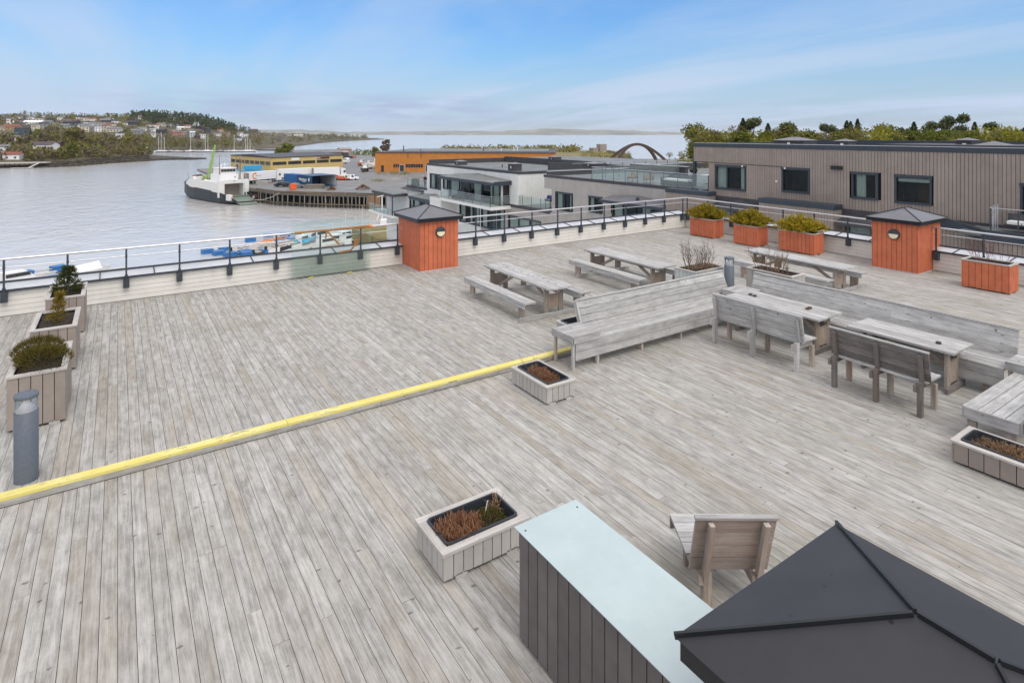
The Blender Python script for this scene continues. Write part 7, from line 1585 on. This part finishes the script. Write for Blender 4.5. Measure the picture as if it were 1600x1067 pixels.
HS = [(2, 205, 'cream', 'grey', 12, .2), (8, 189, 'grey', 'dark', 8, .1), (11, 221.5, 'white', 'grey', 9, .2), (19, 203, 'tan', 'red', 24, .05), (24, 220, 'white', 'grey', 10, .9), (30, 187, 'white', 'grey', 9, .8), (35, 212, 'blue', 'dark', 17, .3, 2), (36, 219.5, 'cream', 'dark', 10, .2), (34, 191, 'grey', 'dark', 10, .2), (50, 187, 'white', 'grey', 12, .5), (54, 195, 'white', 'white', 26, .1), (62, 188, 'cream', 'dark', 9, .4), (70, 185, 'white', 'grey', 8, .5), (75, 194.5, 'green', 'grey', 14, .1), (87, 195, 'tan', 'dark', 8, .3), (70, 233.5, 'white', 'purple', 32, .05), (86, 231, 'brown', 'purple', 18, .2), (80, 189.5, 'dark', 'dark', 10, .3),
      (96, 187.5, 'white', 'grey', 9, .2), (104, 200.5, 'green', 'grey', 16, .05), (112, 195, 'dark', 'dark', 20, .1), (107, 190.5, 'cream', 'dark', 6, .3), (122, 200, 'white', 'grey', 9, .9), (127, 187, 'white', 'dark', 12, .3), (136, 199, 'white', 'grey', 11, .8), (146, 203, 'grey', 'grey', 16, .1), (155, 203, 'white', 'dark', 8, .6), (160, 198, 'white', 'grey', 13, .7), (166, 192, 'dark', 'grey', 16, .1), (174, 198, 'white', 'grey', 12, .6), (179, 206, 'cream', 'grey', 18, .2), (195, 196, 'white', 'dark', 7, .3), (191, 207, 'white', 'grey', 9, .3), (172, 219, 'cream', 'dark', 4, .2), (187.5, 219, 'white', 'dark', 3, 1.2, 2), (207, 195, 'dark', 'dark', 20, .1), (221, 205, 'white', 'grey', 14, .4), (212, 209, 'grey', 'grey', 18, .2), (236, 212.5, 'white', 'grey', 12, .3), (250, 208, 'dark', 'dark', 16, .1), (253, 197.5, 'cream', 'grey', 12, .1), (264, 198, 'white', 'grey', 6, .2), (272, 198, 'grey', 'dark', 12, .1), (282, 203, 'white', 'white', 10, .9), (274, 211.5, 'pink', 'red', 14, .1), (287, 211, 'pink', 'grey', 8, .5), (299, 208, 'grey', 'grey', 12, .3), (300, 214.5, 'light blue', 'white', 7, .9, 2), (308, 217, 'brown', 'dark', 8, .2), (316, 217, 'white', 'dark', 8, 1.2, 2), (324, 208, 'dark', 'dark', 8, .9, 2),
      (340, 213, 'white', 'grey', 10, .4), (355, 211, 'pink', 'grey', 8, .2), (375, 213.5, 'white', 'grey', 8, .8, 2), (384, 215, 'white', 'dark', 8, .3, 2), (371, 219, 'white', 'dark', 12, .2), (397, 207, 'brown', 'purple', 10, .1, 2), (413, 209, 'white', 'grey', 7, .2), (426, 211, 'white', 'dark', 5, .2), (450, 212.5, 'white', 'grey', 9, .2), (467, 213.8, 'white', 'white', 13, .1), (505, 216.4, 'cream', 'grey', 9, .2)]
hr = random.Random(3); k_ = 0
while k_ < 34:
    px = hr.uniform(4, 345); py = hr.uniform(interp(YC, px) + 3.5, 210 if px > 120 else 206)
    if any(abs(px - h_[0]) < h_[4] * .5 + 5 and abs(py - h_[1]) < 3.2 for h_ in HS): continue
    HS.append((round(px, 1), round(py, 1), hr.choice(('white', 'white', 'white', 'cream', 'grey', 'dark')), hr.choice(('grey', 'dark', 'dark', 'red')), hr.uniform(7, 12), hr.uniform(-.3, .9), hr.choice((1, 1, 2)))); k_ += 1
cnt = {}
for i, h_ in enumerate(sorted(HS)):
    t = house(*h_); wc, rc = h_[2], h_[3]; ky = (wc, rc); k = cnt.get(ky, 0); cnt[ky] = k + 1
    tot_ = sum(1 for q in HS if (q[2], q[3]) == ky)
    tag(t, ('%s house with %s roof on the far hillside' % (wc, rc)) + ('' if tot_ == 1 else ', %s such house from the left' % ordn(k)), 'house', 'houses on the far hillside')
for (px, py, wc, rc, lb) in ((21, 249.5, 'white', 'red', 'white boathouse with a red tiled roof at the far shore'), (4, 244, 'white', 'grey', 'white gabled house at the left edge above the shore')):
    t = house(px, py, wc, rc, 22 if rc == 'red' else 14, .25 if rc == 'red' else 1.1, 1 if rc == 'red' else 2); tag(t, lb, 'house')
t = empty('shore_jetty', (0, 0, 0), 0, 'dark timber jetty with a gangway below the red-roofed boathouse', 'jetty'); mb = MB(); a_, b_ = atd(-40, 340, -13.2), atd(76, 352, -13.2); mb.beam(a_, b_, 8, .5); mb.build('deck', M_DOCK, t); mb = MB()
for k in range(16): q_ = a_.lerp(b_, k / 15) + Vector((-1.8, -3.3, 0)); mb.tube((q_.x, q_.y, -17), (q_.x, q_.y, -13.3), .22, n=5)
mb.build('piles', M_QDARK, t); mb = MB(); mb.beam(atd(45, 338, -15.6), atd(62, 347, -13.0), 1.2, .3); mb.beam(atd(18, 334, -15.6), atd(50, 336, -15.6), 2.5, .4); mb.build('gangway', M_DOCK, t)
mb = MB(); p = atd(229, 474, -14.8); mb.box(p.x - .55, p.x + .55, p.y - .55, p.y + .55, p.z, p.z + 8.2); mb.box(p.x - 2.2, p.x + 2.2, p.y - 1.5, p.y + 1.5, p.z - 1, p.z + 1.6); tag(mb.build('shore_beacon', M_WHITE2), 'slim white beacon post at the near end of the yacht harbour', 'beacon')
# near shore trees of the far hillside (individuals)
def small_proto(fol, kind, seed, n=420):
    t = empty('tree'); mb, lob = crown('crown', kind, 10, 3.7 if kind != 'conifer' else 1.9, n, .95, seed); mb.build('crown', F[fol], t); mb = MB(); mb.tube((0, 0, -.8), (0, 0, 6.5), .22, .1, 5, caps=False); mb.build('trunk', M_BARK, t); return t
SP = {'olv': small_proto('olv', 'broad', 21, 900), 'grn': small_proto('grn', 'broad', 22, 900), 'brn': small_proto('brn', 'thin', 23, 900), 'con': small_proto('con', 'conifer', 24, 700)}
NEAR = [(68, 232, 20, 'brn'), (82, 230, 17, 'olv'), (115, 231, 26, 'olv'), (107, 226, 20, 'olv'), (126, 228, 20, 'brn'), (113, 248, 20, 'grn'), (58, 222, 15, 'grn'), (96, 248, 14, 'olv'), (140, 234, 15, 'olv'), (158, 236, 14, 'brn'), (176, 230, 13, 'olv'), (198, 233, 16, 'olv'), (206, 240, 12, 'brn'), (44, 232, 15, 'brn'), (30, 231, 13, 'olv'), (14, 233, 14, 'brn'), (52, 249, 12, 'olv'), (40, 246, 11, 'brn'), (84, 251, 10, 'brn'), (134, 247, 11, 'brn'), (150, 228, 12, 'olv'), (222, 243, 8, 'olv'), (234, 242, 7, 'olv'), (48, 217, 12, 'con'), (212, 230, 12, 'brn'), (188, 240, 10, 'brn'), (6, 226, 12, 'olv'), (72, 246, 12, 'brn'), (165, 246, 9, 'olv'), (-8, 238, 12, 'olv')]
for i, (px, py, hpx, kd) in enumerate(sorted(NEAR)):
    p, d = hill_at(px, py); o = dup(SP[kd]); hh = hpx * d / 922 * 1.25; o.location = p; s_ = hh / 10; o.scale = (s_ * rng.uniform(.95, 1.2), s_ * rng.uniform(.95, 1.2), s_); o.rotation_euler = (0, 0, rng.uniform(0, 6)); o.name = 'shore_tree'
    tag(o, '%s on the far shore slope, %s of its trees from the left' % (ADJ[kd].replace('bright ', ''), ordn(i)), 'tree', 'trees on the far shore slope')
# the far-off wood and scrub that reads as one mass
def leafmass(name, label_kind, pts, mat):
    mb = MB()
    for p, s_, kd, nq in pts:
        tone = rng.random()
        for _ in range(nq):
            if kd == 'c': t_ = rng.random(); a0 = rng.uniform(0, 6.28); rr = s_ * .26 * (1 - t_) * rng.uniform(.5, 1.1); q_ = p + Vector((math.cos(a0) * rr, math.sin(a0) * rr, s_ * t_)); sz = s_ * .16
            else: d_ = rdir(); q_ = p + Vector((d_.x * s_ * .42, d_.y * s_ * .42, s_ * .42 + d_.z * s_ * .42)) * 1.0; sz = s_ * .22
            card(mb, q_, rdir(), rdir(), sz * rng.uniform(.7, 1.4), sz * rng.uniform(.6, 1.1), min(1, tone * .6 + rng.random() * .4))
    return tag(mb.build(name, mat), kind='stuff')
scr = {'brn': [], 'olv': [], 'grn': [], 'con': []}
hp = [atd(h_[0], 1) for h_ in HS]
for _ in range(3000):
    px = rng.uniform(-200, 392); ds, dc = interp(DS, px), interp(DC, px); t_ = rng.random() ** 1.25 * .98 + .025; d = ds + (dc - ds) * t_; z = hill_z(px, d); py = 209 + 922 * (CAM_H - z) / d
    if any(abs(px - h_[0]) < h_[4] * .55 and -0.6 < py - h_[1] < 8.5 for h_ in HS): continue
    if t_ < .02 and px < 240: continue
    s_ = rng.uniform(3.5, 8) * (1 + .35 * t_); kd = rng.choice(('brn', 'brn', 'olv', 'olv', 'grn')); 
    if t_ > .80 and px > 205: kd = 'con'; s_ = rng.uniform(9, 14)
    elif t_ > .86: kd = rng.choice(('grn', 'olv', 'con')); s_ = rng.uniform(6, 9)
    scr[kd].append((atd(px, d, z - .5), s_, 'c' if kd == 'con' else 'b', 26 if d < 620 else 20))
for _ in range(420):
    px = rng.uniform(205, 366); d = interp(DC, px) * rng.uniform(.88, 1.04); scr['con'].append((atd(px, d, hill_z(px, d) - 1), rng.uniform(9, 14), 'c', 22))
for _ in range(420):
    px = rng.uniform(386, 592); ds, dc = interp(DS, px), interp(DC, px); d = ds + (dc - ds) * (rng.random() * .96 + .03); kd = rng.choice(('olv', 'grn', 'brn', 'con')) if px > 420 else rng.choice(('olv', 'brn', 'olv')); s_ = rng.uniform(5, 10) * (1.5 if 500 < px < 572 and rng.random() < .6 else 1)
    if px > 574: s_ *= .45
    scr[kd].append((atd(px, d, hill_z(px, d) - .5), s_, 'c' if kd == 'con' else 'b', 16))
leafmass('hillside_scrub', '', scr['brn'], F['brn']); leafmass('hillside_bushes', '', scr['olv'] , F['olv']); leafmass('hillside_grove', '', scr['grn'], F['grn']); leafmass('hillside_conifers', '', scr['con'], F['con'])
mb = MB()
for _ in range(1500):
    px = rng.uniform(60, 320); 
    if px < 235: ds = interp(DS, px); d = ds * (1 + rng.uniform(-.004, .035)); z = max(hill_z(px, d), Z_SEA)
    else: d = interp([(150, 384), (180, 400), (230, 430), (262, 447), (300, 451), (325, 462)], px) + rng.uniform(0, 14); z = Z_SEA + .3
    p = atd(px, d, z); s_ = rng.uniform(.3, 1.3); mb.hexa([p + Vector((sx * s_ * rng.uniform(.5, 1.1), sy * s_ * rng.uniform(.5, 1.1), sz * s_ * rng.uniform(.3, .7))) for sz in (-1, 1) for sx, sy in ((-1, -1), (1, -1), (1, 1), (-1, 1))])
tag(mb.build('shore_rocks', M_SHORE), kind='stuff')
# bushes in the yard, on the point and beyond the hall
for i, (px, py, h_, kd, lb) in enumerate(((448, 247.5, 7, 'yel2', 'round yellow-green willow behind the yellow warehouse'), (434, 247.5, 5, 'yel2', 'smaller yellow-green willow left of the round one'), (602, 246, 9, 'brn', 'bare tree standing at the left end of the orange hall'), (586, 250, 6, 'olv', 'olive bush at the left corner of the orange hall'))):
    o = dup(SP['grn' if kd == 'yel2' else kd]); p = at(px, py, Z_Q); o.location = p; o.name = 'yard_bush'; d = 922 * 16 / (py - 209); s_ = h_ / 10
    o.scale = (s_ * (2.3 if i == 0 else 1.2), s_ * (2.3 if i == 0 else 1.2), s_ * 1.35); tag(o, lb, 'bush')
pts = []
for _ in range(260): px = rng.uniform(690, 905); p = at(px, rng.uniform(236.5, 240), -9); pts.append((p, rng.uniform(3, 6), 'b', 16))
for _ in range(200): px = rng.uniform(905, 985); p = at(px, rng.uniform(240, 251), -9); pts.append((p, rng.uniform(1.2, 2.6), 'b', 16))
leafmass('point_scrub', '', pts, F['olv'])
pts = [(at(rng.uniform(540, 600), rng.uniform(241.5, 243), Z_Q), rng.uniform(2.5, 5), 'b', 12) for _ in range(60)]; leafmass('shore_scrub', '', pts, F['grn'])
pts = [(at(rng.uniform(590, 640), rng.uniform(271, 274), Z_Q), rng.uniform(.6, 1.4), 'b', 10) for _ in range(50)] + [(at(590 + rng.gauss(0, 8), 283.5 + rng.gauss(0, 1), Z_Q), rng.uniform(.4, .9), 'b', 10) for _ in range(50)] + [(at(rng.uniform(405, 620), interp([(400, 293), (430, 297.5), (480, 299.5), (620, 303)], rng.uniform(405, 620)), Z_Q), rng.uniform(.3, .6), 'b', 8) for _ in range(0)]
leafmass('yard_weeds', '', pts, F['grn'])
for k in PR:
    for q_ in PR[k]: kill(q_)
for k in SP: kill(SP[k])
# yacht harbour across the bay
def yacht(px, py, ln, mh, label, masts=1):
    p = at(px, py, Z_SEA); t = empty('sailing_yacht', p, rng.uniform(-.5, .5), label, 'sailing yacht', 'yachts in the far harbour'); mb = MB(); hull_mesh(mb, ln, ln * .28, 1.1, 0, .4); mb.build('hull', M_WHITE2, t)
    mb = MB(); mb.hexa([(-ln * .15, -ln * .08, 1.0), (ln * .2, -ln * .06, 1.1), (ln * .2, ln * .06, 1.1), (-ln * .15, ln * .08, 1.0), (-ln * .13, -ln * .07, 1.7), (ln * .14, -ln * .05, 1.6), (ln * .14, ln * .05, 1.6), (-ln * .13, ln * .07, 1.7)]); mb.build('cabin', M_WHITE2, t)
    mb = MB(); mb.tube((ln * .05, 0, 1), (ln * .05, 0, mh), .20, .15, 6); mb.build('mast', M_WHITE2, t); mb = MB(); mb.tube((ln * .05, 0, 2.4), (-ln * .4, 0, 2.3), .18, n=5); mb.build('boom', M_CONTB, t)
    mb = MB(); mb.tube((ln * .05, 0, mh * .96), (ln * .55, 0, 1.3), .06, n=3); mb.tube((ln * .05, 0, mh), (-ln * .5, 0, 1.2), .06, n=3); mb.build('stay', M_STEEL, t)
YT = [(247, 237.3, 11, 17), (251, 237.0, 11, 22), (256, 237.4, 10, 16), (297, 236.8, 10, 19), (320, 237.0, 10, 14), (324, 236.6, 11, 18), (365, 236.8, 12, 19), (383, 236.9, 11, 15), (386, 236.6, 12, 20), (390, 237, 10, 13)]
for i, (px, py, ln, mh) in enumerate(YT): yacht(px, py, ln, mh, 'white sailing yacht in the far harbour, %s mast from the left' % ordn(i))
for i, px in enumerate((268, 276, 306, 312, 334, 344, 352, 358, 372, 396)): motorboat(at(px, 237.2, Z_SEA), rng.uniform(-.4, .4), rng.uniform(7, 11), 'small white motorboat in the far yacht harbour, %s from the left' % ordn(i), 1, rng.choice((M_WHITE2, M_UPST)), group='motorboats in the far harbour')
mb = MB(); mb.beam(at(244, 238.2, Z_SEA) + Vector((0, 0, .4)), at(400, 237.8, Z_SEA) + Vector((0, 0, .4)), 3, .8); tag(mb.build('far_jetty', M_UPST), 'dark floating jetty the far yachts lie at', 'jetty')
mb = MB(); hull_mesh(mb, 26, 6, 1.2, 0, .3); o = mb.build('rock_islet', M_SHORE); o.location = at(418, 235.5, Z_SEA); o.rotation_euler = (0, 0, -R(YAW)); tag(o, 'low dark skerry in the bay left of the yellow-green willow', 'skerry')

# ================================================================== AIR
mb = MB(); mb.box(-9500, 12200, -4000, 12200, -17.6, 130)
hz = mb.build('haze', []); tag(hz, kind='stuff')
hm = bpy.data.materials.new('haze_air'); hm.use_nodes = True; ht = hm.node_tree
for n_ in list(ht.nodes): ht.nodes.remove(n_)
ho = ht.nodes.new('ShaderNodeOutputMaterial'); hv = ht.nodes.new('ShaderNodeVolumePrincipled')
hv.inputs['Color'].default_value = (.97, .985, 1.0, 1); hv.inputs['Density'].default_value = 0.00005; hv.inputs['Anisotropy'].default_value = 0.0
ht.links.new(hv.outputs[0], ho.inputs['Volume']); hz.data.materials.append(hm)
